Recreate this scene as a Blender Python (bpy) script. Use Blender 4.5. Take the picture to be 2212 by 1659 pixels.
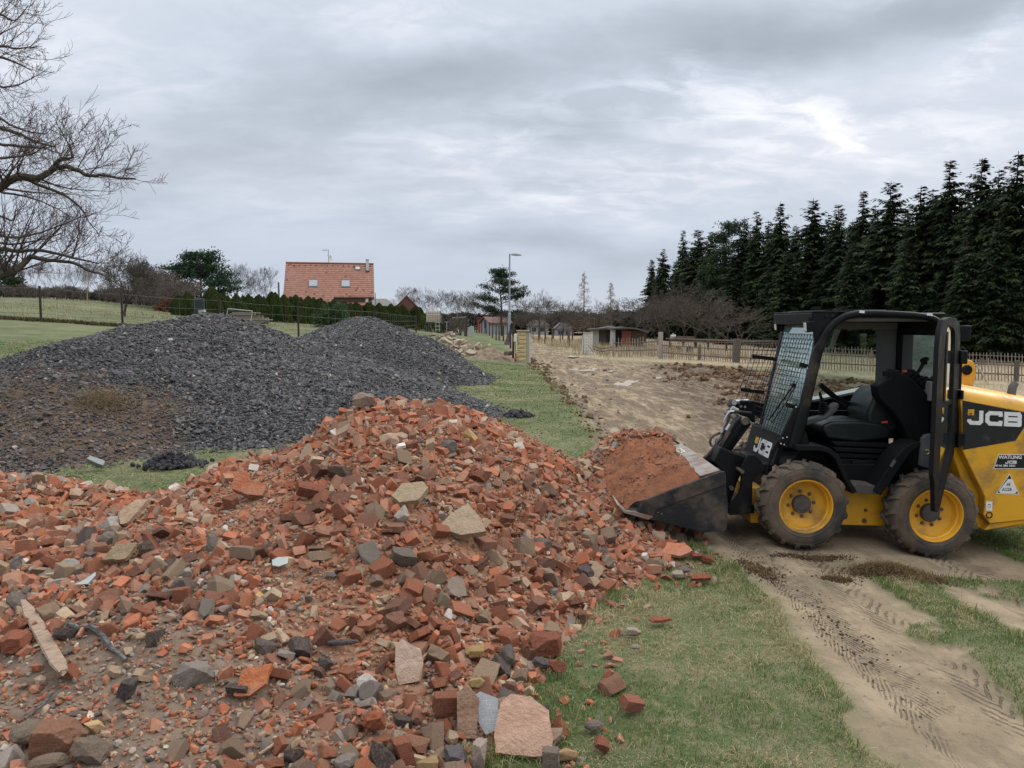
import bpy, bmesh, math, random
import numpy as np
from mathutils import Vector, Matrix
R = math.radians
sc = bpy.context.scene
for o in list(bpy.data.objects): bpy.data.objects.remove(o)

# ---------------------------------------------------------------- camera
CAMZ = 1.9
F2 = 1666.0                                # focal length in units of a 2212 px wide picture
PITCH = math.atan(129.5 / F2)
cam = bpy.data.cameras.new('camera'); camo = bpy.data.objects.new('camera', cam)
sc.collection.objects.link(camo); sc.camera = camo
camo.location = (0, 0, CAMZ); camo.rotation_euler = (R(90) - PITCH, 0, 0)
cam.sensor_width = 36.0; cam.lens = 36.0 * F2 / 2212.0
cam.clip_start = 0.05; cam.clip_end = 6000

# ---------------------------------------------------------------- light
SUN_EL, SUN_AZ = R(38), R(62)              # high, behind thin cloud, to the right and ahead
sun = bpy.data.lights.new('sun', 'SUN'); suno = bpy.data.objects.new('sun', sun)
sc.collection.objects.link(suno)
sun.energy = 1.0; sun.angle = R(28); sun.color = (1.0, 0.95, 0.88)
sd = Vector((math.sin(SUN_AZ) * math.cos(SUN_EL), math.cos(SUN_AZ) * math.cos(SUN_EL), math.sin(SUN_EL)))
suno.rotation_euler = (-sd).to_track_quat('-Z', 'Y').to_euler()
sc.view_settings.view_transform = 'Standard'; sc.view_settings.look = 'None'
sc.view_settings.exposure = 0.58; sc.view_settings.gamma = 1.0

world = bpy.data.worlds.new('World'); sc.world = world; world.use_nodes = True
def build_sky():
    nt = world.node_tree; nt.nodes.clear(); L = nt.links
    def N(t, **k):
        n = nt.nodes.new(t)
        for a, b in k.items(): setattr(n, a, b)
        return n
    def mth(op, a, b=None, c=None, clamp=False):
        n = N('ShaderNodeMath', operation=op); n.use_clamp = clamp
        for i, v in enumerate((a, b, c)):
            if v is None: continue
            if isinstance(v, (int, float)): n.inputs[i].default_value = v
            else: L.new(v, n.inputs[i])
        return n.outputs[0]
    def ramp(f, stops, interp='LINEAR'):
        n = N('ShaderNodeValToRGB'); L.new(f, n.inputs[0]); cr = n.color_ramp; cr.interpolation = interp
        while len(cr.elements) < len(stops): cr.elements.new(0.5)
        for e, (p, c) in zip(cr.elements, stops): e.position = p; e.color = (*c, 1) if len(c) == 3 else c
        return n.outputs[0]
    tc = N('ShaderNodeTexCoord'); sep = N('ShaderNodeSeparateXYZ'); L.new(tc.outputs['Generated'], sep.inputs[0])
    x, y, z = sep.outputs
    zz = mth('MAXIMUM', z, 0.0)
    den = mth('ADD', zz, 0.22)
    cx = mth('DIVIDE', x, den); cy = mth('DIVIDE', y, den)
    cmb = N('ShaderNodeCombineXYZ'); L.new(cx, cmb.inputs[0]); L.new(cy, cmb.inputs[1])
    def noise(rot, loc, scl, scale, detail, rough, dist=0.0):
        m = N('ShaderNodeMapping'); m.inputs['Rotation'].default_value = (0, 0, rot)
        m.inputs['Location'].default_value = loc; m.inputs['Scale'].default_value = scl
        L.new(cmb.outputs[0], m.inputs[0])
        n = N('ShaderNodeTexNoise'); n.inputs['Scale'].default_value = scale; n.inputs['Detail'].default_value = detail
        n.inputs['Roughness'].default_value = rough; n.inputs['Distortion'].default_value = dist
        L.new(m.outputs[0], n.inputs['Vector']); return n.outputs[0]
    big = noise(R(-48), (3.3, 1.2, 0), (0.7, 1.3, 1), 1.1, 2.0, 0.5, 0.3)
    mid = noise(R(-40), (7.1, 4.4, 0), (0.8, 1.3, 1), 2.6, 4.0, 0.55, 0.3)
    wis = noise(R(-25), (1.7, 9.4, 0), (0.9, 1.4, 1), 6.5, 6.0, 0.6, 0.4)
    # elevation gradient: blue grey low band, bright band, grey above, much brighter overhead
    base = ramp(zz, [(0.0, (.465, .505, .565)), (0.06, (.43, .475, .55)), (0.12, (.46, .505, .58)), (0.18, (.49, .525, .59)), (0.30, (.485, .53, .60)),
                     (0.42, (.52, .56, .63)), (0.60, (1.12, 1.15, 1.19)), (1.0, (1.66, 1.68, 1.73))])
    nrm = N('ShaderNodeVectorMath', operation='NORMALIZE'); L.new(tc.outputs['Generated'], nrm.inputs[0])
    # warp directions a little so the soft masses get ragged edges
    wn = N('ShaderNodeTexNoise'); wn.inputs['Scale'].default_value = 5.0; wn.inputs['Detail'].default_value = 5; L.new(nrm.outputs[0], wn.inputs['Vector'])
    wsub = N('ShaderNodeVectorMath', operation='SUBTRACT'); L.new(wn.outputs['Color'], wsub.inputs[0]); wsub.inputs[1].default_value = (.5, .5, .5)
    wsc = N('ShaderNodeVectorMath', operation='SCALE'); L.new(wsub.outputs[0], wsc.inputs[0]); wsc.inputs['Scale'].default_value = .10
    wadd = N('ShaderNodeVectorMath', operation='ADD'); L.new(nrm.outputs[0], wadd.inputs[0]); L.new(wsc.outputs[0], wadd.inputs[1])
    def mass(az, el, ra, re, tilt=0.0):
        """soft elliptical mass of cloud round a direction; radii in degrees"""
        az, el = R(az), R(el); f = Vector((math.sin(az) * math.cos(el), math.cos(az) * math.cos(el), math.sin(el)))
        r_ = f.cross(Vector((0, 0, 1))).normalized(); u_ = r_.cross(f); t_ = R(tilt)
        a_ = (r_ * math.cos(t_) + u_ * math.sin(t_)) / math.tan(R(ra)); b_ = (-r_ * math.sin(t_) + u_ * math.cos(t_)) / math.tan(R(re))
        def dot(v):
            d = N('ShaderNodeVectorMath', operation='DOT_PRODUCT'); L.new(wadd.outputs[0], d.inputs[0]); d.inputs[1].default_value = v; return d.outputs['Value']
        da, db = dot(a_), dot(b_); q = mth('ADD', mth('MULTIPLY', da, da), mth('MULTIPLY', db, db))
        fr_ = mth('GREATER_THAN', dot(f), 0.0)
        return mth('MULTIPLY', mth('EXPONENT', mth('MULTIPLY', q, -1.0)), fr_)
    def add(lst):
        o = None
        for m_, k_ in lst:
            v = mth('MULTIPLY', m_, k_); o = v if o is None else mth('ADD', o, v)
        return o
    bright = add([(mass(-3, 12.8, 8, 2.0, 2), .22), (mass(6, 16.4, 6, 1.2, 6), .20), (mass(11, 15.8, 4, 1.5, -10), .26), (mass(19, 13.6, 8, 1.7, -6), .26), (mass(25, 12.4, 9, 1.6, -4), .24), (mass(13, 10.5, 10, 1.8, 0), .20), (mass(4, 8.6, 9, 1.2, -4), .20),
                  (mass(-24, 15, 8, 2.4, 8), .10), (mass(31, 17, 3.4, 1.6, 35), .34), (mass(29, 21.5, 6, 1.2, 12), .34), (mass(-8, 21.5, 9, 2.0, 0), .20), (mass(-33, 17, 7, 6, 0), .16), (mass(17, 22, 8, 1.2, 8), .12), (mass(-18, 9, 12, 2, 0), .05)])
    dark = add([(mass(15, 17.6, 11, 2.2, 10), .25), (mass(27, 19, 9, 2.0, 14), .20), (mass(6, 19.6, 9, 1.6, 6), .16), (mass(-6, 17.0, 10, 2.4, 2), .22), (mass(3, 13.9, 5, 1.2, -8), .14), (mass(1, 9.6, 9, .9, 4), .10), (mass(4, 5.8, 11, 1.3, -5), .16),
                (mass(-18, 13, 11, 2.6, 5), .12), (mass(-28, 9, 10, 3, 0), .10), (mass(-16, 19, 8, 2.0, 0), .05), (mass(33, 20, 4, 2.6, 30), .14), (mass(12, 12.4, 5, .8, -4), .08)])
    a = mth('MULTIPLY_ADD', mth('SUBTRACT', big, 0.5), 0.28, 1.0)
    b = mth('MULTIPLY_ADD', mth('SUBTRACT', mid, 0.5), 0.34, a)
    wr = N('ShaderNodeMapRange'); wr.interpolation_type = 'SMOOTHSTEP'; L.new(wis, wr.inputs[0]); wr.inputs[1].default_value = .38; wr.inputs[2].default_value = .66; wr.inputs[3].default_value = -.5; wr.inputs[4].default_value = 1.0
    w = mth('MULTIPLY', wr.outputs[0], mth('MULTIPLY_ADD', bright, 0.55, 0.02))
    c = mth('ADD', b, w)
    lowmask = N('ShaderNodeMapRange'); lowmask.interpolation_type = 'SMOOTHSTEP'; L.new(zz, lowmask.inputs[0])
    lowmask.inputs[1].default_value = 0.03; lowmask.inputs[2].default_value = 0.16; lowmask.inputs[3].default_value = 0.15; lowmask.inputs[4].default_value = 1.0
    c = mth('MULTIPLY_ADD', mth('SUBTRACT', c, 1.0), lowmask.outputs[0], 1.0)
    c = mth('SUBTRACT', mth('MULTIPLY_ADD', bright, 0.55, c), mth('MULTIPLY', dark, 1.1))
    c = mth('MAXIMUM', mth('MINIMUM', c, 1.55), 0.6)
    mul = N('ShaderNodeVectorMath', operation='SCALE'); L.new(base, mul.inputs[0]); L.new(c, mul.inputs['Scale'])
    cb = mth('MULTIPLY', c, 0.5)
    tint = ramp(cb, [(0.35, (.97, 1.0, 1.02)), (0.50, (1.0, 1.0, 1.01)), (0.62, (1.05, 1.0, .955)), (0.8, (1.08, 1.0, .90))])
    mt = N('ShaderNodeVectorMath', operation='MULTIPLY'); L.new(mul.outputs[0], mt.inputs[0]); L.new(tint, mt.inputs[1])
    sky = N('ShaderNodeTexSky'); sky.sky_type = 'NISHITA'; sky.sun_disc = False
    sky.sun_elevation = SUN_EL; sky.sun_rotation = SUN_AZ; sky.air_density = 1.0; sky.dust_density = 2.0
    bg1 = N('ShaderNodeBackground'); L.new(sky.outputs[0], bg1.inputs[0]); bg1.inputs[1].default_value = 0.05
    bg2 = N('ShaderNodeBackground'); L.new(mt.outputs[0], bg2.inputs[0]); bg2.inputs[1].default_value = 0.94
    mix = N('ShaderNodeMixShader'); mix.inputs[0].default_value = 0.93; L.new(bg1.outputs[0], mix.inputs[1]); L.new(bg2.outputs[0], mix.inputs[2])
    out = N('ShaderNodeOutputWorld'); L.new(mix.outputs[0], out.inputs[0])
build_sky()
sc.cycles.max_bounces = 6; sc.cycles.diffuse_bounces = 3; sc.cycles.glossy_bounces = 3; sc.cycles.transparent_max_bounces = 12
sc.cycles.transmission_bounces = 6; sc.cycles.sample_clamp_indirect = 6
sc.cycles.use_denoising = True

# ---------------------------------------------------------------- picture <-> place
def W(px, py, Y):
    """A spot of the (2212 px wide) picture that lies Y metres ahead, as a point of the place."""
    xc = (px - 1106.0) / F2; yc = -(py - 829.5) / F2
    t = Y / (math.cos(PITCH) + yc * math.sin(PITCH))
    return Vector((xc * t, Y, CAMZ + t * (yc * math.cos(PITCH) - math.sin(PITCH))))
def W4(u, v, Y): return W(u * 0.553, v * 0.553, Y)
def c1(x, y, Y): return W4(2350 + x / 1.508, 1150 + y / 1.508, Y)
def c2(x, y, Y): return W4(3150 + x / 1.508, 1150 + y / 1.508, Y)

# ---------------------------------------------------------------- numpy noise
_rs = np.random.RandomState(7)
_P = _rs.permutation(4096); _V = _rs.rand(4096)
def vnoise(x, y):
    x = np.asarray(x, float); y = np.asarray(y, float)
    xi = np.floor(x).astype(int); yi = np.floor(y).astype(int); xf = x - xi; yf = y - yi
    sx = xf * xf * (3 - 2 * xf); sy = yf * yf * (3 - 2 * yf)
    def h(a, b): return _V[_P[(_P[a & 4095] + b) & 4095]]
    return (h(xi, yi) * (1 - sx) + h(xi + 1, yi) * sx) * (1 - sy) + (h(xi, yi + 1) * (1 - sx) + h(xi + 1, yi + 1) * sx) * sy
def fbm(x, y, oct=4, gain=0.5):
    s = 0; a = 1; t = 0
    for i in range(oct):
        s = s + a * vnoise(x * 2 ** i + 17.3 * i, y * 2 ** i - 9.1 * i); t += a; a *= gain
    return s / t
def sstep(a, b, x):
    t = np.clip((x - a) / (b - a), 0, 1); return t * t * (3 - 2 * t)
class RBF:
    def __init__(s, pts, c):
        P = np.array(pts, float); s.p = P[:, :2]; s.c = c
        d = np.hypot(s.p[:, None, 0] - s.p[None, :, 0], s.p[:, None, 1] - s.p[None, :, 1])
        A = np.sqrt(d * d + c * c); n = len(P)
        M = np.zeros((n + 1, n + 1)); M[:n, :n] = A; M[:n, n] = 1; M[n, :n] = 1
        s.w = np.linalg.solve(M, np.append(P[:, 2], 0))
    def __call__(s, x, y):
        x = np.asarray(x, float); y = np.asarray(y, float); r = np.full(x.shape, s.w[-1])
        for (a, b), w in zip(s.p, s.w[:-1]): r = r + w * np.sqrt((x - a) ** 2 + (y - b) ** 2 + s.c ** 2)
        return r
TERR = RBF([(0, 0, 0), (2, 3, 0), (2.5, 6.6, -.055), (3.7, 6.6, -.125), (6, 6, -.2), (-4, 3, 0), (-8, 3, 0), (0, 10, 0), (4, 11, -.05), (10, 11, -.3),
            (1.5, 20, 0), (3, 37, 0), (4.5, 46, 0), (0.4, 37, 0), (1.5, 66, 0), (0, 20, 0), (-1.5, 28, .05), (-4, 9.5, 0), (-7, 9.6, 0.02), (-9.3, 13.6, .85),
            (-14, 12, 1.2), (-12, 20, 1.3), (-17.7, 35, 1.73), (-20, 33, 1.94), (-10.5, 38, 1.22), (-6, 32, .9), (-3, 40, .35), (-3, 60, .8), (-8, 60, 1.4),
            (-20, 62, 1.9), (-38, 70, 3.9), (-30, 90, 2.6), (-50, 90, 4.4), (-15, 80, 1.4), (-25, 100, 1.8), (-6, 90, 1.0), (1, 100, 0), (12, 40, -.12), (17, 36, -.48), (23, 35, -.74),
            (34, 56, -.9), (25, 130, 0), (45, 90, -.8), (0, 220, 0.5), (70, 220, 0), (-70, 220, 4), (12, 20, -.35), (-30, 20, 2.2), (-30, 5, 1.5), (30, 5, -.8), (-10, -20, 0), (10, -20, 0)], 2.5)
def terr0(x, y):
    z = TERR(x, y); r = np.hypot(x, y)
    return z * (1 - sstep(240, 480, r))
# road / mud masks ------------------------------------------------------------
def xL(y): return np.interp(y, [-20, 3, 9, 12, 26, 37, 50, 66, 74, 95], [1.9, 1.74, 1.74, 1.5, 1.45, .95, .85, 1.0, .4, -4])
def xR(y): return np.interp(y, [-20, 8.2, 9.5, 12, 20, 30, 36, 39, 44, 60, 74, 95], [4.35, 4.5, 6.5, 10, 14, 16, 12, 5.2, 3.7, 2.9, 1.85, -2.5])
def masks(x, y):
    n = fbm(x * 1.3, y * 1.3, 4) - .5; n2 = fbm(x * 5 + 40, y * 5, 3) - .5
    e = np.clip(0.10 + y * 0.012, 0, .5)
    xa = x + n * (0.5 + y * .03) + n2 * .18
    road = sstep(-e, e, xa - xL(y)) * sstep(-e, e, xR(y) - xa)
    strip = sstep(-.1, .1, xa - (2.76 - .08 * np.clip(5.0 - y, 0, 1.5))) * sstep(-.1, .1, 3.30 - xa)
    strip = strip * (1 - sstep(5.9, 6.5, y + n * 1.5)) 
    patch = sstep(.16, .22, fbm(x * 2.3 + 9, y * 2.3 + 3, 4) - .5) * sstep(2.2, 2.6, x) * (y < 6)
    near = 1 - sstep(8.0, 9.6, y + n)
    dirt = road * near * (1 - np.maximum(strip, patch))
    mud = road * (1 - near)
    dry = np.maximum(sstep(-1, 1.5, x - xR(y)) * sstep(7.5, 9.5, y), sstep(36, 42, y) * sstep(-1.0, .8, x - .3)) * (1 - road)
    return dirt, mud, dry, road
def ground_z(x, y):
    x = np.asarray(x, float); y = np.asarray(y, float)
    z = terr0(x, y)
    dirt, mud, dry, road = masks(x, y)
    r1 = -.05 * np.exp(-((x - 2.06) / .17) ** 2) - .035 * np.exp(-((x - 2.55) / .22) ** 2) - .045 * np.exp(-((x - 3.85) / .35) ** 2)
    z = z + dirt * r1 + (fbm(x * 1.1, y * 1.1, 4) - .5) * .05 * (1 - road)
    rut = (fbm(x * 3.2, y * .55 + 5, 5, .6) - .5) * .34 * sstep(9, 13, y) + (fbm(x * 7, y * 4, 3) - .5) * .08
    rough = .28 + 1.0 * sstep(2.8, 5.6, x - (y - 9) * .12)
    z = z + mud * (-.05 + rut * rough)
    z = z + (1 - road) * sstep(9, 14, y) * .06
    z = z + dirt * (fbm(x * 6, y * 6, 3) - .5) * .014
    return z
def gz(x, y): return float(ground_z(np.array([x]), np.array([y]))[0])

# ---------------------------------------------------------------- mesh helpers
COL = sc.collection
def link(o, parent=None):
    COL.objects.link(o)
    if parent is not None: o.parent = parent
    return o
def tag(o, label=None, cat=None, group=None, kind=None):
    if label: o['label'] = label
    if cat: o['category'] = cat
    if group: o['group'] = group
    if kind: o['kind'] = kind
    return o
def empty(name, loc=(0, 0, 0), rz=0, label=None, cat=None, group=None, parent=None):
    o = bpy.data.objects.new(name, None); o.empty_display_size = .1; o.location = loc; o.rotation_euler = (0, 0, rz)
    link(o, parent); return tag(o, label, cat, group)
def npmesh(name, V, F, col=None, smooth=False, mat=None):
    V = np.asarray(V, np.float32); me = bpy.data.meshes.new(name)
    if isinstance(F, np.ndarray):
        k = F.shape[1]; m = len(F)
        me.vertices.add(len(V)); me.vertices.foreach_set('co', V.ravel())
        me.loops.add(m * k); me.loops.foreach_set('vertex_index', F.astype(np.int32).ravel())
        me.polygons.add(m); me.polygons.foreach_set('loop_start', np.arange(0, m * k, k, dtype=np.int32))
        me.update(calc_edges=True)
    else:
        me.from_pydata([tuple(map(float, v)) for v in V], [], [tuple(f) for f in F]); me.update()
    if col is not None:
        a = me.color_attributes.new('Col', 'FLOAT_COLOR', 'POINT')
        c = np.ones((len(V), 4), np.float32); c[:, :3] = col; a.data.foreach_set('color', c.ravel())
    me.polygons.foreach_set('use_smooth', np.full(len(me.polygons), bool(smooth)))
    if mat: me.materials.append(mat)
    return me
def mobj(name, me, parent=None, mat=None):
    o = bpy.data.objects.new(name, me); link(o, parent)
    if mat: me.materials.append(mat)
    return o
class MB:
    """collects shapes for one mesh"""
    def __init__(s): s.V = []; s.F = []
    def add(s, V, F):
        n = len(s.V); s.V += [tuple(v) for v in V]; s.F += [tuple(i + n for i in f) for f in F]; return s
    def box(s, a, b, rot=None, c=None):
        (x0, y0, z0), (x1, y1, z1) = a, b
        V = [Vector(v) for v in [(x0, y0, z0), (x1, y0, z0), (x1, y1, z0), (x0, y1, z0), (x0, y0, z1), (x1, y0, z1), (x1, y1, z1), (x0, y1, z1)]]
        if rot is not None:
            c = Vector(c) if c is not None else (Vector(a) + Vector(b)) / 2
            V = [c + rot @ (v - c) for v in V]
        return s.add(V, [(0, 3, 2, 1), (4, 5, 6, 7), (0, 1, 5, 4), (1, 2, 6, 5), (2, 3, 7, 6), (3, 0, 4, 7)])
    def prism(s, pts, Yn, Yf):
        """pts: (x,z) outline, extruded along Y"""
        n = len(pts); V = [(p[0], Yn, p[1]) for p in pts] + [(p[0], Yf, p[1]) for p in pts]
        F = [tuple(range(n)), tuple(range(2 * n - 1, n - 1, -1))] + [(i, i + n, (i + 1) % n + n, (i + 1) % n) for i in range(n)]
        return s.add(V, F)
    def tube(s, pts, r, k=8, cap=True):
        pts = [Vector(p) for p in pts]; n = len(pts); rs = r if isinstance(r, (list, tuple)) else [r] * n
        V = []; F = []; up = None
        for i, p in enumerate(pts):
            d = (pts[min(i + 1, n - 1)] - pts[max(i - 1, 0)]).normalized()
            if up is None: up = Vector((0, 0, 1)) if abs(d.z) < .9 else Vector((1, 0, 0))
            a = d.cross(up).normalized(); up = a.cross(d).normalized()
            for j in range(k):
                t = 2 * math.pi * j / k; V.append(p + (a * math.cos(t) + up * math.sin(t)) * rs[i])
        for i in range(n - 1):
            for j in range(k): F.append((i * k + j, i * k + (j + 1) % k, (i + 1) * k + (j + 1) % k, (i + 1) * k + j))
        if cap: F += [tuple(range(k - 1, -1, -1)), tuple((n - 1) * k + j for j in range(k))]
        return s.add(V, F)
    def lathe(s, prof, c, k=48, axis='Y'):
        """prof: (r, h) pairs round an axis through c"""
        V = []; F = []; n = len(prof)
        for j in range(k):
            t = 2 * math.pi * j / k
            for r, h in prof:
                if axis == 'Y': V.append((c[0] + r * math.cos(t), c[1] + h, c[2] + r * math.sin(t)))
                else: V.append((c[0] + r * math.cos(t), c[1] + r * math.sin(t), c[2] + h))
        for j in range(k):
            for i in range(n - 1):
                a, b = j * n + i, ((j + 1) % k) * n + i
                F.append((a, b, b + 1, a + 1) if axis == 'Y' else (a, b, b + 1, a + 1))
        return s.add(V, F)
    def build(s, name, mat, parent=None, smooth=False, bevel=0, seg=2, solid=0):
        me = bpy.data.meshes.new(name); me.from_pydata(s.V, [], s.F); me.update(); me.materials.append(mat)
        bm = bmesh.new(); bm.from_mesh(me); bmesh.ops.recalc_face_normals(bm, faces=bm.faces); bm.to_mesh(me); bm.free()
        if smooth:
            me.polygons.foreach_set('use_smooth', np.ones(len(me.polygons), bool)); me.set_sharp_from_angle(angle=R(38))
        o = bpy.data.objects.new(name, me); link(o, parent)
        if bevel:
            m = o.modifiers.new('b', 'BEVEL'); m.width = bevel; m.segments = seg; m.limit_method = 'ANGLE'; m.angle_limit = R(35)
            if not smooth: me.polygons.foreach_set('use_smooth', np.ones(len(me.polygons), bool)); me.set_sharp_from_angle(angle=R(38))
        return o
def xz(pts, f, Y): return [(f(x, y, Y).x, f(x, y, Y).z) for x, y in pts]
def setorigin(o, p):
    p = Vector(p); o.data.transform(Matrix.Translation(-p)); o.location = p
    return o

# ---------------------------------------------------------------- materials
def srgb(r, g, b, k=1.0):
    f = lambda c: ((c / 255) / 12.92 if c / 255 <= .04045 else (((c / 255) + .055) / 1.055) ** 2.4) * k
    return (f(r), f(g), f(b))
class NT:
    def __init__(s, name):
        s.m = bpy.data.materials.new(name); s.m.use_nodes = True; s.t = s.m.node_tree; s.t.nodes.clear()
        s.b = s.n('ShaderNodeBsdfPrincipled'); s.o = s.n('ShaderNodeOutputMaterial'); s.l(s.b.outputs[0], s.o.inputs[0])
    def n(s, t, **k):
        n = s.t.nodes.new(t)
        for a, b in k.items(): setattr(n, a, b)
        return n
    def l(s, a, b): s.t.links.new(a, b)
    def put(s, inp, v):
        if v is None: return
        if hasattr(v, 'links') or isinstance(v, bpy.types.NodeSocket): s.l(v, inp)
        else: inp.default_value = (*v, 1) if isinstance(v, (tuple, list)) and len(v) == 3 and inp.type == 'RGBA' else v
    def math(s, op, a, b=None, c=None, clamp=False):
        n = s.n('ShaderNodeMath', operation=op); n.use_clamp = clamp
        for i, v in enumerate((a, b, c)): s.put(n.inputs[i], v)
        return n.outputs[0]
    def coord(s, kind='Object', scale=(1, 1, 1), rot=(0, 0, 0)):
        tc = s.n('ShaderNodeTexCoord') if kind != 'World' else None
        src = tc.outputs[kind] if tc else s.n('ShaderNodeNewGeometry').outputs['Position']
        m = s.n('ShaderNodeMapping'); m.inputs['Scale'].default_value = scale; m.inputs['Rotation'].default_value = rot
        s.l(src, m.inputs[0]); return m.outputs[0]
    def noise(s, vec, scale, detail=4, rough=.55, dist=0, out=0):
        n = s.n('ShaderNodeTexNoise'); s.put(n.inputs['Vector'], vec); n.inputs['Scale'].default_value = scale
        n.inputs['Detail'].default_value = detail; n.inputs['Roughness'].default_value = rough; n.inputs['Distortion'].default_value = dist
        return n.outputs[out]
    def rng(s, v, a, b, c=0, d=1, smooth=True):
        n = s.n('ShaderNodeMapRange'); n.interpolation_type = 'SMOOTHSTEP' if smooth else 'LINEAR'; s.put(n.inputs[0], v)
        for i, q in enumerate((a, b, c, d)): n.inputs[i + 1].default_value = q
        return n.outputs[0]
    def mix(s, f, a, b, mode='MIX'):
        n = s.n('ShaderNodeMix', data_type='RGBA', blend_type=mode); s.put(n.inputs[0], f); s.put(n.inputs[6], a); s.put(n.inputs[7], b)
        return n.outputs[2]
    def scale(s, c, f):
        n = s.n('ShaderNodeVectorMath', operation='SCALE'); s.put(n.inputs[0], c); s.put(n.inputs['Scale'], f); return n.outputs[0]
    def attr(s, name, out='Color'):
        n = s.n('ShaderNodeAttribute'); n.attribute_name = name; return n.outputs[out]
    def bump(s, h, strength=.5, dist=.02, nrm=None):
        n = s.n('ShaderNodeBump'); s.put(n.inputs['Height'], h); n.inputs['Strength'].default_value = strength; n.inputs['Distance'].default_value = dist
        if nrm is not None: s.l(nrm, n.inputs['Normal'])
        s.l(n.outputs[0], s.b.inputs['Normal']); return n.outputs[0]
    def fin(s, col=None, rough=None, metal=None, spec=None):
        s.put(s.b.inputs['Base Color'], col); s.put(s.b.inputs['Roughness'], rough); s.put(s.b.inputs['Metallic'], metal)
        if spec is not None: s.b.inputs['Specular IOR Level'].default_value = spec
        return s.m
def plain(name, c, rough=.7, var=.25, scale=6, dirt=None, damt=.35, bump=.2, bscale=60, metal=0, spec=.4, dscale=3.0, kind='Object', bdist=.003):
    """a coloured surface with wear, optional dirt blotches and fine relief"""
    t = NT(name); v = t.coord(kind)
    n = t.noise(v, scale, 5, .6)
    k = t.math('MULTIPLY_ADD', t.math('SUBTRACT', n, .5), 2 * var, 1.0)
    col = t.scale(c, k)
    ro = t.rng(n, .3, .7, rough - .08, min(rough + .1, 1))
    if dirt:
        d = t.rng(t.noise(v, dscale, 8, .68), .62 - damt * .5, .78 - damt * .3, 0, .85)
        col = t.mix(d, col, dirt)
        ro = t.math('ADD', ro, t.math('MULTIPLY', d, .25), clamp=True)
    if bump: t.bump(t.noise(v, bscale, 4, .6), bump, bdist)
    return t.fin(col, ro, metal, spec)
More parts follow.
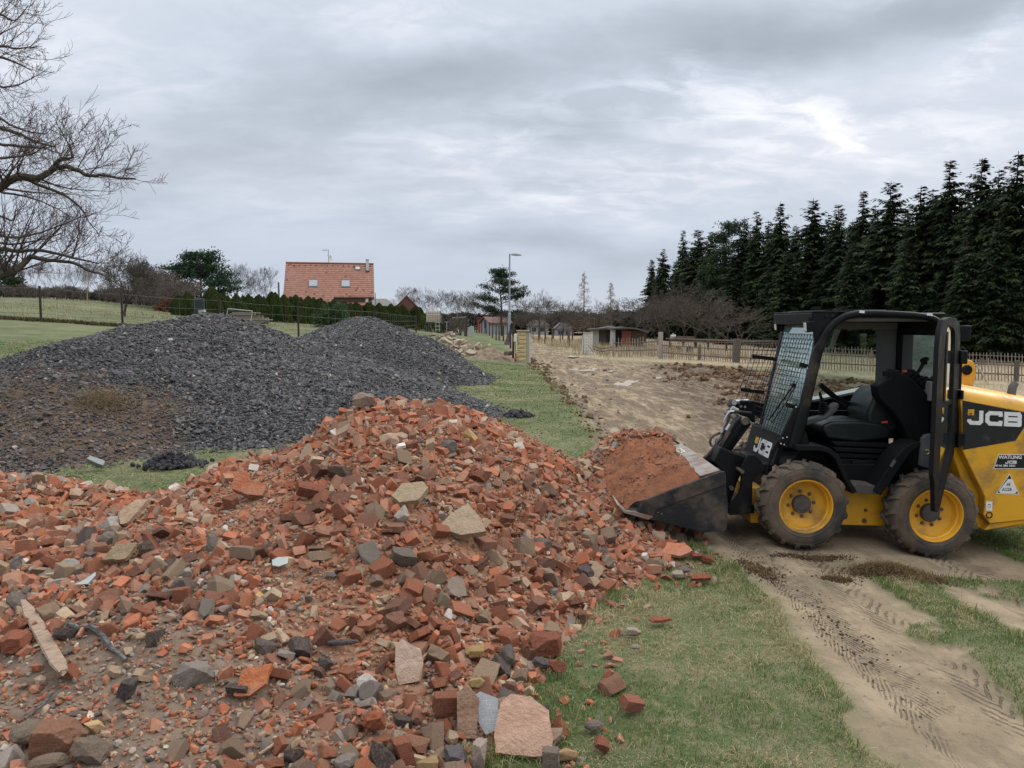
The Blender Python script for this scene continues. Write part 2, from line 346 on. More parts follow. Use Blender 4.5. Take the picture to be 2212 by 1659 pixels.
# ================================================================= GROUND
def build_ground():
    xs = list(np.arange(-8.5, 13.0, .05)); d = .05
    while xs[-1] < 1800: d *= 1.055; xs.append(xs[-1] + d)
    d = .05; lo = [xs[0]]
    while lo[-1] > -1800: d *= 1.055; lo.append(lo[-1] - d)
    xs = np.array(lo[::-1][:-1] + xs)
    ys = list(np.arange(1.2, 12.0, .045)); d = .045
    while ys[-1] < 60: d *= 1.012; ys.append(ys[-1] + d)
    while ys[-1] < 2600: d *= 1.08; ys.append(ys[-1] + d)
    d = .05; lo = [ys[0]]
    while lo[-1] > -60: d *= 1.15; lo.append(lo[-1] - d)
    ys = np.array(lo[::-1][:-1] + ys)
    X, Y = np.meshgrid(xs, ys); x = X.ravel(); y = Y.ravel()
    z = ground_z(x, y); dirt, mud, dry, road = masks(x, y)
    V = np.stack([x, y, z], 1); nx = len(xs); ny = len(ys)
    i = np.arange(nx * ny).reshape(ny, nx)
    F = np.stack([i[:-1, :-1].ravel(), i[:-1, 1:].ravel(), i[1:, 1:].ravel(), i[1:, :-1].ravel()], 1)
    C = np.stack([dirt, mud, dry], 1)
    # material
    t = NT('ground_surface'); v = t.coord('World'); a = t.attr('Col'); sp = t.n('ShaderNodeSeparateColor'); t.l(a, sp.inputs[0])
    D, Mu, Dr = sp.outputs
    v2 = t.coord('World', (1, 1, 0))
    g = t.noise(v, 1.1, 6, .62); g2 = t.noise(v, 9, 5, .6); g3 = t.noise(v, 60, 3, .6)
    grass = t.mix(t.rng(g, .40, .60), (.082, .118, .042), (.150, .155, .078))
    grass = t.mix(t.rng(g2, .42, .66, 0, .75), grass, (.26, .215, .135))
    big = t.noise(v, .12, 4, .5)
    grass = t.mix(t.rng(big, .35, .65, 0, .35), grass, (.105, .14, .055)); grass = t.mix(t.rng(t.noise(v, .45, 5, .65), .42, .60, 0, .7), grass, (.062, .092, .032)); grass = t.mix(t.rng(t.noise(v, 1.7, 5, .65), .52, .62, 0, .5), grass, (.20, .175, .10))
    grass = t.mix(t.rng(t.noise(v, 4.2, 6, .7), .60, .68, 0, .6), grass, (.17, .13, .09)); grass = t.scale(grass, t.math('MULTIPLY_ADD', g3, .62, .56))
    straw = t.mix(t.rng(g2, .35, .65), (.34, .275, .18), (.22, .17, .11))
    straw = t.mix(t.rng(g, .5, .64, 0, .5), straw, (.15, .15, .06))
    straw = t.scale(straw, t.math('MULTIPLY_ADD', g3, .6, .7))
    sand = t.mix(t.rng(t.noise(v, 2.2, 6, .6), .38, .62), (.320, .252, .168), (.240, .186, .122))
    sand = t.mix(t.rng(t.noise(t.coord('World', (1.4, .5, 1)), 3.2, 7, .7), .46, .62, 0, .55), sand, (.165, .128, .088)); sand = t.mix(t.rng(t.noise(v, 14, 6, .7), .53, .70, 0, .65), sand, (.12, .09, .065))
    vs = t.coord('World', (1.6, .35, 1)); 
    ms = t.noise(vs, 2.4, 8, .68, .4)
    sxy = t.n('ShaderNodeSeparateXYZ'); t.l(v, sxy.inputs[0]); rgh = t.rng(t.math('ADD', t.math('SUBTRACT', sxy.outputs[0], t.math('MULTIPLY', t.math('SUBTRACT', sxy.outputs[1], 9.0), .11)), t.math('MULTIPLY', t.math('SUBTRACT', t.noise(v, .5, 4), .5), 3.0)), 2.2, 4.4)
    lanec = t.mix(t.rng(ms, .40, .56), (.285, .215, .135), (.160, .120, .080)); lanec = t.mix(t.rng(t.noise(vs, 6.5, 6, .7), .52, .64, 0, .8), lanec, (.105, .075, .050))
    roughc = t.mix(t.rng(ms, .38, .58), (.27, .20, .13), (.14, .10, .068)); roughc = t.mix(t.rng(t.noise(vs, 6.5, 6, .7), .48, .64, 0, .8), roughc, (.075, .053, .038))
    mudc = t.mix(rgh, lanec, roughc); vl = t.coord('World', (1.3, .16, 1)); mudc = t.mix(t.rng(t.noise(vl, 1.5, 5, .6), .50, .62, 0, .62), mudc, (.125, .090, .060)); mudc = t.mix(t.rng(t.noise(vl, 2.3, 4, .6), .56, .66, 0, .5), mudc, (.42, .34, .22))
    mudc = t.mix(t.rng(t.noise(v, .55, 3, .6), .54, .66, 0, .4), mudc, (.36, .28, .175))
    col = t.mix(Dr, grass, straw); col = t.mix(D, col, sand); col = t.mix(Mu, col, mudc)
    # tyre prints: slanting bars inside lanes of the track
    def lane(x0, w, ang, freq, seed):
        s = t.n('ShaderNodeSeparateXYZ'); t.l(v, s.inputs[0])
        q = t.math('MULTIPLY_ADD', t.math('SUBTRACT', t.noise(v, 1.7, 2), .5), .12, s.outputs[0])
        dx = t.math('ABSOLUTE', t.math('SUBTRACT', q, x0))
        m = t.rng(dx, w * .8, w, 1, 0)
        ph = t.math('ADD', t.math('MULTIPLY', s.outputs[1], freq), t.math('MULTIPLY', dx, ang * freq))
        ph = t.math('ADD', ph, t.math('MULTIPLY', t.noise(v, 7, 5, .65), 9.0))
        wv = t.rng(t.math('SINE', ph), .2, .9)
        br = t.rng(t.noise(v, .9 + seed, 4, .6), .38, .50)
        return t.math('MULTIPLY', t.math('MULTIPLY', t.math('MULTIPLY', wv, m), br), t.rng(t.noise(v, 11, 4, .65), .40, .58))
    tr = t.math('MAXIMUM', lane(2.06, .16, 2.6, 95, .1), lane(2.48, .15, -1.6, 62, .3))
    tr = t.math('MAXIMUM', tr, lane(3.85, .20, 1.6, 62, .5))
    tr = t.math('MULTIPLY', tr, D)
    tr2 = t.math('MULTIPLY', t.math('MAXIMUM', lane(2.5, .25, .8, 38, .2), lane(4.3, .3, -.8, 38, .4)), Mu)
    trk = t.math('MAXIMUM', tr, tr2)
    h = t.math('ADD', t.math('MULTIPLY', t.noise(v, 35, 6, .7), .5), t.math('MULTIPLY', t.noise(v, 9, 5, .6), .7))
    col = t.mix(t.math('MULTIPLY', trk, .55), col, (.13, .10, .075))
    h = t.math('SUBTRACT', h, t.math('MULTIPLY', trk, .9))
    h = t.math('ADD', h, t.math('MULTIPLY', t.math('MULTIPLY', t.noise(vs, 7, 6, .7), Mu), t.math('MULTIPLY_ADD', rgh, 5.0, 2.0)))
    t.bump(h, 1.0, .035)
    ro = t.math('SUBTRACT', .95, t.math('MULTIPLY', Mu, t.rng(ms, .36, .48, .45, 0)))
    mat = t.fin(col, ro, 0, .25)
    fc = F
    cx = dirt[fc].mean(1); cm = mud[fc].mean(1)
    near = cx > .5; md = (cm > .5) & ~near; rest = ~(near | md)
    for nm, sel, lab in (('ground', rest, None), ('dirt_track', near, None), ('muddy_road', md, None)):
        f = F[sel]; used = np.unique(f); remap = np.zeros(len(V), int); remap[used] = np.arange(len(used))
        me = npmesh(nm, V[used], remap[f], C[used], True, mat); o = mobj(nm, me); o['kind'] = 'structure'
build_ground()

# ================================================================= ROCK KIT
def ico(sub):
    bm = bmesh.new(); bmesh.ops.create_icosphere(bm, subdivisions=sub, radius=1)
    V = np.array([v.co[:] for v in bm.verts]); F = np.array([[v.index for v in f.verts] for f in bm.faces]); bm.free(); return V, F
def rotm(rng, n):
    q = rng.normal(size=(n, 4)); q /= np.linalg.norm(q, axis=1)[:, None]; w, x, y, z = q.T
    return np.stack([1 - 2 * (y * y + z * z), 2 * (x * y - z * w), 2 * (x * z + y * w), 2 * (x * y + z * w), 1 - 2 * (x * x + z * z), 2 * (y * z - x * w),
                     2 * (x * z - y * w), 2 * (y * z + x * w), 1 - 2 * (x * x + y * y)], 1).reshape(n, 3, 3)
def rock(rng, sub, kind):
    """a broken piece cut by planes, so that its faces are flat and its edges crisp; sub>=3: edges worn and surface rough"""
    bm = bmesh.new()
    if kind == 'pebble':
        bmesh.ops.create_icosphere(bm, subdivisions=max(1, min(sub, 2)), radius=1); dims = np.array([1.15, rng.uniform(.7, .95), rng.uniform(.55, .8)]); cuts = 3; lo, hi = .6, .85
    else:
        bmesh.ops.create_cube(bm, size=2)
        dims = {'brick': np.array([1.0, rng.uniform(.55, .95), rng.uniform(.36, .7)]), 'shard': np.array([1.0, rng.uniform(.5, .9), rng.uniform(.14, .30)]), 'stone': np.array([1.1, rng.uniform(.75, 1.05), rng.uniform(.6, .95)])}[kind]
        cuts = {'brick': rng.randint(2, 5), 'shard': 5, 'stone': 9}[kind]; lo, hi = {'brick': (.48, .85), 'shard': (.5, .85), 'stone': (.48, .72)}[kind]
    for v in bm.verts: v.co = Vector([v.co[i] * dims[i] * (1 + rng.uniform(-.07, .07)) for i in range(3)])
    for _ in range(cuts):
        n = rng.normal(size=3)
        if kind == 'shard': n[2] *= .35
        n /= np.linalg.norm(n); d = (np.abs(n) * dims).sum() * rng.uniform(lo, hi) if kind != 'pebble' else (np.linalg.norm(n * dims)) * rng.uniform(lo, hi)
        r = bmesh.ops.bisect_plane(bm, geom=list(bm.verts) + list(bm.edges) + list(bm.faces), plane_co=Vector(n * d), plane_no=Vector(n), clear_outer=True)
        e = [g for g in r['geom_cut'] if isinstance(g, bmesh.types.BMEdge)]
        if e:
            try: bmesh.ops.edgeloop_fill(bm, edges=e)
            except Exception: pass
    bmesh.ops.remove_doubles(bm, verts=bm.verts, dist=.03)
    r = bmesh.ops.convex_hull(bm, input=list(bm.verts))
    gi = [g for g in r['geom_interior'] if isinstance(g, bmesh.types.BMVert)]
    if gi: bmesh.ops.delete(bm, geom=gi, context='VERTS')
    bmesh.ops.delete(bm, geom=[f for f in bm.faces if f.calc_area() < 1e-9], context='FACES_ONLY')
    hv = np.array([v.co[:] for v in bm.verts]); bm.free(); bm = bmesh.new()
    for p in hv: bm.verts.new(p)
    r = bmesh.ops.convex_hull(bm, input=list(bm.verts)); gi = [g for g in r['geom_interior'] + r['geom_unused'] if isinstance(g, bmesh.types.BMVert)]
    if gi: bmesh.ops.delete(bm, geom=gi, context='VERTS')
    if sub >= 3:
        bmesh.ops.dissolve_limit(bm, angle_limit=R(4), verts=bm.verts, edges=bm.edges)
        bmesh.ops.bevel(bm, geom=list(bm.edges) + list(bm.verts), offset=.045 if kind != 'shard' else .03, segments=2, profile=.6, affect='EDGES', clamp_overlap=True)
        bmesh.ops.triangulate(bm, faces=bm.faces); 
        for _ in range(2 if sub == 3 else 3):
            le = [e for e in bm.edges if e.calc_length() > .16]
            if le: bmesh.ops.subdivide_edges(bm, edges=le, cuts=1); bmesh.ops.triangulate(bm, faces=bm.faces)
    else: bmesh.ops.triangulate(bm, faces=bm.faces)
    bm.verts.ensure_lookup_table(); bm.verts.index_update()
    V = np.array([v.co[:] for v in bm.verts]); F = np.array([[v.index for v in f.verts] for f in bm.faces]); bm.free()
    if sub >= 3:
        q = V * 3.1; s_ = rng.uniform(0, 50)
        nz = fbm(q[:, 0] + s_, q[:, 1] + q[:, 2] * 1.3, 4, .62) + fbm(q[:, 1] + s_, q[:, 2] - q[:, 0] * 1.1, 4, .62) - 1
        V = V * (1 + nz[:, None] * .17)
    V -= (V.max(0) + V.min(0)) / 2; V /= np.abs(V).max()
    return V, F
def chip(rng, flat):
    """angular chip: hull of a few points, flat broken faces"""
    b1, _ = ico(1); V0 = b1 * np.array([1.15, rng.uniform(.65, 1), flat]); bm = bmesh.new()
    for p in V0[rng.choice(len(V0), 12, replace=False)] * rng.uniform(.78, 1.2, (12, 1)): bm.verts.new(p)
    r = bmesh.ops.convex_hull(bm, input=bm.verts); bmesh.ops.delete(bm, geom=[g for g in r['geom_interior'] if isinstance(g, bmesh.types.BMVert)], context='VERTS')
    bmesh.ops.triangulate(bm, faces=bm.faces); bm.verts.ensure_lookup_table(); bm.verts.index_update()
    o = (np.array([v.co[:] for v in bm.verts]), np.array([[v.index for v in f.verts] for f in bm.faces])); bm.free(); return o
def scatter_mesh(name, protos, P, S, rng, col, mat, flat=.0, smooth=False, tilt=None, squash=None):
    """P (n,3) centres, S (n,) half sizes, col (n,3)"""
    n = len(P); which = rng.randint(0, len(protos), n); Vs = []; Fs = []; Cs = []; off = 0
    for k, (pv, pf) in enumerate(protos):
        idx = np.where(which == k)[0]
        if len(idx) == 0: continue
        if tilt is not None:         # random yaw, small random tilt
            m = len(idx); yaw = rng.uniform(0, 6.283, m); ax = rng.normal(size=(m, 2)) * tilt
            c, s = np.cos(yaw), np.sin(yaw); Rz = np.zeros((m, 3, 3)); Rz[:, 0, 0] = c; Rz[:, 0, 1] = -s; Rz[:, 1, 0] = s; Rz[:, 1, 1] = c; Rz[:, 2, 2] = 1
            a, b = ax.T; Rx = np.zeros((m, 3, 3)); Rx[:, 0, 0] = 1; Rx[:, 1, 1] = np.cos(a); Rx[:, 1, 2] = -np.sin(a); Rx[:, 2, 1] = np.sin(a); Rx[:, 2, 2] = np.cos(a)
            Ry = np.zeros((m, 3, 3)); Ry[:, 1, 1] = 1; Ry[:, 0, 0] = np.cos(b); Ry[:, 0, 2] = np.sin(b); Ry[:, 2, 0] = -np.sin(b); Ry[:, 2, 2] = np.cos(b)
            M = Rx @ Ry @ Rz
        else: M = rotm(rng, len(idx))
        sc3 = rng.uniform(.8, 1.2, (len(idx), 3)) * S[idx][:, None]
        V = np.einsum('nij,nvj->nvi', M, pv[None] * sc3[:, None, :]) + P[idx][:, None, :]
        m, v = V.shape[:2]; Vs.append(V.reshape(-1, 3)); Fs.append((pf[None] + (np.arange(m) * v)[:, None, None] + off).reshape(-1, 3))
        Cs.append(np.repeat(col[idx], v, 0)); off += m * v
    return npmesh(name, np.concatenate(Vs), np.concatenate(Fs), np.concatenate(Cs), smooth, mat)
PAL = {'brick': [(156, 90, 62), (150, 84, 58), (164, 100, 70), (130, 80, 62), (124, 84, 68), (164, 94, 62), (146, 100, 80), (156, 108, 86), (154, 86, 58)],
       'tan': [(158, 136, 112), (146, 124, 100), (166, 146, 122), (138, 118, 98), (150, 126, 106)], 'grey': [(126, 120, 114), (112, 106, 102), (140, 134, 126)],
       'white': [(190, 182, 170), (200, 194, 184), (182, 166, 150)], 'dark': [(64, 64, 66), (84, 78, 78), (72, 66, 64)], 'yellow': [(186, 156, 104)]}
def pick(rng, n, mixw):
    ks = list(mixw); p = np.array([mixw[k] for k in ks], float); p /= p.sum(); w = rng.choice(len(ks), n, p=p); out = np.zeros((n, 3))
    for i in range(n):
        c = PAL[ks[w[i]]]; out[i] = srgb(*c[rng.randint(len(c))])
    return out * rng.uniform(.72, 1.12, (n, 1)), np.array(ks)[w]
def rock_mat(name, obj=False, dust=(.30, .22, .16), damt=.5):
    t = NT(name); v = t.coord('Object' if obj else 'World')
    base = t.n('ShaderNodeObjectInfo').outputs['Color'] if obj else t.attr('Col')
    s = 9 if obj else 22
    n = t.noise(v, s, 6, .65); n2 = t.noise(v, s * 5, 4, .65)
    c = t.scale(base, t.math('MULTIPLY_ADD', n, .9, .55))
    c = t.mix(t.rng(t.noise(v, s * .6, 7, .7), .42, .64, .10, damt), c, dust)
    c = t.scale(c, t.math('MULTIPLY_ADD', n2, .5, .74))
    t.bump(t.math('ADD', n, t.math('MULTIPLY', n2, .6)), .7, .006 if not obj else .05)
    return t.fin(c, .93, 0, .2)
M_rub = rock_mat('rubble_stone', False, (.29, .20, .14), .50); M_big = rock_mat('broken_masonry', True, (.29, .20, .145), .52)

# ================================================================= RED RUBBLE HEAP
HEAP = RBF([(-1.0, 7.07, 1.13), (-1.42, 7.1, 1.11), (-.64, 7.35, 1.08), (-.03, 7.75, .83), (.52, 7.9, .53), (.83, 7.95, .38), (-1.94, 6.98, .80), (-2.33, 7.1, .66),
            (-2.67, 7.1, .54), (-3.15, 7.03, .30), (-3.5, 7.07, .30), (-4.3, 7.14, .40), (-4.75, 7.2, .42), (-6.2, 7.2, .42), (-8, 7.2, .3), (-9.5, 6, -.2),
            (-7, 8.6, -.15), (-4.5, 8.4, -.12), (-3.3, 7.9, -.12), (-2.6, 8.5, -.1), (-1.6, 9.1, -.1), (-.8, 9.3, -.1), (0, 9.4, -.1), (.8, 9.2, -.1), (1.5, 9.0, -.1),
            (-1, 6, .92), (-1, 5, .60), (-1, 4.2, .36), (-1, 3.2, .14), (-1, 2.2, .06), (-2.1, 6.1, .64), (-1.9, 5.4, .60), (-2, 4.6, .42), (-2, 3.8, .28), (-2, 3, .16), (-2, 2, .1), (-3.5, 6, .3), (-3.5, 5, .27),
            (-3.5, 4, .2), (-3.2, 3, .2), (-5.5, 5, .25), (-5.5, 3, .2), (-8, 3, .1), (0, 6.6, .78), (0, 5.7, .46), (-.1, 4.6, .2), (-.2, 3.7, .1), (-.9, 1.2, 0.0), (-3, 1, 0.02),
            (.42, 4.2, -.02), (.8, 5.25, -.03), (1.4, 6.0, -.03), (.2, 3.3, -.02), (.05, 2.2, -.03), (.9, 2.5, -.15), (1.4, 4.4, -.2), (1.9, 5.6, -.2), (.9, 6.2, .15), (1.1, 7.0, .28), (.6, 7.0, .45),
            (1.25, 8.0, .36), (1.5, 6.9, .0), (2.2, 7.6, -.2), (0, 10.5, -.6), (-4, 10, -.6), (1.6, 8.4, 0), (0, .5, -.1), (-3, -1, -.3)], .35)
def heap_z(x, y):
    z = HEAP(x, y)
    return z + (fbm(x * 1.8 + 3, y * 1.8, 4) - .5) * .16 * sstep(0, .25, z) + (fbm(x * 7, y * 7, 3) - .5) * .03
def top_z(x, y):
    x = np.array([x]); y = np.array([y]); return float(max(heap_z(x, y)[0], ground_z(x, y)[0]))
def on_heap(px, py):
    """the spot of the heap or ground seen at a picture position"""
    for Y in np.arange(2.6, 12, .02):
        p = W(px, py, Y)
        if p.z <= top_z(p.x, p.y): return p
    return W(px, py, 8)
# room kept free of small stones for the pieces that are singled out (picture position, radius)
EXC = [(540, 1090, 38), (1130, 1640, 75), (886, 1480, 40), (1000, 1170, 45), (888, 1104, 34), (1460, 1210, 30), (545, 1520, 34), (300, 1140, 34), (265, 1228, 26), (965, 1550, 36), (1178, 1420, 40), (420, 1480, 40), (62, 1610, 40), (132, 1625, 56),
       (196, 1645, 36), (277, 1512, 22), (515, 1514, 24), (872, 1222, 26), (808, 1585, 30), (672, 1080, 32), (786, 884, 24), (740, 1406, 36), (34, 1410, 34), (1050, 1600, 50), (1045, 1645, 40), (605, 1238, 20), (185, 1278, 22),
       (60, 1350, 20), (78, 1385, 22), (95, 1415, 22), (112, 1445, 22), (128, 1470, 22), (160, 1370, 14), (200, 1372, 14), (225, 1400, 14), (250, 1424, 14), (268, 1440, 12), (1276, 1004, 16), (1302, 1010, 14)]
def build_heap():
    rng = np.random.RandomState(11)
    xs = np.arange(-9.5, 2.4, .035); ys = np.arange(.2, 10.2, .035); X, Y = np.meshgrid(xs, ys); x = X.ravel(); y = Y.ravel()
    z = heap_z(x, y); g = ground_z(x, y); V = np.stack([x, y, np.maximum(z, g - .03)], 1)
    i = np.arange(len(x)).reshape(len(ys), len(xs))
    F = np.stack([i[:-1, :-1].ravel(), i[:-1, 1:].ravel(), i[1:, 1:].ravel(), i[1:, :-1].ravel()], 1)
    keep = (z > g - .01)[F].any(1); F = F[keep]; used = np.unique(F); rm = np.zeros(len(V), int); rm[used] = np.arange(len(used))
    t = NT('brick_dust_soil'); v = t.coord('World')
    n = t.noise(v, 1.3, 5, .6); n2 = t.noise(v, 30, 6, .7); n3 = t.noise(v, 8, 4, .6)
    sepx = t.n('ShaderNodeSeparateXYZ'); t.l(v, sepx.inputs[0])
    red = t.mix(t.rng(n3, .4, .62), (.30, .150, .085), (.235, .125, .076))
    brn = t.mix(t.rng(n3, .4, .62), (.205, .155, .115), (.145, .108, .082))
    low = t.rng(t.math('ADD', t.math('MULTIPLY', n, 1.2), t.math('ADD', t.math('MULTIPLY', sepx.outputs[1], -1.0), t.math('MULTIPLY', sepx.outputs[0], -.75))), -3.3, -1.7)
    c = t.mix(low, red, brn); c = t.scale(c, t.math('MULTIPLY_ADD', n2, 1.0, .5))
    t.bump(t.math('ADD', n2, t.math('MULTIPLY', n3, .8)), 1.0, .02)
    mat = t.fin(c, .95, 0, .15)
    me = npmesh('rubble_soil', V[used], rm[F], None, True, mat); o = mobj('rubble_soil', me)
    tag(o, 'crumbled brick dust and brown soil that fills the red rubble heap', 'rubble soil', kind='stuff')
    # ---- candidates for stones
    n = 125000
    px = rng.uniform(-7.0, 2.3, n); py = rng.uniform(1.7, 9.6, n); pz = heap_z(px, py); gg = ground_z(px, py)
    soil = fbm(px * .9 + 5.3, py * .9 + 1.7, 3)      # patches of plain soil
    fine = np.zeros(n)
    for (a, b, r, w) in ((-2.05, 5.9, .55, 1), (-2.0, 5.2, .6, .8), (.25, 7.4, .55, 1), (-.5, 6.9, .35, .6), (-1.6, 3.0, .6, .9), (-2.3, 3.3, .5, .8), (.8, 7.5, .45, 1), (-2.9, 3.5, .4, .6), (-.9, 6.4, .3, .5), (-1.1, 4.3, .35, .5)):
        fine = np.maximum(fine, w * np.exp(-((px - a) ** 2 + (py - b) ** 2) / (r * r)))
    fine = np.clip(fine + (soil - .5) * 1.6, 0, 1)
    on = pz > gg + .0
    edge = (pz > gg - .10) & ~on & (rng.rand(n) < .05)
    S = np.exp(rng.normal(math.log(.0170), .52, n)); S = np.clip(S, .007, .060)
    keep = (on & (rng.rand(n) < 1.0 - .78 * fine)) | edge
    S = np.where(fine > .45, S * (1 - .45 * fine), S)
    for (ex, ey, er) in EXC:
        e = on_heap(ex, ey); keep &= ~((np.hypot(px - e.x, (py - e.y) * .8) < er * e.y / F2) & (S > .010))
    px, py, pz, gg, S, edge = [a[keep] for a in (px, py, pz, gg, S, edge)]
    # keep stones apart from others of similar size (large first) on a grid
    order = np.argsort(-S); cell = .05; grid = {}; ok = np.zeros(len(S), bool)
    for q in order:
        cx, cy = int(px[q] // cell), int(py[q] // cell); rr = S[q]; k = int(rr * 1.9 // cell) + 1; bad = False
        for ix in range(cx - k, cx + k + 1):
            for iy in range(cy - k, cy + k + 1):
                for j in grid.get((ix, iy), ()):
                    if (px[j] - px[q]) ** 2 + (py[j] - py[q]) ** 2 < (.70 * (S[j] + rr)) ** 2 * (.7 if rr < .02 else 1): bad = True; break
                if bad: break
            if bad: break
        if not bad: grid.setdefault((cx, cy), []).append(q); ok[q] = True
    px, py, pz, gg, S, edge = [a[ok] for a in (px, py, pz, gg, S, edge)]
    lown = np.clip((4.6 - py - .5 * (px + 1)) / 2, 0, 1)
    pz = np.where(edge, gg, pz) + S * rng.uniform(.1, .55, len(S))
    P = np.stack([px, py, pz], 1); n = len(S)
    colA, kA = pick(rng, n, dict(brick=76, tan=16, grey=4, white=2, dark=1.5, yellow=.3)); colB, kB = pick(rng, n, dict(brick=50, tan=26, grey=13, white=3.5, dark=5, yellow=1))
    useB = rng.rand(n) < lown; col = np.where(useB[:, None], colB, colA); kk = np.where(useB, kB, kA)
    # the stones that show largest become things of their own
    show = S / np.hypot(py, px); fr = (np.abs(px / py) < .66) & (py > 2.9)
    rank = np.argsort(-np.where(fr, show, 0))[:255]
    rest = np.ones(n, bool); rest[rank] = False
    kinds = ['brick', 'shard', 'stone', 'pebble']
    lo = [chip(rng, f_) for f_ in (.35, .45, .55, .6, .7, .8, .3, .5, .65, .75, .9, .4) for _ in range(3)]
    md = [rock(rng, 2, k) for k in ('brick', 'brick', 'shard', 'shard', 'shard', 'stone', 'stone', 'brick') for _ in range(5)]
    big = rest & (S > .025)
    sm = rest & ~big
    m1 = scatter_mesh('rubble', md, P[big], S[big] * 1.13, rng, col[big], M_rub, tilt=.7)
    m2 = scatter_mesh('rubble', lo, P[sm], S[sm] * 1.2, rng, col[sm], M_rub, tilt=.8)
    # loose grit between the stones
    q = 60000; gx = rng.uniform(-6, 2.0, q); gy = rng.uniform(1.9, 9.3, q); gz_ = heap_z(gx, gy); k = gz_ > ground_z(gx, gy) + .005
    gx, gy, gz_ = gx[k], gy[k], gz_[k]; s = np.exp(rng.normal(math.log(.0095), .35, len(gx)))
    gc, _ = pick(rng, len(gx), dict(brick=50, tan=32, grey=14, white=3, dark=2))
    m3 = scatter_mesh('rubble', [chip(rng, .7) for _ in range(5)], np.stack([gx, gy, gz_ + s * .3], 1), s, rng, gc, M_rub)
    bm = bmesh.new()
    for m in (m1, m2, m3): bm.from_mesh(m)
    me = bpy.data.meshes.new('rubble'); bm.to_mesh(me); bm.free(); me.materials.append(M_rub)
    o = mobj('rubble', me); tag(o, 'countless small broken brick and mortar pieces covering the red heap', 'rubble', kind='stuff')
    # individuals, sharing meshes by kind
    hi = {k: [npmesh('masonry_piece', *rock(rng, 3, k), None, False, M_big) for _ in range(7)] for k in kinds}
    for lst in hi.values():
        for me in lst: me.polygons.foreach_set('use_smooth', np.ones(len(me.polygons), bool)); me.set_sharp_from_angle(angle=R(24))
    LAB = {'brick': ('brick_fragment', 'broken red brick piece lying loose on the rubble heap', 'brick', 'larger broken red bricks on the rubble heap'),
           'tan': ('mortar_lump', 'tan mortar covered chunk lying loose on the rubble heap', 'mortar lump', 'larger tan mortar chunks on the rubble heap'),
           'grey': ('grey_stone', 'plain grey stone lying loose on the rubble heap', 'stone', 'larger grey stones on the rubble heap'),
           'white': ('pale_stone', 'whitish plaster lump lying loose on the rubble heap', 'plaster lump', 'whitish plaster lumps on the rubble heap'),
           'dark': ('slag_lump', 'dark slag lump lying loose on the rubble heap', 'slag', 'dark slag lumps on the rubble heap'),
           'yellow': ('sandstone_lump', 'yellowish sandstone lump lying loose on the rubble heap', 'sandstone', 'yellowish sandstone lumps on the rubble heap')}
    for q in rank:
        k = kk[q]; shp = {'brick': 'brick' if rng.rand() < .5 else 'shard', 'tan': 'stone' if rng.rand() < .6 else 'brick', 'grey': 'pebble' if rng.rand() < .6 else 'stone',
                          'white': 'stone', 'dark': 'stone', 'yellow': 'stone'}[k]
        nm, lab, cat, grp = LAB[k]
        o = mobj(nm, hi[shp][rng.randint(7)]); o.location = P[q]; s = S[q] * 1.18
        o.scale = (s * rng.uniform(.9, 1.15), s * rng.uniform(.85, 1.1), s * rng.uniform(.85, 1.1)); o.rotation_euler = (rng.normal() * .65, rng.normal() * .65, rng.uniform(0, 6))
        o.color = (*col[q], 1); tag(o, lab, cat, grp)
    return hi
HI = build_heap()
# ================================================================= GRAVEL HEAPS
GRAV = RBF([(-6.8, 17, 2.02), (-6.0, 17.6, 1.93), (-7.9, 17, 1.88), (-8.1, 16, 1.72), (-8.2, 15, 1.56), (-8.5, 14.4, 1.46), (-8.6, 13.5, 1.22), (-8.9, 13.2, 1.1), (-10, 12.4, .8), (-11.5, 11.5, .4),
            (-4.85, 17.3, 1.52), (-4.0, 17, 1.16), (-2.6, 17, .86), (-1.0, 16.5, .40), (.27, 15.4, -.02), (-4.6, 10.5, -.05), (-5.9, 9.8, -.05), (-7.2, 9.6, -.05), (-8.5, 9.6, .0), (-3.6, 10.9, -.05),
            (-2.6, 11.5, -.05), (-1.4, 12.6, -.05), (0, 14, -.05), (-5, 13, .92), (-6.3, 13, 1.12), (-3, 13.6, .66), (-7, 11.2, .62), (-5, 11.6, .46), (-8.0, 11.4, .7), (-1.5, 14.6, .40), (-3.5, 15.2, .95), (-5.5, 15, 1.45), (-7, 15, 1.6),
            (-5, 26, 2.08), (-4.6, 26, 2.03), (-3.7, 25.5, 1.82), (-2.85, 25.5, 1.45), (-1.65, 26, .72), (-.6, 27.4, .0), (-6.2, 26, 1.75), (-6.7, 25, 1.45), (-3, 20.3, .55), (-1.6, 21.5, .05), (-4.2, 20.5, .98), (-2.6, 23, .95), (-.9, 24.5, .1), (-5, 22.5, 1.5),
            (-6, 20.5, 1.35), (-8, 20.5, 1.0), (-10, 18, .9), (-12, 15, .6), (-8, 26, .9), (-5, 30, .7), (-2, 29, -.2), (0, 26, -.5), (1, 18, -.7), (.6, 13, -.6), (-3, 9, -.8), (-8, 8, -.6), (-12, 9, .0), (-9, 30, .6), (-1, 19, -.05), (-14, 18, .7)], .45)
def grav_z(x, y): return GRAV(x, y) + (fbm(x * .9 + 8, y * .9, 4) - .5) * .26 + (fbm(x * .42 + 2, y * .42 + 5, 2) - .5) * .18 + (fbm(x * 4, y * 4, 3) - .5) * .05
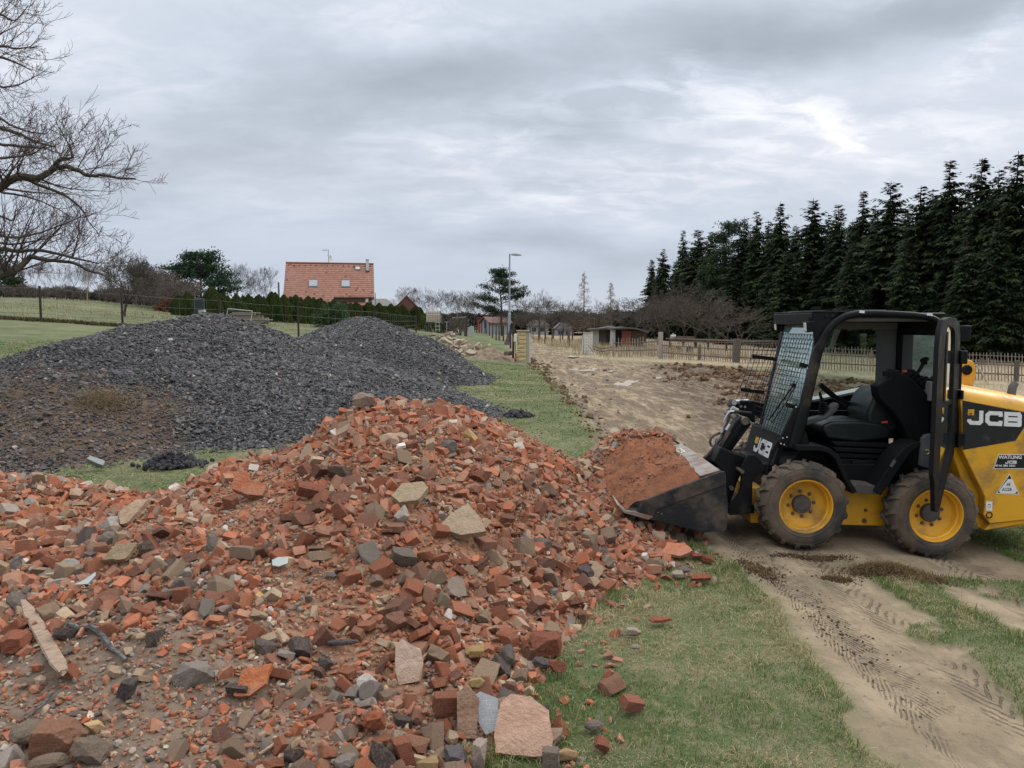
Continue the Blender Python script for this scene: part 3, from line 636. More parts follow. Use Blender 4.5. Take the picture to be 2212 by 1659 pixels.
def grav_soil(x, y):
    a = np.exp(-(((x + 6.9) / 1.9) ** 2 + ((y - 11.1) / 1.6) ** 2)) + .8 * np.exp(-(((x + 9) / 1.2) ** 2 + ((y - 12) / 1.2) ** 2)) + .75 * np.exp(-(((x + 5.6) / .7) ** 2 + ((y - 10.9) / .9) ** 2)) + .5 * np.exp(-(((x + 4.0) / .8) ** 2 + ((y - 20.2) / .9) ** 2))
    return np.clip(a * 1.6 - .30 + (fbm(x * 2.2, y * 2.2, 4) - .5) * 1.3 * np.clip(a * 2, 0, 1), 0, 1)
def build_gravel():
    rng = np.random.RandomState(5)
    xs = np.arange(-13, 1.5, .06); ys = np.arange(8.6, 31, .06); X, Y = np.meshgrid(xs, ys); x = X.ravel(); y = Y.ravel()
    z = grav_z(x, y); g = ground_z(x, y); V = np.stack([x, y, np.maximum(z, g - .04)], 1)
    i = np.arange(len(x)).reshape(len(ys), len(xs)); F = np.stack([i[:-1, :-1].ravel(), i[:-1, 1:].ravel(), i[1:, 1:].ravel(), i[1:, :-1].ravel()], 1)
    keep = (z > g - .01)[F].any(1); F = F[keep]; used = np.unique(F); rm = np.zeros(len(V), int); rm[used] = np.arange(len(used))
    s = grav_soil(x, y); C = np.stack([s, s, s], 1)
    t = NT('slate_gravel_bed'); v = t.coord('World'); a = t.attr('Col'); n = t.noise(v, 16, 6, .7); n2 = t.noise(v, 3, 5, .6)
    sp = t.n('ShaderNodeSeparateColor'); t.l(a, sp.inputs[0])
    dk = t.mix(t.rng(n, .4, .62), (.022, .023, .025), (.065, .066, .070)); so = t.mix(t.rng(n2, .4, .6), (.115, .078, .052), (.085, .06, .042))
    c = t.mix(sp.outputs[0], dk, so); t.bump(n, 1.0, .05); mat = t.fin(c, .9, 0, .3)
    o = mobj('gravel_bed', npmesh('gravel_bed', V[used], rm[F], C[used], True, mat)); tag(o, 'dark fine grit and soil under the slate gravel of the two grey heaps', 'gravel bed', kind='stuff')
    n = 430000; px = rng.uniform(-11.5, .6, n); py = 9.2 + (29 - 9.2) * rng.rand(n) ** 1.5; pz = grav_z(px, py); gg = ground_z(px, py)
    so = grav_soil(px, py); stray = (pz > gg - .08) & (pz <= gg) & (rng.rand(n) < .15)
    k = ((pz > gg) & (rng.rand(n) > .72 * so)) | stray
    # leave out what lies on the far slopes
    dzx = grav_z(px, py + .3); k &= ~(((dzx - pz) / .3 < -.25) & (pz < 1.7))
    px, py, pz, gg, so, stray = [q[k] for q in (px, py, pz, gg, so, stray)]
    S = np.exp(rng.normal(math.log(.0135), .42, len(px))) * (1 + .022 * (py - 10)); S = np.clip(S, .007, .06)
    P = np.stack([px, py, np.where(stray, gg, pz) + S * rng.uniform(0, .55, len(px))], 1); n = len(px)
    c = np.array([srgb(80, 79, 80)]) * rng.uniform(.35, 1.45, (n, 1)) * np.array([[1, 1, 1]]) * (1 + rng.normal(size=(n, 3)) * .03)
    lt = rng.rand(n); c[lt < .009] = srgb(150, 147, 140); c[(lt > .02) & (lt < .035)] = srgb(120, 104, 88)
    c = np.where((so > .4)[:, None] & (rng.rand(n) < .5)[:, None], c * .5 + np.array([srgb(112, 94, 78)]) * .5, c)
    t = NT('slate_gravel'); a = t.attr('Col'); v = t.coord('World'); nn = t.noise(v, 45, 3, .6)
    m = t.fin(t.scale(a, t.math('MULTIPLY_ADD', nn, .6, .7)), .7, 0, .3)
    protos = [chip(rng, rng.uniform(.35, .7)) for _ in range(9)]
    me = scatter_mesh('slate_gravel', protos, P, S * 1.25, rng, c, m, tilt=.55)
    o = mobj('slate_gravel', me); tag(o, 'dark grey slate chippings heaped in two long mounds behind the brick rubble', 'gravel', kind='stuff')
build_gravel()

# ================================================================= GRASS, STRAW, CLODS
def blades(name, P, H, Wd, lean, col, rng, mat, label, cat):
    n = len(P); a = rng.uniform(0, 6.283, n); d = np.stack([np.cos(a), np.sin(a), np.zeros(n)], 1); s = np.stack([-np.sin(a), np.cos(a), np.zeros(n)], 1)
    a2 = rng.uniform(0, 6.283, n); s = np.stack([np.cos(a2), np.sin(a2), np.zeros(n)], 1)
    l = lean * rng.uniform(.2, 1.2, n); up = np.array([[0, 0, 1.0]])
    b0 = P - s * Wd[:, None]; b1 = P + s * Wd[:, None]
    mid = P + up * (H * .6)[:, None] + d * (l * H * .35)[:, None]; m0 = mid - s * (Wd * .75)[:, None]; m1 = mid + s * (Wd * .75)[:, None]
    tip = P + up * (H * (1 - .35 * np.clip(l, 0, 1.6)))[:, None] + d * (l * H)[:, None]
    V = np.stack([b0, b1, m0, m1, tip], 1).reshape(-1, 3); o5 = (np.arange(n) * 5)[:, None]
    F = np.concatenate([o5 + np.array([[0, 1, 3]]), o5 + np.array([[0, 3, 2]]), o5 + np.array([[2, 3, 4]])])
    o = mobj(name, npmesh(name, V, F, np.repeat(col, 5, 0), False, mat)); return tag(o, label, cat, kind='stuff')
def leaf_mat(name, rough=.75, trans=.25, k=1.0):
    t = NT(name); a = t.attr('Col'); t.fin(t.scale(a, k), rough, 0, .12)
    tr = t.n('ShaderNodeBsdfTranslucent'); t.l(a, tr.inputs[0]); mx = t.n('ShaderNodeMixShader'); mx.inputs[0].default_value = trans
    t.l(t.b.outputs[0], mx.inputs[1]); t.l(tr.outputs[0], mx.inputs[2]); t.l(mx.outputs[0], t.o.inputs[0]); return t.m
M_gr = leaf_mat('grass_blade')
def build_grass():
    rng = np.random.RandomState(21)
    def cand(n, x0, x1, y0, y1, pw=1.0):
        y = y0 + (y1 - y0) * rng.rand(n) ** pw; x = rng.uniform(x0, x1, n); return x, y
    def green(x, y):
        d, m, dr, road = masks(x, y); hz = heap_z(x, y); gzv = ground_z(x, y)
        return (np.maximum(d, m) < .45) & ((hz < gzv + .02) | (y > 9.6)), dr, gzv
    cols = np.array([srgb(98, 124, 64), srgb(118, 138, 78), srgb(84, 108, 56), srgb(134, 142, 92), srgb(168, 156, 118), srgb(188, 174, 138)])
    def colour(x, y, n, dryness=0):
        dn = fbm(x * 1.1 + 3, y * 1.1, 4) + (fbm(x * 5, y * 5, 3) - .5) * .6 + dryness
        pd = np.clip((dn - .46) * 5, 0.14, .95); r = rng.rand(n); isd = r < pd
        idx = np.where(isd, rng.choice([3, 4, 5], n, p=[.2, .45, .35]), rng.choice([0, 1, 2, 3], n, p=[.4, .25, .25, .1]))
        return cols[idx] * rng.uniform(.65, 1.1, (n, 1)), isd
    x, y = cand(330000, -1.2, 5.6, 2.4, 9.0, 1.35); ok, dr, g = green(x, y); ok &= (np.abs(x) < y * .74 + .3)
    d, m, _, _ = masks(x, y)
    x, y, g, d = x[ok], y[ok], g[ok], d[ok]; n = len(x); c, isd = colour(x, y, n)
    edge = np.exp(-((x - xL(y)) / .16) ** 2)
    tuft = sstep(.5, .62, fbm(x * 6 + 2, y * 6, 3))
    H = rng.uniform(.010, .030, n) * (1 + .8 * tuft + 1.2 * edge); H = np.where(rng.rand(n) < .02, H * 2.2, H) * (.7 + .9 * sstep(.42, .66, fbm(x * 2.1 + 30, y * 2.1, 3)))
    lean = np.where(isd, 1.8, .8); P = np.stack([x, y, g - .003], 1)
    blades('grass', P, H, np.full(n, .0013) * (1 + y * .10), lean, c, rng, M_gr, 'short half dry turf between the brick rubble and the wheel track', 'grass')
    # further lawn
    x, y = cand(150000, -13, 5, 8.5, 34, 1.5); ok, dr, g = green(x, y); ok &= (x < xL(y) + .1) & (np.abs(x) < y * .72 + .5)
    ok &= grav_z(x, y) < g + .03
    x, y, g = x[ok], y[ok], g[ok]; n = len(x); c, isd = colour(x, y, n, -.04); c = c * .98
    H = rng.uniform(.012, .032, n) * (1 + .01 * y); P = np.stack([x, y, g - .01], 1)
    blades('lawn_grass', P, H, .0018 * y ** .75, np.where(isd, 1.5, .9), c, rng, M_gr, 'pale green lawn around and behind the slate gravel heaps', 'lawn')
    # straw by the fences and in the fields
    def straw(name, n, x0, x1, y0, y1, h0, h1, w, label, cond=None, pw=1.0):
        x, y = cand(n, x0, x1, y0, y1, pw); d, m, dr, road = masks(x, y); ok = (road < .5)
        if cond is not None: ok &= cond(x, y, dr)
        cl = fbm(x * .8, y * .8 + 7, 3); ok &= rng.rand(n) < np.clip((cl - .35) * 4, .15, 1)
        x, y = x[ok], y[ok]; n = len(x); P = np.stack([x, y, ground_z(x, y) - .02], 1)
        sc_ = np.array([srgb(172, 158, 130), srgb(156, 140, 112), srgb(130, 116, 92), srgb(184, 172, 146)]); c = sc_[rng.randint(0, 4, n)] * rng.uniform(.7, 1.05, (n, 1))
        blades(name, P, rng.uniform(h0, h1, n) * np.clip((cl[ok] - .2) * 2, .5, 1.4), np.full(n, w), np.full(n, .5), c, rng, M_gr, label, 'dry grass')
    straw('dry_grass', 60000, 4.0, 40, 10, 60, .06, .26, .006, 'bleached dry grass along the paling fence and in the rough field', lambda x, y, dr: dr > .4)
    straw('tall_dry_grass', 16000, .2, 15, 44, 85, .25, .75, .012, 'tall bleached grass behind the two gate pillars', lambda x, y, dr: x > xR(y) - .3)
    straw('field_grass', 15000, -45, -6, 38, 85, .08, .32, .02, 'rough yellowed tussocks on the rise behind the wire fence', lambda x, y, dr: fbm(x * .25, y * .25) > .46)
    straw('weed_stalks', 260, 5.2, 9.5, 9.5, 15, .5, .95, .004, 'few tall bleached weed stalks seen through the cab', None)
    # stray tufts on the wheel track
    # clods along the mud
    n = 22000; x = rng.uniform(.3, 17, n); y = 8.8 + 33 * rng.rand(n) ** 1.25; d, m, dr, road = masks(x, y)
    el = np.exp(-((x - xL(y)) / .35) ** 2) * 1.2; rough = sstep(3.0, 5.6, x - (y - 9) * .12)
    rg = sstep(.45, .6, fbm(x * .7, y * .7 + 20, 3))
    ok = ((m > .3) | (el > .5)) & (rng.rand(n) < np.clip(.015 + .6 * el + rough * rg * 1.1, 0, 1)) & (road + el > .4)
    x, y, rough = x[ok], y[ok], rough[ok]; S = np.exp(rng.normal(math.log(.024), .5, len(x))) * (1 + .7 * rough) * (.6 + y * .03); S = np.clip(S, .01, .13)
    P = np.stack([x, y, ground_z(x, y) + S * .1], 1); c = np.array([srgb(96, 76, 58)]) * rng.uniform(.6, 1.35, (len(x), 1))
    t = NT('mud_clod'); a = t.attr('Col'); v = t.coord('World'); nn = t.noise(v, 30, 5, .7); t.bump(nn, 1, .02); mm = t.fin(t.scale(a, t.math('MULTIPLY_ADD', nn, 1, .5)), .95, 0, .15)
    me = scatter_mesh('mud_clods', [chip(rng, .6) for _ in range(6)] + [rock(rng, 2, 'stone') for _ in range(3)], P, S, rng, c, mm, tilt=.5); o = mobj('mud_clods', me)
    tag(o, 'brown clods of churned earth strewn over the muddy road and its edge', 'mud', kind='stuff')
    # torn turf by the machine and on the track
    def torn(name, cx, cy, rx, ry, h, nb, nc, label, base=srgb(92, 74, 56)):
        xs = rng.normal(cx, rx * .5, nc); ys = rng.normal(cy, ry * .5, nc); rr = np.exp(-(((xs - cx) / rx) ** 2 + ((ys - cy) / ry) ** 2) * 1.5)
        P = np.stack([xs, ys, ground_z(xs, ys) + rng.uniform(0, h, nc) * rr], 1); S = np.clip(np.exp(rng.normal(math.log(.0048), .45, nc)), 0, .011) * (1 + .5 * rr)
        me = scatter_mesh(name, [rock(rng, 1, 'pebble') for _ in range(3)], P, S, rng, np.array([base]) * rng.uniform(.5, 1.2, (nc, 1)), mm); me2 = None
        o = mobj(name, me); tag(o, label, 'torn turf', kind='stuff')
        if nb:
            xs = rng.normal(cx, rx * .42, nb); ys = rng.normal(cy, ry * .42, nb); rr = np.exp(-(((xs - cx) / rx) ** 2 + ((ys - cy) / ry) ** 2) * 1.5)
            P = np.stack([xs, ys, ground_z(xs, ys) + rng.uniform(0, h, nb) * rr], 1)
            c = np.array([srgb(128, 108, 78)]) * rng.uniform(.5, 1.2, (nb, 1))
            blades('torn_roots', P, rng.uniform(.02, .055, nb), np.full(nb, .0022), np.full(nb, 1.8), c, rng, M_gr, 'straggling roots in the ' + cat2(label), 'roots')
    def cat2(s): return s.split(',')[0]
    p = W(1895, 1215, 6.1); torn('torn_turf', 2.98, 6.0, .34, .17, .085, 1800, 1500, 'torn clump of brown turf, lying before the rear wheel')
    torn('torn_turf', 3.15, 5.92, .38, .15, .02, 500, 900, 'thin spread of brown crumbs, around the torn clump by the rear wheel')
    torn('torn_turf', 2.52, 5.85, .13, .07, .03, 150, 300, 'small rag of torn turf, left of the larger clump by the rear wheel')
    torn('torn_turf', 1.95, 6.0, .2, .28, .02, 200, 700, 'brown crumbs of earth, at the grass edge below the bucket')
    torn('torn_turf', 2.55, 6.42, .35, .09, .02, 100, 800, 'earth squeezed out, in front of the front wheel')
    torn('torn_turf', 2.07, 4.9, .26, 1.3, .004, 0, 260, 'dark crumbs of earth, along the left rut of the track')
    # lumps of slate at the tip of the gravel
    # straw bundle on the brown soil
    n = 1500; xs = rng.normal(-6.3, .20, n) + .25 * rng.rand(n); ys = rng.normal(11.6, .16, n); P = np.stack([xs, ys, grav_z(xs, ys) + rng.uniform(0, .1, n)], 1)
    blades('dead_grass_clump', P, rng.uniform(.03, .11, n), np.full(n, .0025), np.full(n, 2.6), np.array([srgb(140, 122, 94)]) * rng.uniform(.5, 1.1, (n, 1)), rng, M_gr, 'tangle of dead grass on the brown soil of the front grey heap', 'dead grass')
build_grass()
# puddles
def build_puddles():
    t = NT('puddle_water'); v = t.coord('World'); n = t.noise(v, 3, 3); t.bump(t.noise(v, 14, 2), .08, .01)
    m = t.fin(t.mix(t.rng(n, .35, .6), (.36, .29, .20), (.30, .24, .17)), .30, 0, .35)
    for k, (px, py, a, b, rot) in enumerate([(1345, 832, 1.6, .42, .25), (1265, 797, 1.3, .5, .1), (1368, 943, .35, .16, -.4), (1250, 768, 1.6, .5, .0), (1320, 800, 1.0, .3, .1), (1420, 812, .9, .22, .3)]):
        Y = 23.0
        for _ in range(30):
            p = W(px, py, Y); Y += (p.z - gz(p.x, Y)) * Y / 1.9 * .9
        zz = []
        P = []
        rng = random.Random(k)
        ph = [rng.uniform(0, 6.28) for _ in range(4)]
        for i in range(40):
            an = i / 40 * 2 * math.pi; r = 1 + .25 * math.sin(2 * an + ph[0]) + .18 * math.sin(3 * an + ph[1]) + .12 * math.sin(5 * an + ph[2]) + .06 * math.sin(9 * an + ph[3])
            u = b * r * math.cos(an); w = a * 1.25 * r * math.sin(an)
            P.append((p.x + u * math.cos(rot) + w * math.sin(rot), Y + w * math.cos(rot) - u * math.sin(rot)))
        A = np.array(P); z = float(np.percentile(ground_z(A[:, 0], A[:, 1]), 42))
        me = npmesh('puddle', [(q[0], q[1], z) for q in P], [tuple(range(40))], None, False, m); o = mobj('puddle', me); o['kind'] = 'structure'
build_puddles()

# ================================================================= SINGLED-OUT PIECES OF THE RUBBLE
rr_ = np.random.RandomState(3)
def piece(name, px, py, wpx, hpx, kind, colr, label, cat, lift=.35, rot=None, thick=None, seed=None, Y=None, plate=False):
    """wpx, hpx: size in the picture; the real size follows from the distance of the spot"""
    p = on_heap(px, py + hpx * .25) if Y is None else W(px, py, Y)
    m_per = p.y / F2; sx = wpx * m_per / 2; sz = hpx * m_per / 2
    rs = np.random.RandomState(seed if seed is not None else int(px * 7 + py))
    V, F = rock(rs, 4, kind)
    me = npmesh(name, V, F, None, False, M_big); me.polygons.foreach_set('use_smooth', np.ones(len(me.polygons), bool)); me.set_sharp_from_angle(angle=R(20))
    o = mobj(name, me); o.location = (p.x, p.y, p.z + sz * lift + .03)
    o.scale = (sx, (thick if thick else (sx + sz) * .5), sz)
    if rot is not None: o.rotation_euler = rot
    o.color = (*srgb(*colr, .9), 1); tag(o, label, cat); return o
def slab(name, px, py, outline, th, colr, label, cat, lean=.6, yaw=0, roll=0, lift=.0, mat=None, rough=.012):
    """a flat broken piece; outline in picture pixels round its centre, lying back by lean (0 flat, 1.57 upright)"""
    p = on_heap(px, py); k = p.y / F2
    bm = bmesh.new(); up = 1.0 / max(.35, math.sin(lean + .25))
    top = [bm.verts.new((a * k, -b * k * up, th / 2)) for a, b in outline]; f = bm.faces.new(top)
    r = bmesh.ops.extrude_face_region(bm, geom=[f]); bmesh.ops.translate(bm, verts=[v for v in r['geom'] if isinstance(v, bmesh.types.BMVert)], vec=(0, 0, -th))
    bmesh.ops.recalc_face_normals(bm, faces=bm.faces); bmesh.ops.triangulate(bm, faces=bm.faces)
    bmesh.ops.subdivide_edges(bm, edges=bm.edges, cuts=5, use_grid_fill=True)
    rs = random.Random(int(px))
    for v in bm.verts:
        q = v.co * 26; n = float(fbm(q.x + px, q.y + q.z, 3)) - .5; n2 = float(fbm(q.y * 1.3 + 9, q.x - q.z, 3)) - .5
        v.co += Vector((n2, n, n)) * rough
    me = bpy.data.meshes.new(name); bm.to_mesh(me); bm.free(); me.materials.append(mat or M_big)
    me.polygons.foreach_set('use_smooth', np.ones(len(me.polygons), bool)); me.set_sharp_from_angle(angle=R(25))
    o = mobj(name, me); o.location = (p.x, p.y, p.z + th * .5 + lift + .035); o.rotation_euler = (lean, roll, yaw); o.color = (*srgb(*colr, .9), 1); tag(o, label, cat); return o
slab('brick_slab', 540, 1080, [(-38, -28), (-12, -30), (2, -8), (40, 2), (36, 26), (2, 24), (-34, 10)], .045, (168, 96, 62), 'flat L-shaped slab of red brick on the crest left of the peak', 'brick slab', .75, lift=.05)
slab('plaster_slab', 1130, 1612, [(-62, 50), (-64, 10), (-48, -42), (-26, -56), (18, -51), (58, -26), (64, 26), (62, 52), (18, 58)], .07, (186, 150, 128), 'large pinkish plaster slab at the bottom edge of the rubble', 'plaster slab', .70, lift=.02)
slab('painted_tile', 886, 1466, [(-34, -30), (-20, -44), (22, -22), (30, 4), (24, 40), (-20, 48), (-30, 20)], .03, (196, 170, 150), 'broken tile speckled with white paint, standing in the dusty hollow', 'tile', 1.0, lift=.04)
slab('mortar_slab', 1000, 1160, [(-50, 20), (-30, -10), (10, -34), (40, 0), (52, 26), (0, 34)], .05, (164, 146, 122), 'large pointed tan mortar slab on the front slope', 'mortar slab', .6, lift=.05)
slab('mortar_slab', 888, 1096, [(-40, 12), (-22, -16), (24, -20), (38, -6), (20, 20), (-20, 26)], .04, (160, 144, 116), 'flat greyish tan slab high on the front slope', 'mortar slab', .55, lift=.05)
slab('brick_slab', 1460, 1207, [(-34, 10), (-16, -12), (20, -10), (36, 6), (4, 16)], .03, (196, 124, 92), 'pale orange flat tile piece near the right tip of the rubble', 'tile', .45, lift=.03)
slab('brick_slab', 545, 1512, [(-32, 30), (-22, -22), (40, -34), (34, 6), (4, 30)], .03, (190, 112, 70), 'orange hollow tile piece beside the black clinker', 'tile', .9, lift=.04)
slab('tan_slab', 300, 1130, [(-44, 10), (-20, -22), (14, -24), (-6, 30), (-20, 34)], .035, (188, 160, 132), 'pale angular slab on the left slope above the dusty hump', 'stone slab', .8, yaw=-.3, lift=.04)
slab('mortar_slab', 265, 1222, [(-34, 16), (-22, -16), (26, -20), (16, 14)], .03, (140, 124, 96), 'flat drab mortar slab on the left slope', 'mortar slab', .6, lift=.03)
slab('rose_slab', 1010, 1590, [(-20, 50), (-24, -40), (0, -56), (24, -30), (22, 50)], .05, (150, 118, 96), 'tall brown slab behind the wired glass', 'stone slab', 1.1, lift=.05)
piece('brick_block', 965, 1530, 62, 96, 'brick', (146, 84, 58), 'upright dark red brick block in the bottom middle of the rubble', 'brick block', .5, (0.1, 0.05, .2), .05, seed=4)
piece('brick_block', 1178, 1402, 84, 66, 'brick', (140, 70, 48), 'big dark red brick block above the right foot of the heap', 'brick block', .5, (.1, .1, .4), .06, seed=8)
piece('brick_block', 1205, 1450, 46, 86, 'shard', (142, 76, 50), 'tall split red brick leaning under the big dark block', 'brick block', .5, (1.2, .5, .4), .04, seed=9)
piece('boulder', 420, 1465, 84, 66, 'stone', (150, 144, 136), 'large grey and whitish boulder by the brown hollow', 'boulder', .5, (.2, .1, .6), seed=12)
piece('boulder', 62, 1592, 84, 80, 'pebble', (126, 116, 100), 'rounded drab grey boulder in the lower left corner', 'boulder', .4, (.3, .1, 1.2), seed=13)
piece('boulder', 132, 1606, 112, 96, 'stone', (150, 104, 80), 'biggest brown red boulder, in the lower left', 'boulder', .4, (.1, .2, .3), seed=14)
piece('boulder', 196, 1630, 76, 70, 'stone', (132, 118, 104), 'speckled mortar boulder right of the biggest brown red one', 'boulder', .4, seed=15, rot=(.4, .1, 0))
piece('boulder', 105, 1655, 80, 50, 'pebble', (134, 118, 100), 'smooth brown boulder cut by the lower edge on the left', 'boulder', .3, seed=16, rot=(.1, 0, .4))
piece('clinker', 277, 1500, 44, 54, 'stone', (62, 66, 72), 'rough black clinker lump standing alone on the brown dust', 'clinker', .6, seed=17)
piece('clinker', 515, 1504, 50, 36, 'stone', (58, 60, 64), 'rough black clinker lump beside the orange hollow tile', 'clinker', .6, seed=18)
piece('clinker', 1168, 1446, 40, 38, 'stone', (74, 76, 80), 'pointed dark stone beside the big dark red block', 'clinker', .6, seed=19)
piece('grey_block', 872, 1212, 56, 44, 'brick', (112, 104, 98), 'dull grey square block on the middle of the front slope', 'block', .5, (.3, .2, .3), seed=20)
piece('brick_block', 808, 1566, 50, 76, 'stone', (170, 88, 54), 'tall orange brick lump at the bottom of the rubble', 'brick block', .5, (.2, .3, .4), .06, seed=21)
piece('brick_block', 672, 1066, 66, 50, 'brick', (140, 76, 52), 'dark red half brick high on the left shoulder', 'brick block', .5, (.5, .3, .5), seed=22)
piece('crest_stone', 786, 876, 50, 34, 'stone', (156, 138, 122), 'tan stone standing on the very top of the rubble', 'stone', .8, (.1, .1, .2), seed=23)
piece('brick_block', 735, 1028, 52, 44, 'stone', (104, 88, 78), 'brown lump with holes just under the peak', 'mortar lump', .5, seed=24)
piece('brick_block', 1276, 996, 24, 30, 'brick', (140, 68, 44), 'upright red brick on the saddle beside the bucket load', 'brick block', .8, (0, .15, .3), .05, seed=25)
piece('brick_block', 1364, 1532, 52, 48, 'brick', (164, 98, 74), 'lone pinkish red brick block on the grass', 'brick block', .55, (.25, .35, .5), seed=26)
piece('brick_block', 1303, 1622, 36, 38, 'brick', (156, 84, 62), 'small red brick wedge on the grass by the bottom edge', 'brick block', .6, (.5, .6, .1), seed=27)
piece('boulder', 1284, 1580, 46, 34, 'pebble', (124, 116, 110), 'smooth grey stone in the grass below the lone brick', 'stone', .5, seed=28)
piece('yellow_stone', 1226, 1642, 46, 30, 'stone', (196, 162, 116), 'yellowish crumbly stone at the bottom edge in the grass', 'stone', .5, seed=29)
piece('yellow_stone', 865 + 160, 1482 - 60, 46, 34, 'stone', (190, 156, 96), 'ochre stone amid grey ones on the lower right slope', 'stone', .6, seed=30)
piece('yellow_stone', 1030, 1488, 38, 34, 'pebble', (192, 170, 112), 'pale yellow rounded stone left of the lone dark block', 'stone', .6, seed=31)
piece('white_stone', 1369, 1376, 34, 22, 'stone', (186, 172, 158), 'small whitish wedge stone lying in the grass', 'stone', .6, seed=32)
piece('white_stone', 1373, 1408, 26, 18, 'pebble', (172, 158, 142), 'small beige pebble in the grass below the whitish wedge', 'stone', .5, seed=33)
piece('broken_brick', 1426, 1348, 52, 26, 'shard', (164, 80, 52), 'crumbled red brick lying apart in the grass', 'brick', .5, (.1, .1, .3), seed=34)
piece('broken_brick', 1512, 1256, 44, 26, 'stone', (160, 80, 54), 'outermost big red lump at the right tip of the rubble', 'brick', .5, seed=35)
piece('broken_brick', 1478, 1238, 30, 22, 'pebble', (128, 120, 118), 'grey pebble beside the outermost red lump', 'stone', .5, seed=36)
piece('white_stone', 1462, 1248, 30, 18, 'stone', (190, 176, 160), 'white chip with red rim at the right tip', 'stone', .5, seed=37)
piece('broken_brick', 1506, 1208, 30, 20, 'shard', (158, 78, 54), 'red flake at the upper right tip of the rubble', 'brick', .5, seed=38)
piece('broken_brick', 1528, 1214, 26, 20, 'stone', (154, 76, 52), 'rightmost small red piece in the grass', 'brick', .5, seed=39)
piece('broken_brick', 1414, 1132, 22, 14, 'brick', (140, 72, 50), 'red brick lying right under the bucket edge', 'brick', .5, seed=40)
piece('rubber_scrap', 740, 1402, 74, 26, 'pebble', (84, 84, 88), 'dark grey crescent of rubber on the brick dust', 'rubber scrap', .8, (.0, 0, .1), .025, seed=41)
piece('brick_block', 34, 1398, 68, 46, 'stone', (160, 86, 58), 'big red triangular lump at the left edge beside the timber', 'brick block', .5, seed=42)
piece('slag_block', 372, 1012 + 280, 40, 26, 'pebble', (136, 116, 100), 'rounded light brown stone on the left slope', 'stone', .6, seed=43)
piece('slag_block', 1190, 1652, 40, 50, 'stone', (128, 118, 108), 'narrow grey stone right of the pinkish slab', 'stone', .5, seed=44)
piece('boulder', 1185, 1606, 66, 36, 'stone', (176, 154, 132), 'beige ribbed stone resting on the corner of the pinkish slab', 'stone', .6, seed=45)
piece('pale_block', 1035, 1645, 36, 70, 'stone', (190, 172, 160), 'upright whitish chunk left of the pinkish slab', 'stone', .5, seed=46)
piece('clinker', 985, 1650, 60, 44, 'stone', (92, 94, 104), 'bluish grey slate lump at the bottom edge', 'slate lump', .4, seed=47)
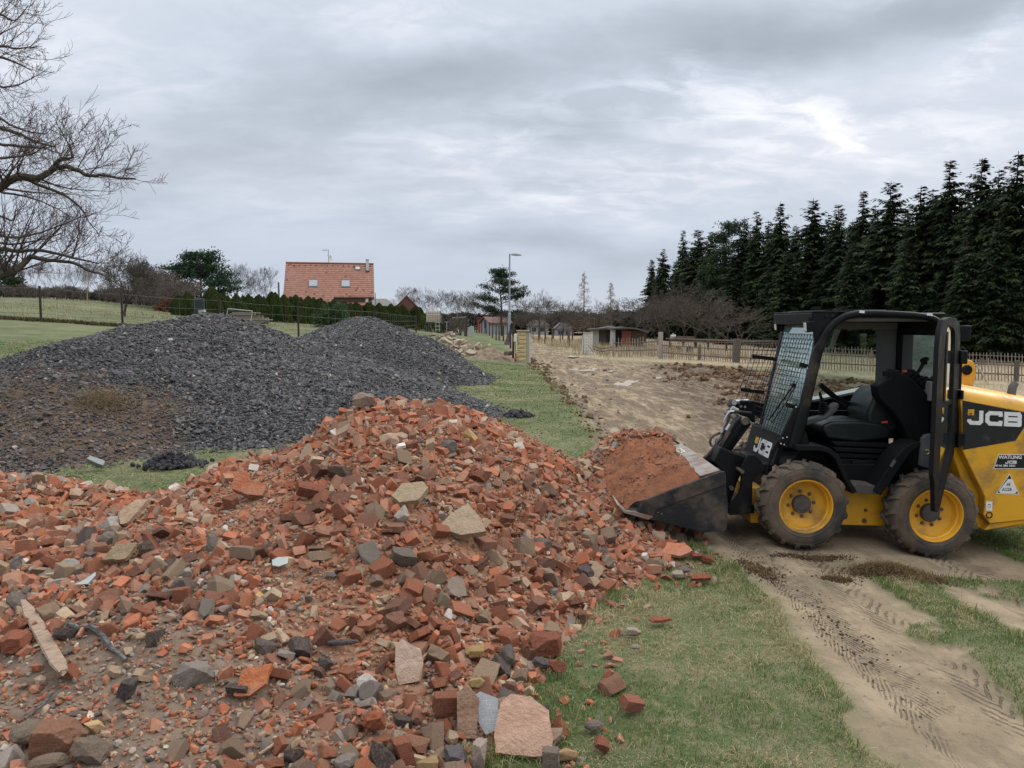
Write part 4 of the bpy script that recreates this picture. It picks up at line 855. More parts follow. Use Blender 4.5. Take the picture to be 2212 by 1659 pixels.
# timber, charred branch, wire, glass
def wood_mat(name, c, c2):
    t = NT(name); v = t.coord('Object', (1, 1, 14)); n = t.noise(v, 22, 5, .65); m = t.mix(t.rng(n, .35, .62), c, c2)
    t.bump(n, 1, .004); return t.fin(m, .9, 0, .2)
def build_bits():
    M_w = wood_mat('weathered_timber', (.40, .30, .22), (.20, .14, .10)); M_ch = wood_mat('charred_wood', (.16, .15, .145), (.05, .047, .045))
    a = on_heap(52, 1340) + Vector((0, 0, .06)); b = on_heap(138, 1490) + Vector((0, 0, .035)); lift = max(top_z(a.lerp(b, q / 12).x, a.lerp(b, q / 12).y) - a.lerp(b, q / 12).z for q in range(13)) + .012; a.z += max(lift, 0); b.z += max(lift, 0); d = b - a; L = d.length
    rs = random.Random(2); V = []; F = []; n = 26; k = 10
    ragj = [1 + .25 * rs.uniform(-1, 1) for _ in range(k)]
    for i in range(n + 1):
        t = i / n; wdt = .030 * (.35 + .65 * min(1, t * 5)) * (1 if t < .9 else 1 - (t - .9) * 4); th = .014
        for j in range(k):
            an = 2 * math.pi * j / k; rag = ragj[j] * (1 + .05 * rs.uniform(-1, 1)); e = rs.uniform(-.02, .02) if i in (0, n) else 0
            V.append(((math.cos(an) * wdt) * rag, (math.sin(an) * th) * rag, t * L + e))
    for i in range(n):
        for j in range(k): F.append((i * k + j, i * k + (j + 1) % k, (i + 1) * k + (j + 1) % k, (i + 1) * k + j))
    F += [tuple(range(k - 1, -1, -1)), tuple(n * k + j for j in range(k))]
    o = mobj('timber_offcut', npmesh('timber_offcut', V, F, None, False, M_w)); o.location = a; o.rotation_mode = 'QUATERNION'; o.rotation_quaternion = d.to_track_quat('Z', 'Y')
    tag(o, 'split weathered timber offcut lying on the lower left of the rubble', 'timber')
    def stick(name, pts, r, mat, label, cat, jit=.006, lift=.03):
        P = [on_heap(*p) + Vector((rs.uniform(-jit, jit), rs.uniform(-jit, jit), lift)) for p in pts]
        m = MB(); m.tube(P, [r * (1 - .5 * i / len(P)) * rs.uniform(.8, 1.2) for i in range(len(P))], 7); o = m.build(name, mat); tag(o, label, cat)
    stick('charred_branch', [(150, 1362), (172, 1370), (196, 1366), (214, 1378), (225, 1395), (240, 1412), (256, 1424), (270, 1440)], .018, M_ch, 'gnarled charred branch beside the timber offcut', 'branch')
    stick('charred_stick', [(110, 1510), (92, 1535), (70, 1555), (54, 1566)], .010, M_ch, 'burnt grey stick near the lower left boulders', 'stick')
    stick('wood_splinter', [(562, 1645), (585, 1628), (612, 1604)], .008, M_w, 'short pale wood splinter at the bottom middle', 'splinter')
    stick('wood_splinter', [(968, 1320), (992, 1338), (1012, 1352)], .010, wood_mat('grey_wood', (.2, .18, .17), (.1, .09, .085)), 'dark wooden strip among the bricks right of centre', 'splinter')
    stick('wood_splinter', [(1258, 1342), (1268, 1318)], .012, M_w, 'short yellowish stick end near the right edge of the heap', 'splinter')
    M_rust = plain('rusty_wire', (.16, .10, .075), .85)
    P = [W(140, 1030, 8.9), W(158, 1027, 8.9), W(172, 1030, 8.9), W(182, 1042, 8.9), W(184, 1056, 8.9)]
    m = MB(); m.tube(P, .011, 6); tag(m.build('bent_rod', M_rust), 'bent rusty rod arching over the grass strip behind the heap', 'rod')
    # glass
    t = NT('scrap_glass'); v = t.coord('Object'); t.fin((.42, .46, .45), .12, 0, .8); t.b.inputs['Transmission Weight'].default_value = .35; t.b.inputs['IOR'].default_value = 1.45
    t.bump(t.noise(v, 30, 3), .3, .004); M_g = t.m
    t = NT('wired_glass'); v = t.coord('Object'); s = t.n('ShaderNodeSeparateXYZ'); t.l(v, s.inputs[0])
    def ln(a): return t.rng(t.math('ABSOLUTE', t.math('SUBTRACT', t.math('FRACT', t.math('MULTIPLY', a, 62)), .5)), .43, .49)
    g = t.math('MAXIMUM', ln(s.outputs[0]), ln(s.outputs[1])); w = t.math('MULTIPLY', g, t.rng(t.noise(v, 25, 4), .42, .58))
    t.fin(t.mix(w, (.24, .25, .26), (.62, .62, .60)), t.math('MULTIPLY_ADD', w, .5, .15), 0, .8); t.bump(g, .5, .003); M_wg = t.m
    slab('wired_glass', 1050, 1592, [(-52, -24), (-14, -48), (26, -34), (30, 22), (18, 30), (0, 36), (-22, 4)], .008, (120, 120, 120), 'broken pane of wired glass leaning on the stones by the plaster slab', 'glass', .95, lift=.06, mat=M_wg, rough=.0005)
    0 and slab('glass_curl', 1048, 1640, [(-34, -20), (-14, -6), (6, 4), (36, -22), (40, -14), (16, 20), (-6, 36), (-16, 16)], .012, (120, 120, 120), 'thick curled glass edge below the wired pane', 'glass', .9, lift=.05, mat=M_g, rough=.002)
    slab('glass_scrap', 1302, 1008, [(-12, 10), (-10, -8), (12, -12), (11, 8)], .006, (200, 200, 200), 'small sheet of ribbed glass beside the upright brick on the saddle', 'glass', 1.0, lift=.03, mat=M_wg, rough=.0005)
    slab('glass_scrap', 605, 1238, [(-18, -3), (-7, -9), (16, -8), (19, 4), (2, 10), (-13, 8)], .008, (200, 200, 200), 'flat clear glass scrap lying on brick dust', 'glass', .5, lift=.03, mat=M_g, rough=.002)
    slab('glass_scrap', 185, 1278, [(-18, 10), (2, -3), (14, -16), (18, -10), (11, 8)], .008, (200, 200, 200), 'curved glass scrap on the left slope', 'glass', .6, lift=.03, mat=M_g, rough=.002)
build_bits()
# lumps and stones around the grey heap
def build_edge_lumps():
    M_d = plain('tar_lump', srgb(62, 62, 66), .9, .4, 20, bump=1, bscale=60, bdist=.02); rng = np.random.RandomState(9)
    for (px, py, Y, s, lab) in ((1120, 897, 14.9, .16, 'crumbly black lump at the right tip of the front grey heap'), (372, 985, 10.1, .2, 'dark sunken lump at the foot of the grey heap, by the grass'), ):
        p = W(px, py, Y); q = rng.normal(size=(420, 3)) * np.array([s * .75, s * .6, s * .3]); r2 = np.hypot(q[:, 0], q[:, 1]) / s; q[:, 2] = np.abs(q[:, 2]) * np.clip(1.3 - r2 * .6, .1, 1) + .02; me = scatter_mesh('dark_lump', [chip(rng, .7) for _ in range(5)], q, np.exp(rng.normal(math.log(.025), .4, 420)) * (s / .16), rng, np.zeros((420, 3)), M_d); o = mobj('dark_lump', me); o.location = (p.x, Y, max(gz(p.x, Y), 0)); tag(o, lab, 'lump', kind='stuff')
    M_p = plain('clear_plastic', srgb(110, 118, 116), .3, .2, 10, spec=.8)
    o = mobj('plastic_sheet', npmesh('plastic_sheet', *rock(rng, 3, 'shard'), None, False, M_p)); p = W(206, 998, 9.85); o.location = (p.x, 9.85, .12); o.scale = (.11, .07, .15); o.rotation_euler = (.5, .4, .2)
    tag(o, 'crumpled pale plastic scrap at the foot of the grey heap', 'plastic')
build_edge_lumps()
# ================================================================= SKID STEER LOADER
def jcb_materials():
    yel = plain('yellow_paint', (.66, .335, .018), .38, .08, 5, srgb(118, 94, 62), .30, .08, 90, spec=.5, dscale=2.2)
    blk = plain('black_paint', (.008, .0085, .010), .34, .25, 8, srgb(70, 63, 54), .10, .12, 80, spec=.14, dscale=2.0)
    pls = plain('black_plastic', (.009, .0095, .011), .5, .2, 8, srgb(66, 62, 58), .03, .35, 140, spec=.10, dscale=2.5)
    vin = plain('seat_vinyl', (.008, .011, .012), .38, .25, 8, srgb(66, 62, 58), .05, .25, 160, spec=.4)
    gry = plain('grey_lining', srgb(122, 120, 120), .8, .1, 6, None, 0, .2, 120)
    lgr = plain('pale_metal', srgb(170, 172, 170), .5, .12, 8, srgb(120, 104, 84), .3)
    buc = plain('bucket_steel', (.013, .0145, .018), .5, .35, 5, srgb(92, 80, 66), .36, .3, 60, spec=.5, dscale=2.2)
    t = NT('bucket_steel'); v = t.coord('World'); n = t.noise(v, 2.6, 7, .65); c = t.mix(t.rng(n, .46, .66, 0, .62), (.012, .0135, .017), srgb(104, 90, 76)); vs = t.coord('World', (1, 1, 9), (0, .35, 0)); sc_ = t.rng(t.noise(vs, 9, 6, .75), .60, .70, 0, .5); c = t.mix(sc_, c, srgb(120, 116, 112)); c = t.mix(t.rng(t.noise(v, 14, 5, .7), .58, .70, 0, .5), c, srgb(112, 80, 62))
    t.bump(t.math('ADD', n, t.noise(v, 40, 4, .6)), .3, .004); buc = t.fin(c, t.rng(n, .4, .65, .42, .75), 0, .35)
    worn = plain('worn_steel', srgb(150, 144, 136), .42, .25, 7, srgb(120, 92, 72), .45, .25, 60, metal=.25, dscale=3)
    rub = plain('tyre_rubber', (.040, .038, .037), .85, .3, 10, srgb(104, 91, 77), .54, .5, 60, spec=.25, dscale=3.2, bdist=.006)
    chrome = plain('bare_steel', srgb(176, 176, 176), .3, .15, 10, srgb(110, 96, 80), .2, metal=.8)
    bolt = plain('dirty_bolt', srgb(96, 84, 70), .6, .3, 20, metal=.3)
    orange = plain('orange_plastic', srgb(214, 96, 40), .5); redp = plain('red_plastic', srgb(200, 70, 60), .5)
    white = plain('white_decal', srgb(212, 212, 212), .5, .08, 10, srgb(120, 112, 100), .12); dec = plain('black_decal', (.010, .010, .012), .45, .2, 8, srgb(90, 84, 76), .14)
    lens = plain('lamp_lens', srgb(200, 205, 205), .1, .15, 30, spec=.8, bump=.5, bscale=90)
    t = NT('cab_glass'); t.n('ShaderNodeTexCoord'); t.fin((.72, .86, .82), .03, 0, .7); tr = t.n('ShaderNodeBsdfTransparent'); tr.inputs[0].default_value = (.60, .70, .67, 1)
    fr = t.n('ShaderNodeFresnel'); fr.inputs[0].default_value = 1.5; gl = t.n('ShaderNodeBsdfGlossy'); gl.inputs['Roughness'].default_value = .04; gl.inputs[0].default_value = (.9, .97, .95, 1)
    mx = t.n('ShaderNodeMixShader'); t.l(t.math('MULTIPLY_ADD', fr.outputs[0], 1.0, .04, clamp=True), mx.inputs[0]); t.l(tr.outputs[0], mx.inputs[1]); t.l(gl.outputs[0], mx.inputs[2]); t.l(mx.outputs[0], t.o.inputs[0]); glass = t.m
    t = NT('screen_glass'); v = t.coord('World'); tr = t.n('ShaderNodeBsdfTransparent'); tr.inputs[0].default_value = (.42, .56, .54, 1)
    df = t.n('ShaderNodeBsdfDiffuse'); df.inputs[0].default_value = (.42, .56, .54, 1); gl = t.n('ShaderNodeBsdfGlossy'); gl.inputs['Roughness'].default_value = .06; gl.inputs[0].default_value = (.85, 1, .97, 1)
    m1 = t.n('ShaderNodeMixShader'); t.l(t.rng(t.noise(v, 3, 4), .3, .8, .30, .50), m1.inputs[0]); t.l(tr.outputs[0], m1.inputs[1]); t.l(df.outputs[0], m1.inputs[2])
    m2 = t.n('ShaderNodeMixShader'); m2.inputs[0].default_value = .38; t.l(m1.outputs[0], m2.inputs[1]); t.l(gl.outputs[0], m2.inputs[2]); t.l(m2.outputs[0], t.o.inputs[0]); screen = t.m
    return dict(yel=yel, blk=blk, pls=pls, vin=vin, gry=gry, lgr=lgr, buc=buc, worn=worn, rub=rub, chrome=chrome, bolt=bolt, orange=orange, redp=redp, white=white, dec=dec, lens=lens, glass=glass, screen=screen)
def letter_strokes(w):
    """wide block capitals as thick strokes in a box of height 1; w = stroke width"""
    e = w / 2
    return {'J': (1.0, [[(1 - e, 1), (1 - e, .26), (1 - e - .12, e), (e + .10, e), (e, e + .12), (e, .36)]]),
            'C': (1.05, [[(1.05, 1 - e), (e + .16, 1 - e), (e, 1 - e - .16), (e, e + .16), (e + .16, e), (1.05, e)], [(1.05 - e * .75, 1 - e), (1.05 - e * .75, .64)], [(1.05 - e * .75, e), (1.05 - e * .75, .36)]]),
            'B': (1.10, [[(e, 0), (e, 1)], [(e, 1 - e), (.92, 1 - e), (1.03 - e * .5, 1 - e - .10), (1.03 - e * .5, .60), (.90, .5), (e, .5)], [(.90, .5), (1.10 - e, .40), (1.10 - e, e + .12), (.96, e), (e, e)]])}
def logo_pts(H, aspect, parts, gap, w):
    """bands of the wide letters; aspect = width of a letter over its height"""
    out = []; x = 0; LS = letter_strokes(w)
    for ch in parts:
        wd, st = LS[ch]
        for s in st:
            P = [(x + a * aspect * H, b * H) for a, b in s]
            for i in range(len(P) - 1):
                a, b = P[i], P[i + 1]; d = Vector((b[0] - a[0], b[1] - a[1])); d.normalize(); e = w * H / 2 * (1 + (aspect - 1) * .35 * abs(d.y)); n = Vector((-d.y, d.x))
                if i > 0: a = (a[0] - d.x * e * .5, a[1] - d.y * e * .5)
                if i < len(P) - 2: b = (b[0] + d.x * e * .5, b[1] + d.y * e * .5)
                out.append([(a[0] + n.x * e, a[1] + n.y * e), (a[0] - n.x * e, a[1] - n.y * e), (b[0] - n.x * e, b[1] - n.y * e), (b[0] + n.x * e, b[1] + n.y * e)])
        x += wd * aspect * H + gap * H
    return out, x
def put_logo(name, org, ux, uz, H, mat, parent, aspect=1.5, th=.002, parts='JCB', w=.26, gap=.12):
    org = Vector(org); ux = Vector(ux).normalized(); uz = Vector(uz).normalized(); nn = ux.cross(uz).normalized()
    qs, L = logo_pts(H, aspect, parts, gap, w); m = MB()
    for i, q in enumerate(qs):
        t = th + .00012 * i
        b = [org + ux * x + uz * z for x, z in q]; f = [p + nn * t for p in b]
        m.add(b + f, [(3, 2, 1, 0), (4, 5, 6, 7), (0, 1, 5, 4), (1, 2, 6, 5), (2, 3, 7, 6), (3, 0, 4, 7)])
    return m.build(name, mat, parent), L
def text_on(name, s, org, ux, uz, size, mat, parent, bold=.0, th=.0015, xscale=1.0):
    cu = bpy.data.curves.new(name, 'FONT'); cu.body = s; cu.size = size; cu.extrude = th; cu.offset = bold; cu.resolution_u = 3
    tmp = bpy.data.objects.new('t', cu); COL.objects.link(tmp); dg = bpy.context.evaluated_depsgraph_get(); dg.update()
    me = bpy.data.meshes.new_from_object(tmp.evaluated_get(dg)); COL.objects.unlink(tmp); bpy.data.objects.remove(tmp)
    ux = Vector(ux).normalized(); uz = Vector(uz).normalized(); nn = ux.cross(uz).normalized()
    M = Matrix(((ux.x * xscale, uz.x, nn.x, org[0]), (ux.y * xscale, uz.y, nn.y, org[1]), (ux.z * xscale, uz.z, nn.z, org[2]), (0, 0, 0, 1)))
    me.transform(M); me.materials.clear(); me.materials.append(mat); return mobj(name, me, parent)
def band(path, width, Yn, Yf, m=None):
    """flat strip of constant width along an (x,z) path, thick along Y; width may be a list"""
    m = m or MB(); n = len(path); P = [Vector(p) for p in path]; Lf = []; Rt = []
    for i in range(n):
        a = (P[i] - P[i - 1]).normalized() if i > 0 else (P[1] - P[0]).normalized(); b = (P[i + 1] - P[i]).normalized() if i < n - 1 else a
        t = (a + b).normalized(); nn = Vector((-t.y, t.x)); k = 1 / max(.5, t.dot(a)); w = (width[i] if isinstance(width, (list, tuple)) else width) / 2 * k
        Lf.append(P[i] + nn * w); Rt.append(P[i] - nn * w)
    V = []
    for i in range(n): V += [(Lf[i].x, Yn, Lf[i].y), (Rt[i].x, Yn, Rt[i].y), (Rt[i].x, Yf, Rt[i].y), (Lf[i].x, Yf, Lf[i].y)]
    F = []
    for i in range(n - 1):
        for j in range(4): F.append((i * 4 + j, i * 4 + (j + 1) % 4, (i + 1) * 4 + (j + 1) % 4, (i + 1) * 4 + j))
    F += [(3, 2, 1, 0), tuple((n - 1) * 4 + j for j in range(4))]
    return m.add(V, F)
def build_loader():
    M = jcb_materials(); base = c1(1600, 1500, 6.9)
    root = empty('skid_steer_loader', (base.x, 7.3, -.08), 0, 'yellow and black skid steer loader with open door and full bucket', 'loader')
    rt = root.location.copy()
    class P(MB):
        def build(s, name, mat, parent=root, **k):
            o = MB.build(s, name, mat, None, **k)
            o.parent = parent
            if parent is root: o.location = -rt
            return o
    def fix(o, parent=root):      # meshes are in world coordinates
        o.parent = parent
        if parent is root: o.location = -rt
        return o
    S = 1.508; kN = 6.62 / 3012 / S       # metres per crop pixel at the near side
    # ---- wheels
    def wheel(cx, cz, Yn, sgn, pr):
        """sgn +1: outer face towards the camera"""
        f = lambda prof: [(r, h * sgn) for r, h in prof]
        m = P(); m.lathe(f([(.232, .028), (.240, .010), (.236, .0), (.228, .002), (.222, .012), (.217, .045), (.205, .055), (.203, .098), (.192, .112), (.150, .120), (.120, .128), (.088, .132), (.0, .132)]), (cx, Yn, cz), 56)
        m.lathe(f([(.222, .24), (.215, .20), (.203, .15), (.203, .098)]), (cx, Yn, cz), 56)
        w = m.build('wheel', M['yel'], smooth=True)
        m = MB(); prof = [(.226, .012), (.240, .004), (.262, -.004), (.268, -.007), (.272, -.004), (.300, -.006), (.330, .0), (.334, .003), (.338, .000), (.350, .010), (.362, .028), (.368, .05), (.370, .13), (.368, .21), (.352, .245), (.33, .258), (.28, .262), (.226, .25)]
        m.lathe(f(prof), (cx, Yn, cz), 72)
        # slanting lugs, alternating
        n = 17
        for i in range(n * 2):
            side = i % 2; a0 = (i + .5) / (n * 2) * 2 * math.pi; V = []; y0, y1 = (.006, .145) if side == 0 else (.255, .115)
            secs = 5
            for q in range(secs + 1):
                t = q / secs; y = y0 + (y1 - y0) * t; da = .155 * t * (1 if side == 0 else 1); wa = .068 * (1 - .25 * t)
                r_in = .335 if q == 0 else .360; ro = (.358 if q == 0 else .390 - .004 * abs(t - .5)) ; ri = r_in
                for (rr2, aa) in ((ri, -wa), (ro, -wa * .72), (ro, wa * .72), (ri, wa)):
                    an = a0 + da + aa; V.append((cx + rr2 * math.cos(an), Yn + y * sgn, cz + rr2 * math.sin(an)))
            F = [(q * 4 + j, q * 4 + (j + 1) % 4, q * 4 + 4 + (j + 1) % 4, q * 4 + 4 + j) for q in range(secs) for j in range(4)] + [(3, 2, 1, 0), tuple(secs * 4 + j for j in range(4))]
            m.add(V, F)
        t_ = m.build('tyre', M['rub'], w, smooth=True)
        m = MB(); m.lathe(f([(.082, .132), (.080, .095), (.074, .086), (.055, .085), (.05, .080), (.0, .080)]), (cx, Yn, cz), 36); h = m.build('hub', plain('hub_grey', srgb(66, 64, 64), .6, .3, 12, srgb(100, 88, 74), .3), w, smooth=True)
        for i in range(8):
            an = i / 8 * 2 * math.pi + pr; bx, bz = cx + .113 * math.cos(an), cz + .113 * math.sin(an)
            m = MB(); m.lathe(f([(.017, .130), (.017, .124), (.012, .122), (.012, .112), (.007, .109), (.0, .109)]), (bx, Yn, bz), 6); b = m.build('wheel_bolt', M['bolt'], w)
        return w
    A = c1(1206, 1252, 6.62); B = c2(768, 1304, 6.62)
    wheel(A.x, A.z, 6.62, 1, .1); wheel(B.x, B.z, 6.62, 1, .25)
    wheel(A.x, A.z, 8.08, -1, .3); wheel(B.x, B.z, 8.08, -1, .0)
    # valve stems
    # ---- chassis between the wheels
    def px1(pts, Y): return xz(pts, c1, Y)
    def px2(pts, Y): return xz(pts, c2, Y)
    m = P(); m.prism(px2([(-330, 1140), (780, 1120), (780, 1372), (-330, 1345)], 6.95), 6.95, 7.75); ch = m.build('chassis', M['yel'], bevel=.006)
    for (x, y, r) in ((348, 1270, .013), (340, 1332, .019)):
        m = MB(); q = c2(x, y, 6.95); m.lathe([(r * 1.25, 0), (r * 1.25, -.004), (r, -.006), (r, -.018), (0, -.018)], (q.x, 6.95, q.z), 6); m.build('bolt_head', M['bolt'], ch)
    m = P(); m.prism(px2([(-260, 1000), (700, 1000), (700, 1150), (-260, 1160)], 6.97), 6.97, 7.72); m.build('lower_body', M['pls'], bevel=.01)
    # ---- rear body: side panel, rounded top
    sd = [(905, 622), (917, 700), (918, 917), (985, 1060), (1052, 1190), (1044, 1300), (1082, 1352), (1282, 1330), (1700, 1300), (1760, 800), (1700, 800), (1690, 770), (1282, 690)]
    Yb = 6.72
    m = P(); m.prism(px2(sd, Yb), Yb, 6.80); pn = m.build('engine_side_panel', M['yel'], bevel=.008)
    top = px2([(905, 622), (1282, 690), (1690, 768)], Yb)          # lower line of the rounded top
    m = P(); prof = [(0, 0), (.012, .045), (.04, .085), (.085, .112), (.15, .130), (.45, .150), (.72, .150), (.96, .150), (1.1, .12), (1.18, 0)]; V = []
    for (x, z) in top:
        for (dy, dz) in prof: V.append((x, Yb + dy, z + dz))
    n = len(prof); F = [(i * n + j, i * n + j + 1, (i + 1) * n + j + 1, (i + 1) * n + j) for i in range(2) for j in range(n - 1)] + [tuple(range(n)), tuple(2 * n + j for j in range(n - 1, -1, -1))]
    m.add(V, F); m.build('engine_cover', M['yel'], smooth=True)
    # body core and inner cheek
    m = P(); m.prism(px2([(840, 640), (1650, 760), (1650, 1330), (1085, 1385), (1010, 1375), (860, 930)], 6.82), 6.82, 7.88); m.build('engine_bay', M['yel'], bevel=.01)
    m = P(); m.prism(px2([(1052, 1388), (1082, 1352), (1290, 1328), (1290, 1345)], 6.74), 6.741, 6.85); m.build('belly_plate', M['yel'])
    # black decal with wide letters
    dz = px2([(917, 624), (1282, 694), (1560, 748), (1520, 850), (1282, 775), (1232, 860), (917, 917)], Yb)
    dz = px2([(919, 626), (1282, 694), (1560, 746), (1400, 760), (1282, 782), (1230, 862), (920, 916)], Yb)
    m = P(); m.prism(dz, Yb - .003, Yb - .0005); dl = m.build('side_decal', M['dec'])
    a = c2(948, 766, Yb - .003); b = c2(1272, 781, Yb - .003); u = (b - a); u.y = 0
    uz = Vector((-.02, 0, 1)); H = (c2(1000, 683, Yb).z - c2(1000, 768, Yb).z)
    lg, L = put_logo('lettering', a + Vector((-.004, 0, 0)), u, uz, H, M['white'], dl, aspect=1.12, w=.27, gap=.12)
    q0 = c2(950, 712, Yb - .004); q1 = c2(989, 677, Yb - .004)
    m = MB(); m.box((q0.x, Yb - .0048, q0.z), (q1.x, Yb - .003, q1.z)); bd = m.build('yellow_badge', M['yel'], dl)
    put_logo('badge_lettering', (q0.x + .004, Yb - .0049, q0.z + .006), (1, 0, .12), (0, 0, 1), .010, M['dec'], dl, aspect=.95, th=.0008, w=.3)
    # dealer plate and number triangle
    YB = Yb - .001
    ds = px2([(1130, 942), (1400, 942), (1376, 1028), (1100, 1028)], YB); m = P(); m.prism(ds, YB - .001, YB); bp = m.build('dealer_sticker', M['white'])
    ds = px2([(1133, 946), (1395, 946), (1372, 1024), (1105, 1024)], YB); m = MB(); m.prism(ds, YB - .002, YB - .0011); m.build('sticker_field', M['dec'], bp)
    p = c2(1132, 968, YB - .002); text_on('sticker_lettering', 'WATLING', p, (1, 0, 0), (0, 0, 1), .040, M['white'], bp, .0012, .0006, 1.12)
    p = c2(1170, 997, YB - .002); put_logo('sticker_logo', p, (1, 0, 0), (0, 0, 1), .027, M['white'], bp, aspect=1.1, th=.0006, w=.27)
    p = c2(1113, 1014, YB - .002); text_on('sticker_number', '0116 286 3621', p, (1, 0, 0), (0, 0, 1), .0245, M['white'], bp, .0008, .0006, 1.2)
    tri = px2([(1197, 1053), (1253, 1179), (1117, 1173)], YB); m = P(); m.prism(tri, YB - .0008, YB); tg = m.build('number_plate', M['white'])
    tri = px2([(1197, 1062), (1247, 1174), (1124, 1169)], YB); m = MB(); m.prism(tri, YB - .0016, YB - .0009); m.build('triangle_border', M['dec'], tg)
    tri = px2([(1186, 1088), (1209, 1088), (1240, 1158), (1228, 1172), (1142, 1170), (1134, 1158)], YB); m = MB(); m.prism(tri, YB - .0024, YB - .0017); m.build('triangle_field', M['white'], tg)
    p = c2(1177, 1128, YB - .0024); text_on('plate_lettering', '68', p, (1, 0, 0), (0, 0, 1), .040, M['dec'], tg, .0006, .0006, .9)
    p = c2(1151, 1158, YB - .0024); text_on('plate_lettering', 'AG2B', p, (1, 0, 0), (0, 0, 1), .040, M['dec'], tg, .0006, .0006, .88)
    ds = px2([(1058, 1220), (1096, 1220), (1094, 1276), (1058, 1272)], YB); m = P(); m.prism(ds, YB - .001, YB); st = m.build('tie_down_sticker', M['white'])
    m = MB(); q = c2(1077, 1247, YB - .001); m.tube([(q.x + .012 * math.cos(t), YB - .0015, q.z + .014 * math.sin(t)) for t in np.linspace(0, 6.28, 14)], .0016, 4); m.tube([(q.x - .012, YB - .0015, q.z + .016), (q.x + .012, YB - .0015, q.z + .016)], .0016, 4); m.build('sticker_symbol', M['dec'], st)
    q = c2(1077, 1300, Yb); m = P(); m.lathe([(.030, -.002), (.024, -.003), (.020, .0), (.018, .05), (0, .05)], (q.x, Yb - .001, q.z), 20); m.build('tie_down_eye', M['blk'])
    # warning sticker and faint sticker on the cover
    q = c2(1040, 590, Yb + .02)
    # ---- exhaust / vent bend behind the cover
    m = P(); P0 = [c2(1205, 625, 7.0), c2(1208, 580, 7.0), c2(1215, 545, 7.0), c2(1232, 520, 7.0)]; m.tube(P0, [.036, .036, .036, .030], 20); m.build('exhaust_pipe', plain('pipe_grey', srgb(88, 88, 92), .5, .2, 12), smooth=True)
    # ---- loader arm on the far side
    Yn_, Yf_ = 7.90, 8.06
    m = P(); m.prism(px2([(900, 520), (902, 420), (915, 392), (945, 382), (978, 392), (1000, 430), (1000, 480), (985, 530), (950, 640), (900, 640)], 7.86), 7.86, 8.04); pv = m.build('rear_tower', M['yel'], bevel=.006)
    q = c2(948, 445, 7.85); m = MB(); m.lathe([(.052, 0), (.052, -.012), (.044, -.020), (.030, -.020), (.026, -.014), (.0, -.014)], (q.x, 7.86, q.z), 28); m.build('pivot_pin', M['blk'], pv, smooth=True)
    m = P(); m.tube([c2(1000, 415, 7.9), c2(1030, 455, 7.9), c2(1062, 515, 7.9)], .008, 6); m.build('hose', M['lgr'])
    # boom
    armp = [(985, 415), (860, 455), (600, 510), (420, 545), (200, 590), (30, 622), (-140, 650), (-260, 640), (-330, 622), (-372, 618), (-380, 640), (-340, 690), (-280, 730), (-150, 760), (30, 720), (420, 640), (860, 560)]
    m = P(); m.prism([(c2(x, y, 8.2).x, c2(x, y, 8.2).z) for x, y in armp], 8.12, 8.30); arm = m.build('loader_arm', M['blk'], bevel=.008)
    m = P(); pts = [(c2(x, y, 8.2).x, c2(x, y, 8.2).z) for x, y in [(600, 511), (420, 546), (200, 591), (30, 623), (-120, 648)]]; band([(a, b + .006) for a, b in pts], .022, 8.10, 8.31, m); m.build('arm_top_plate', M['lgr'])
    m = P(); m.prism([(c2(x, y, 8.1).x, c2(x, y, 8.1).z) for x, y in [(560, 420), (600, 424), (780, 455), (800, 520), (600, 500)]], 8.14, 8.18); m.build('rear_arm_cover', M['yel'])
    m = P(); m.prism([(c2(x, y, 8.1).x, c2(x, y, 8.1).z) for x, y in [(690, 455), (760, 410), (785, 370), (790, 392), (765, 440), (720, 480)]], 8.09, 8.12); m.build('pale_flap', M['lgr'])
    # ---- front end: cab front panel with letters
    kf = [(1130, 880), (1215, 640), (1262, 440), (1300, 300), (1290, 290), (1250, 330), (1180, 560), (1060, 800), (1050, 890), (1105, 912)]
    fp = [c1(1148, 905, 6.90), c1(1060, 1040, 6.90), c1(975, 1250, 6.90)]
    # front lower panel: slanting plane facing the bucket
    tN = c1(1062, 835, 6.93); bN = c1(968, 1150, 6.93); tF = Vector((tN.x, 7.80, tN.z)); bF = Vector((bN.x, 7.80, bN.z)); d = Vector((.05, 0, .01))
    m = P(); m.add([tN, tF, bF, bN, tN + d, tF + d, bF + d, bN + d], [(0, 1, 2, 3), (7, 6, 5, 4), (0, 4, 5, 1), (1, 5, 6, 2), (2, 6, 7, 3), (3, 7, 4, 0)]); fpn = m.build('front_panel', M['blk'], bevel=.006)
    ux = (tN - tF).normalized() * 1; uz = (tN - bN).normalized(); nn = ux.cross(uz)
    if nn.x > 0: pass
    # letters read from the far side to the near side; they face forward
    def onfront(x, y):      # picture position on that plane
        o = Vector((0, 0, CAMZ)); r = c1(x, y, 7.0) - o; nrm = (tN - tF).cross(tN - bN).normalized(); t = (tN - o).dot(nrm) / r.dot(nrm); return o + r * t
    A0 = onfront(893, 918); A1 = onfront(1004, 962); T0 = onfront(898, 842)
    ux = Vector((0, -1, 0)); H = (T0 - A0).length; wid = abs(A1.y - A0.y)
    lg, L = put_logo('lettering', A0 + Vector((-.003, 0, 0)), ux, (tN - bN), H, M['white'], fpn, aspect=wid / H / 3.95, w=.24, th=.002)
    A0b = onfront(903, 872); m = MB(); uzv = (tN - bN).normalized(); e = Vector((-.003, 0, 0)); w2 = wid * .17; h2 = H * .42
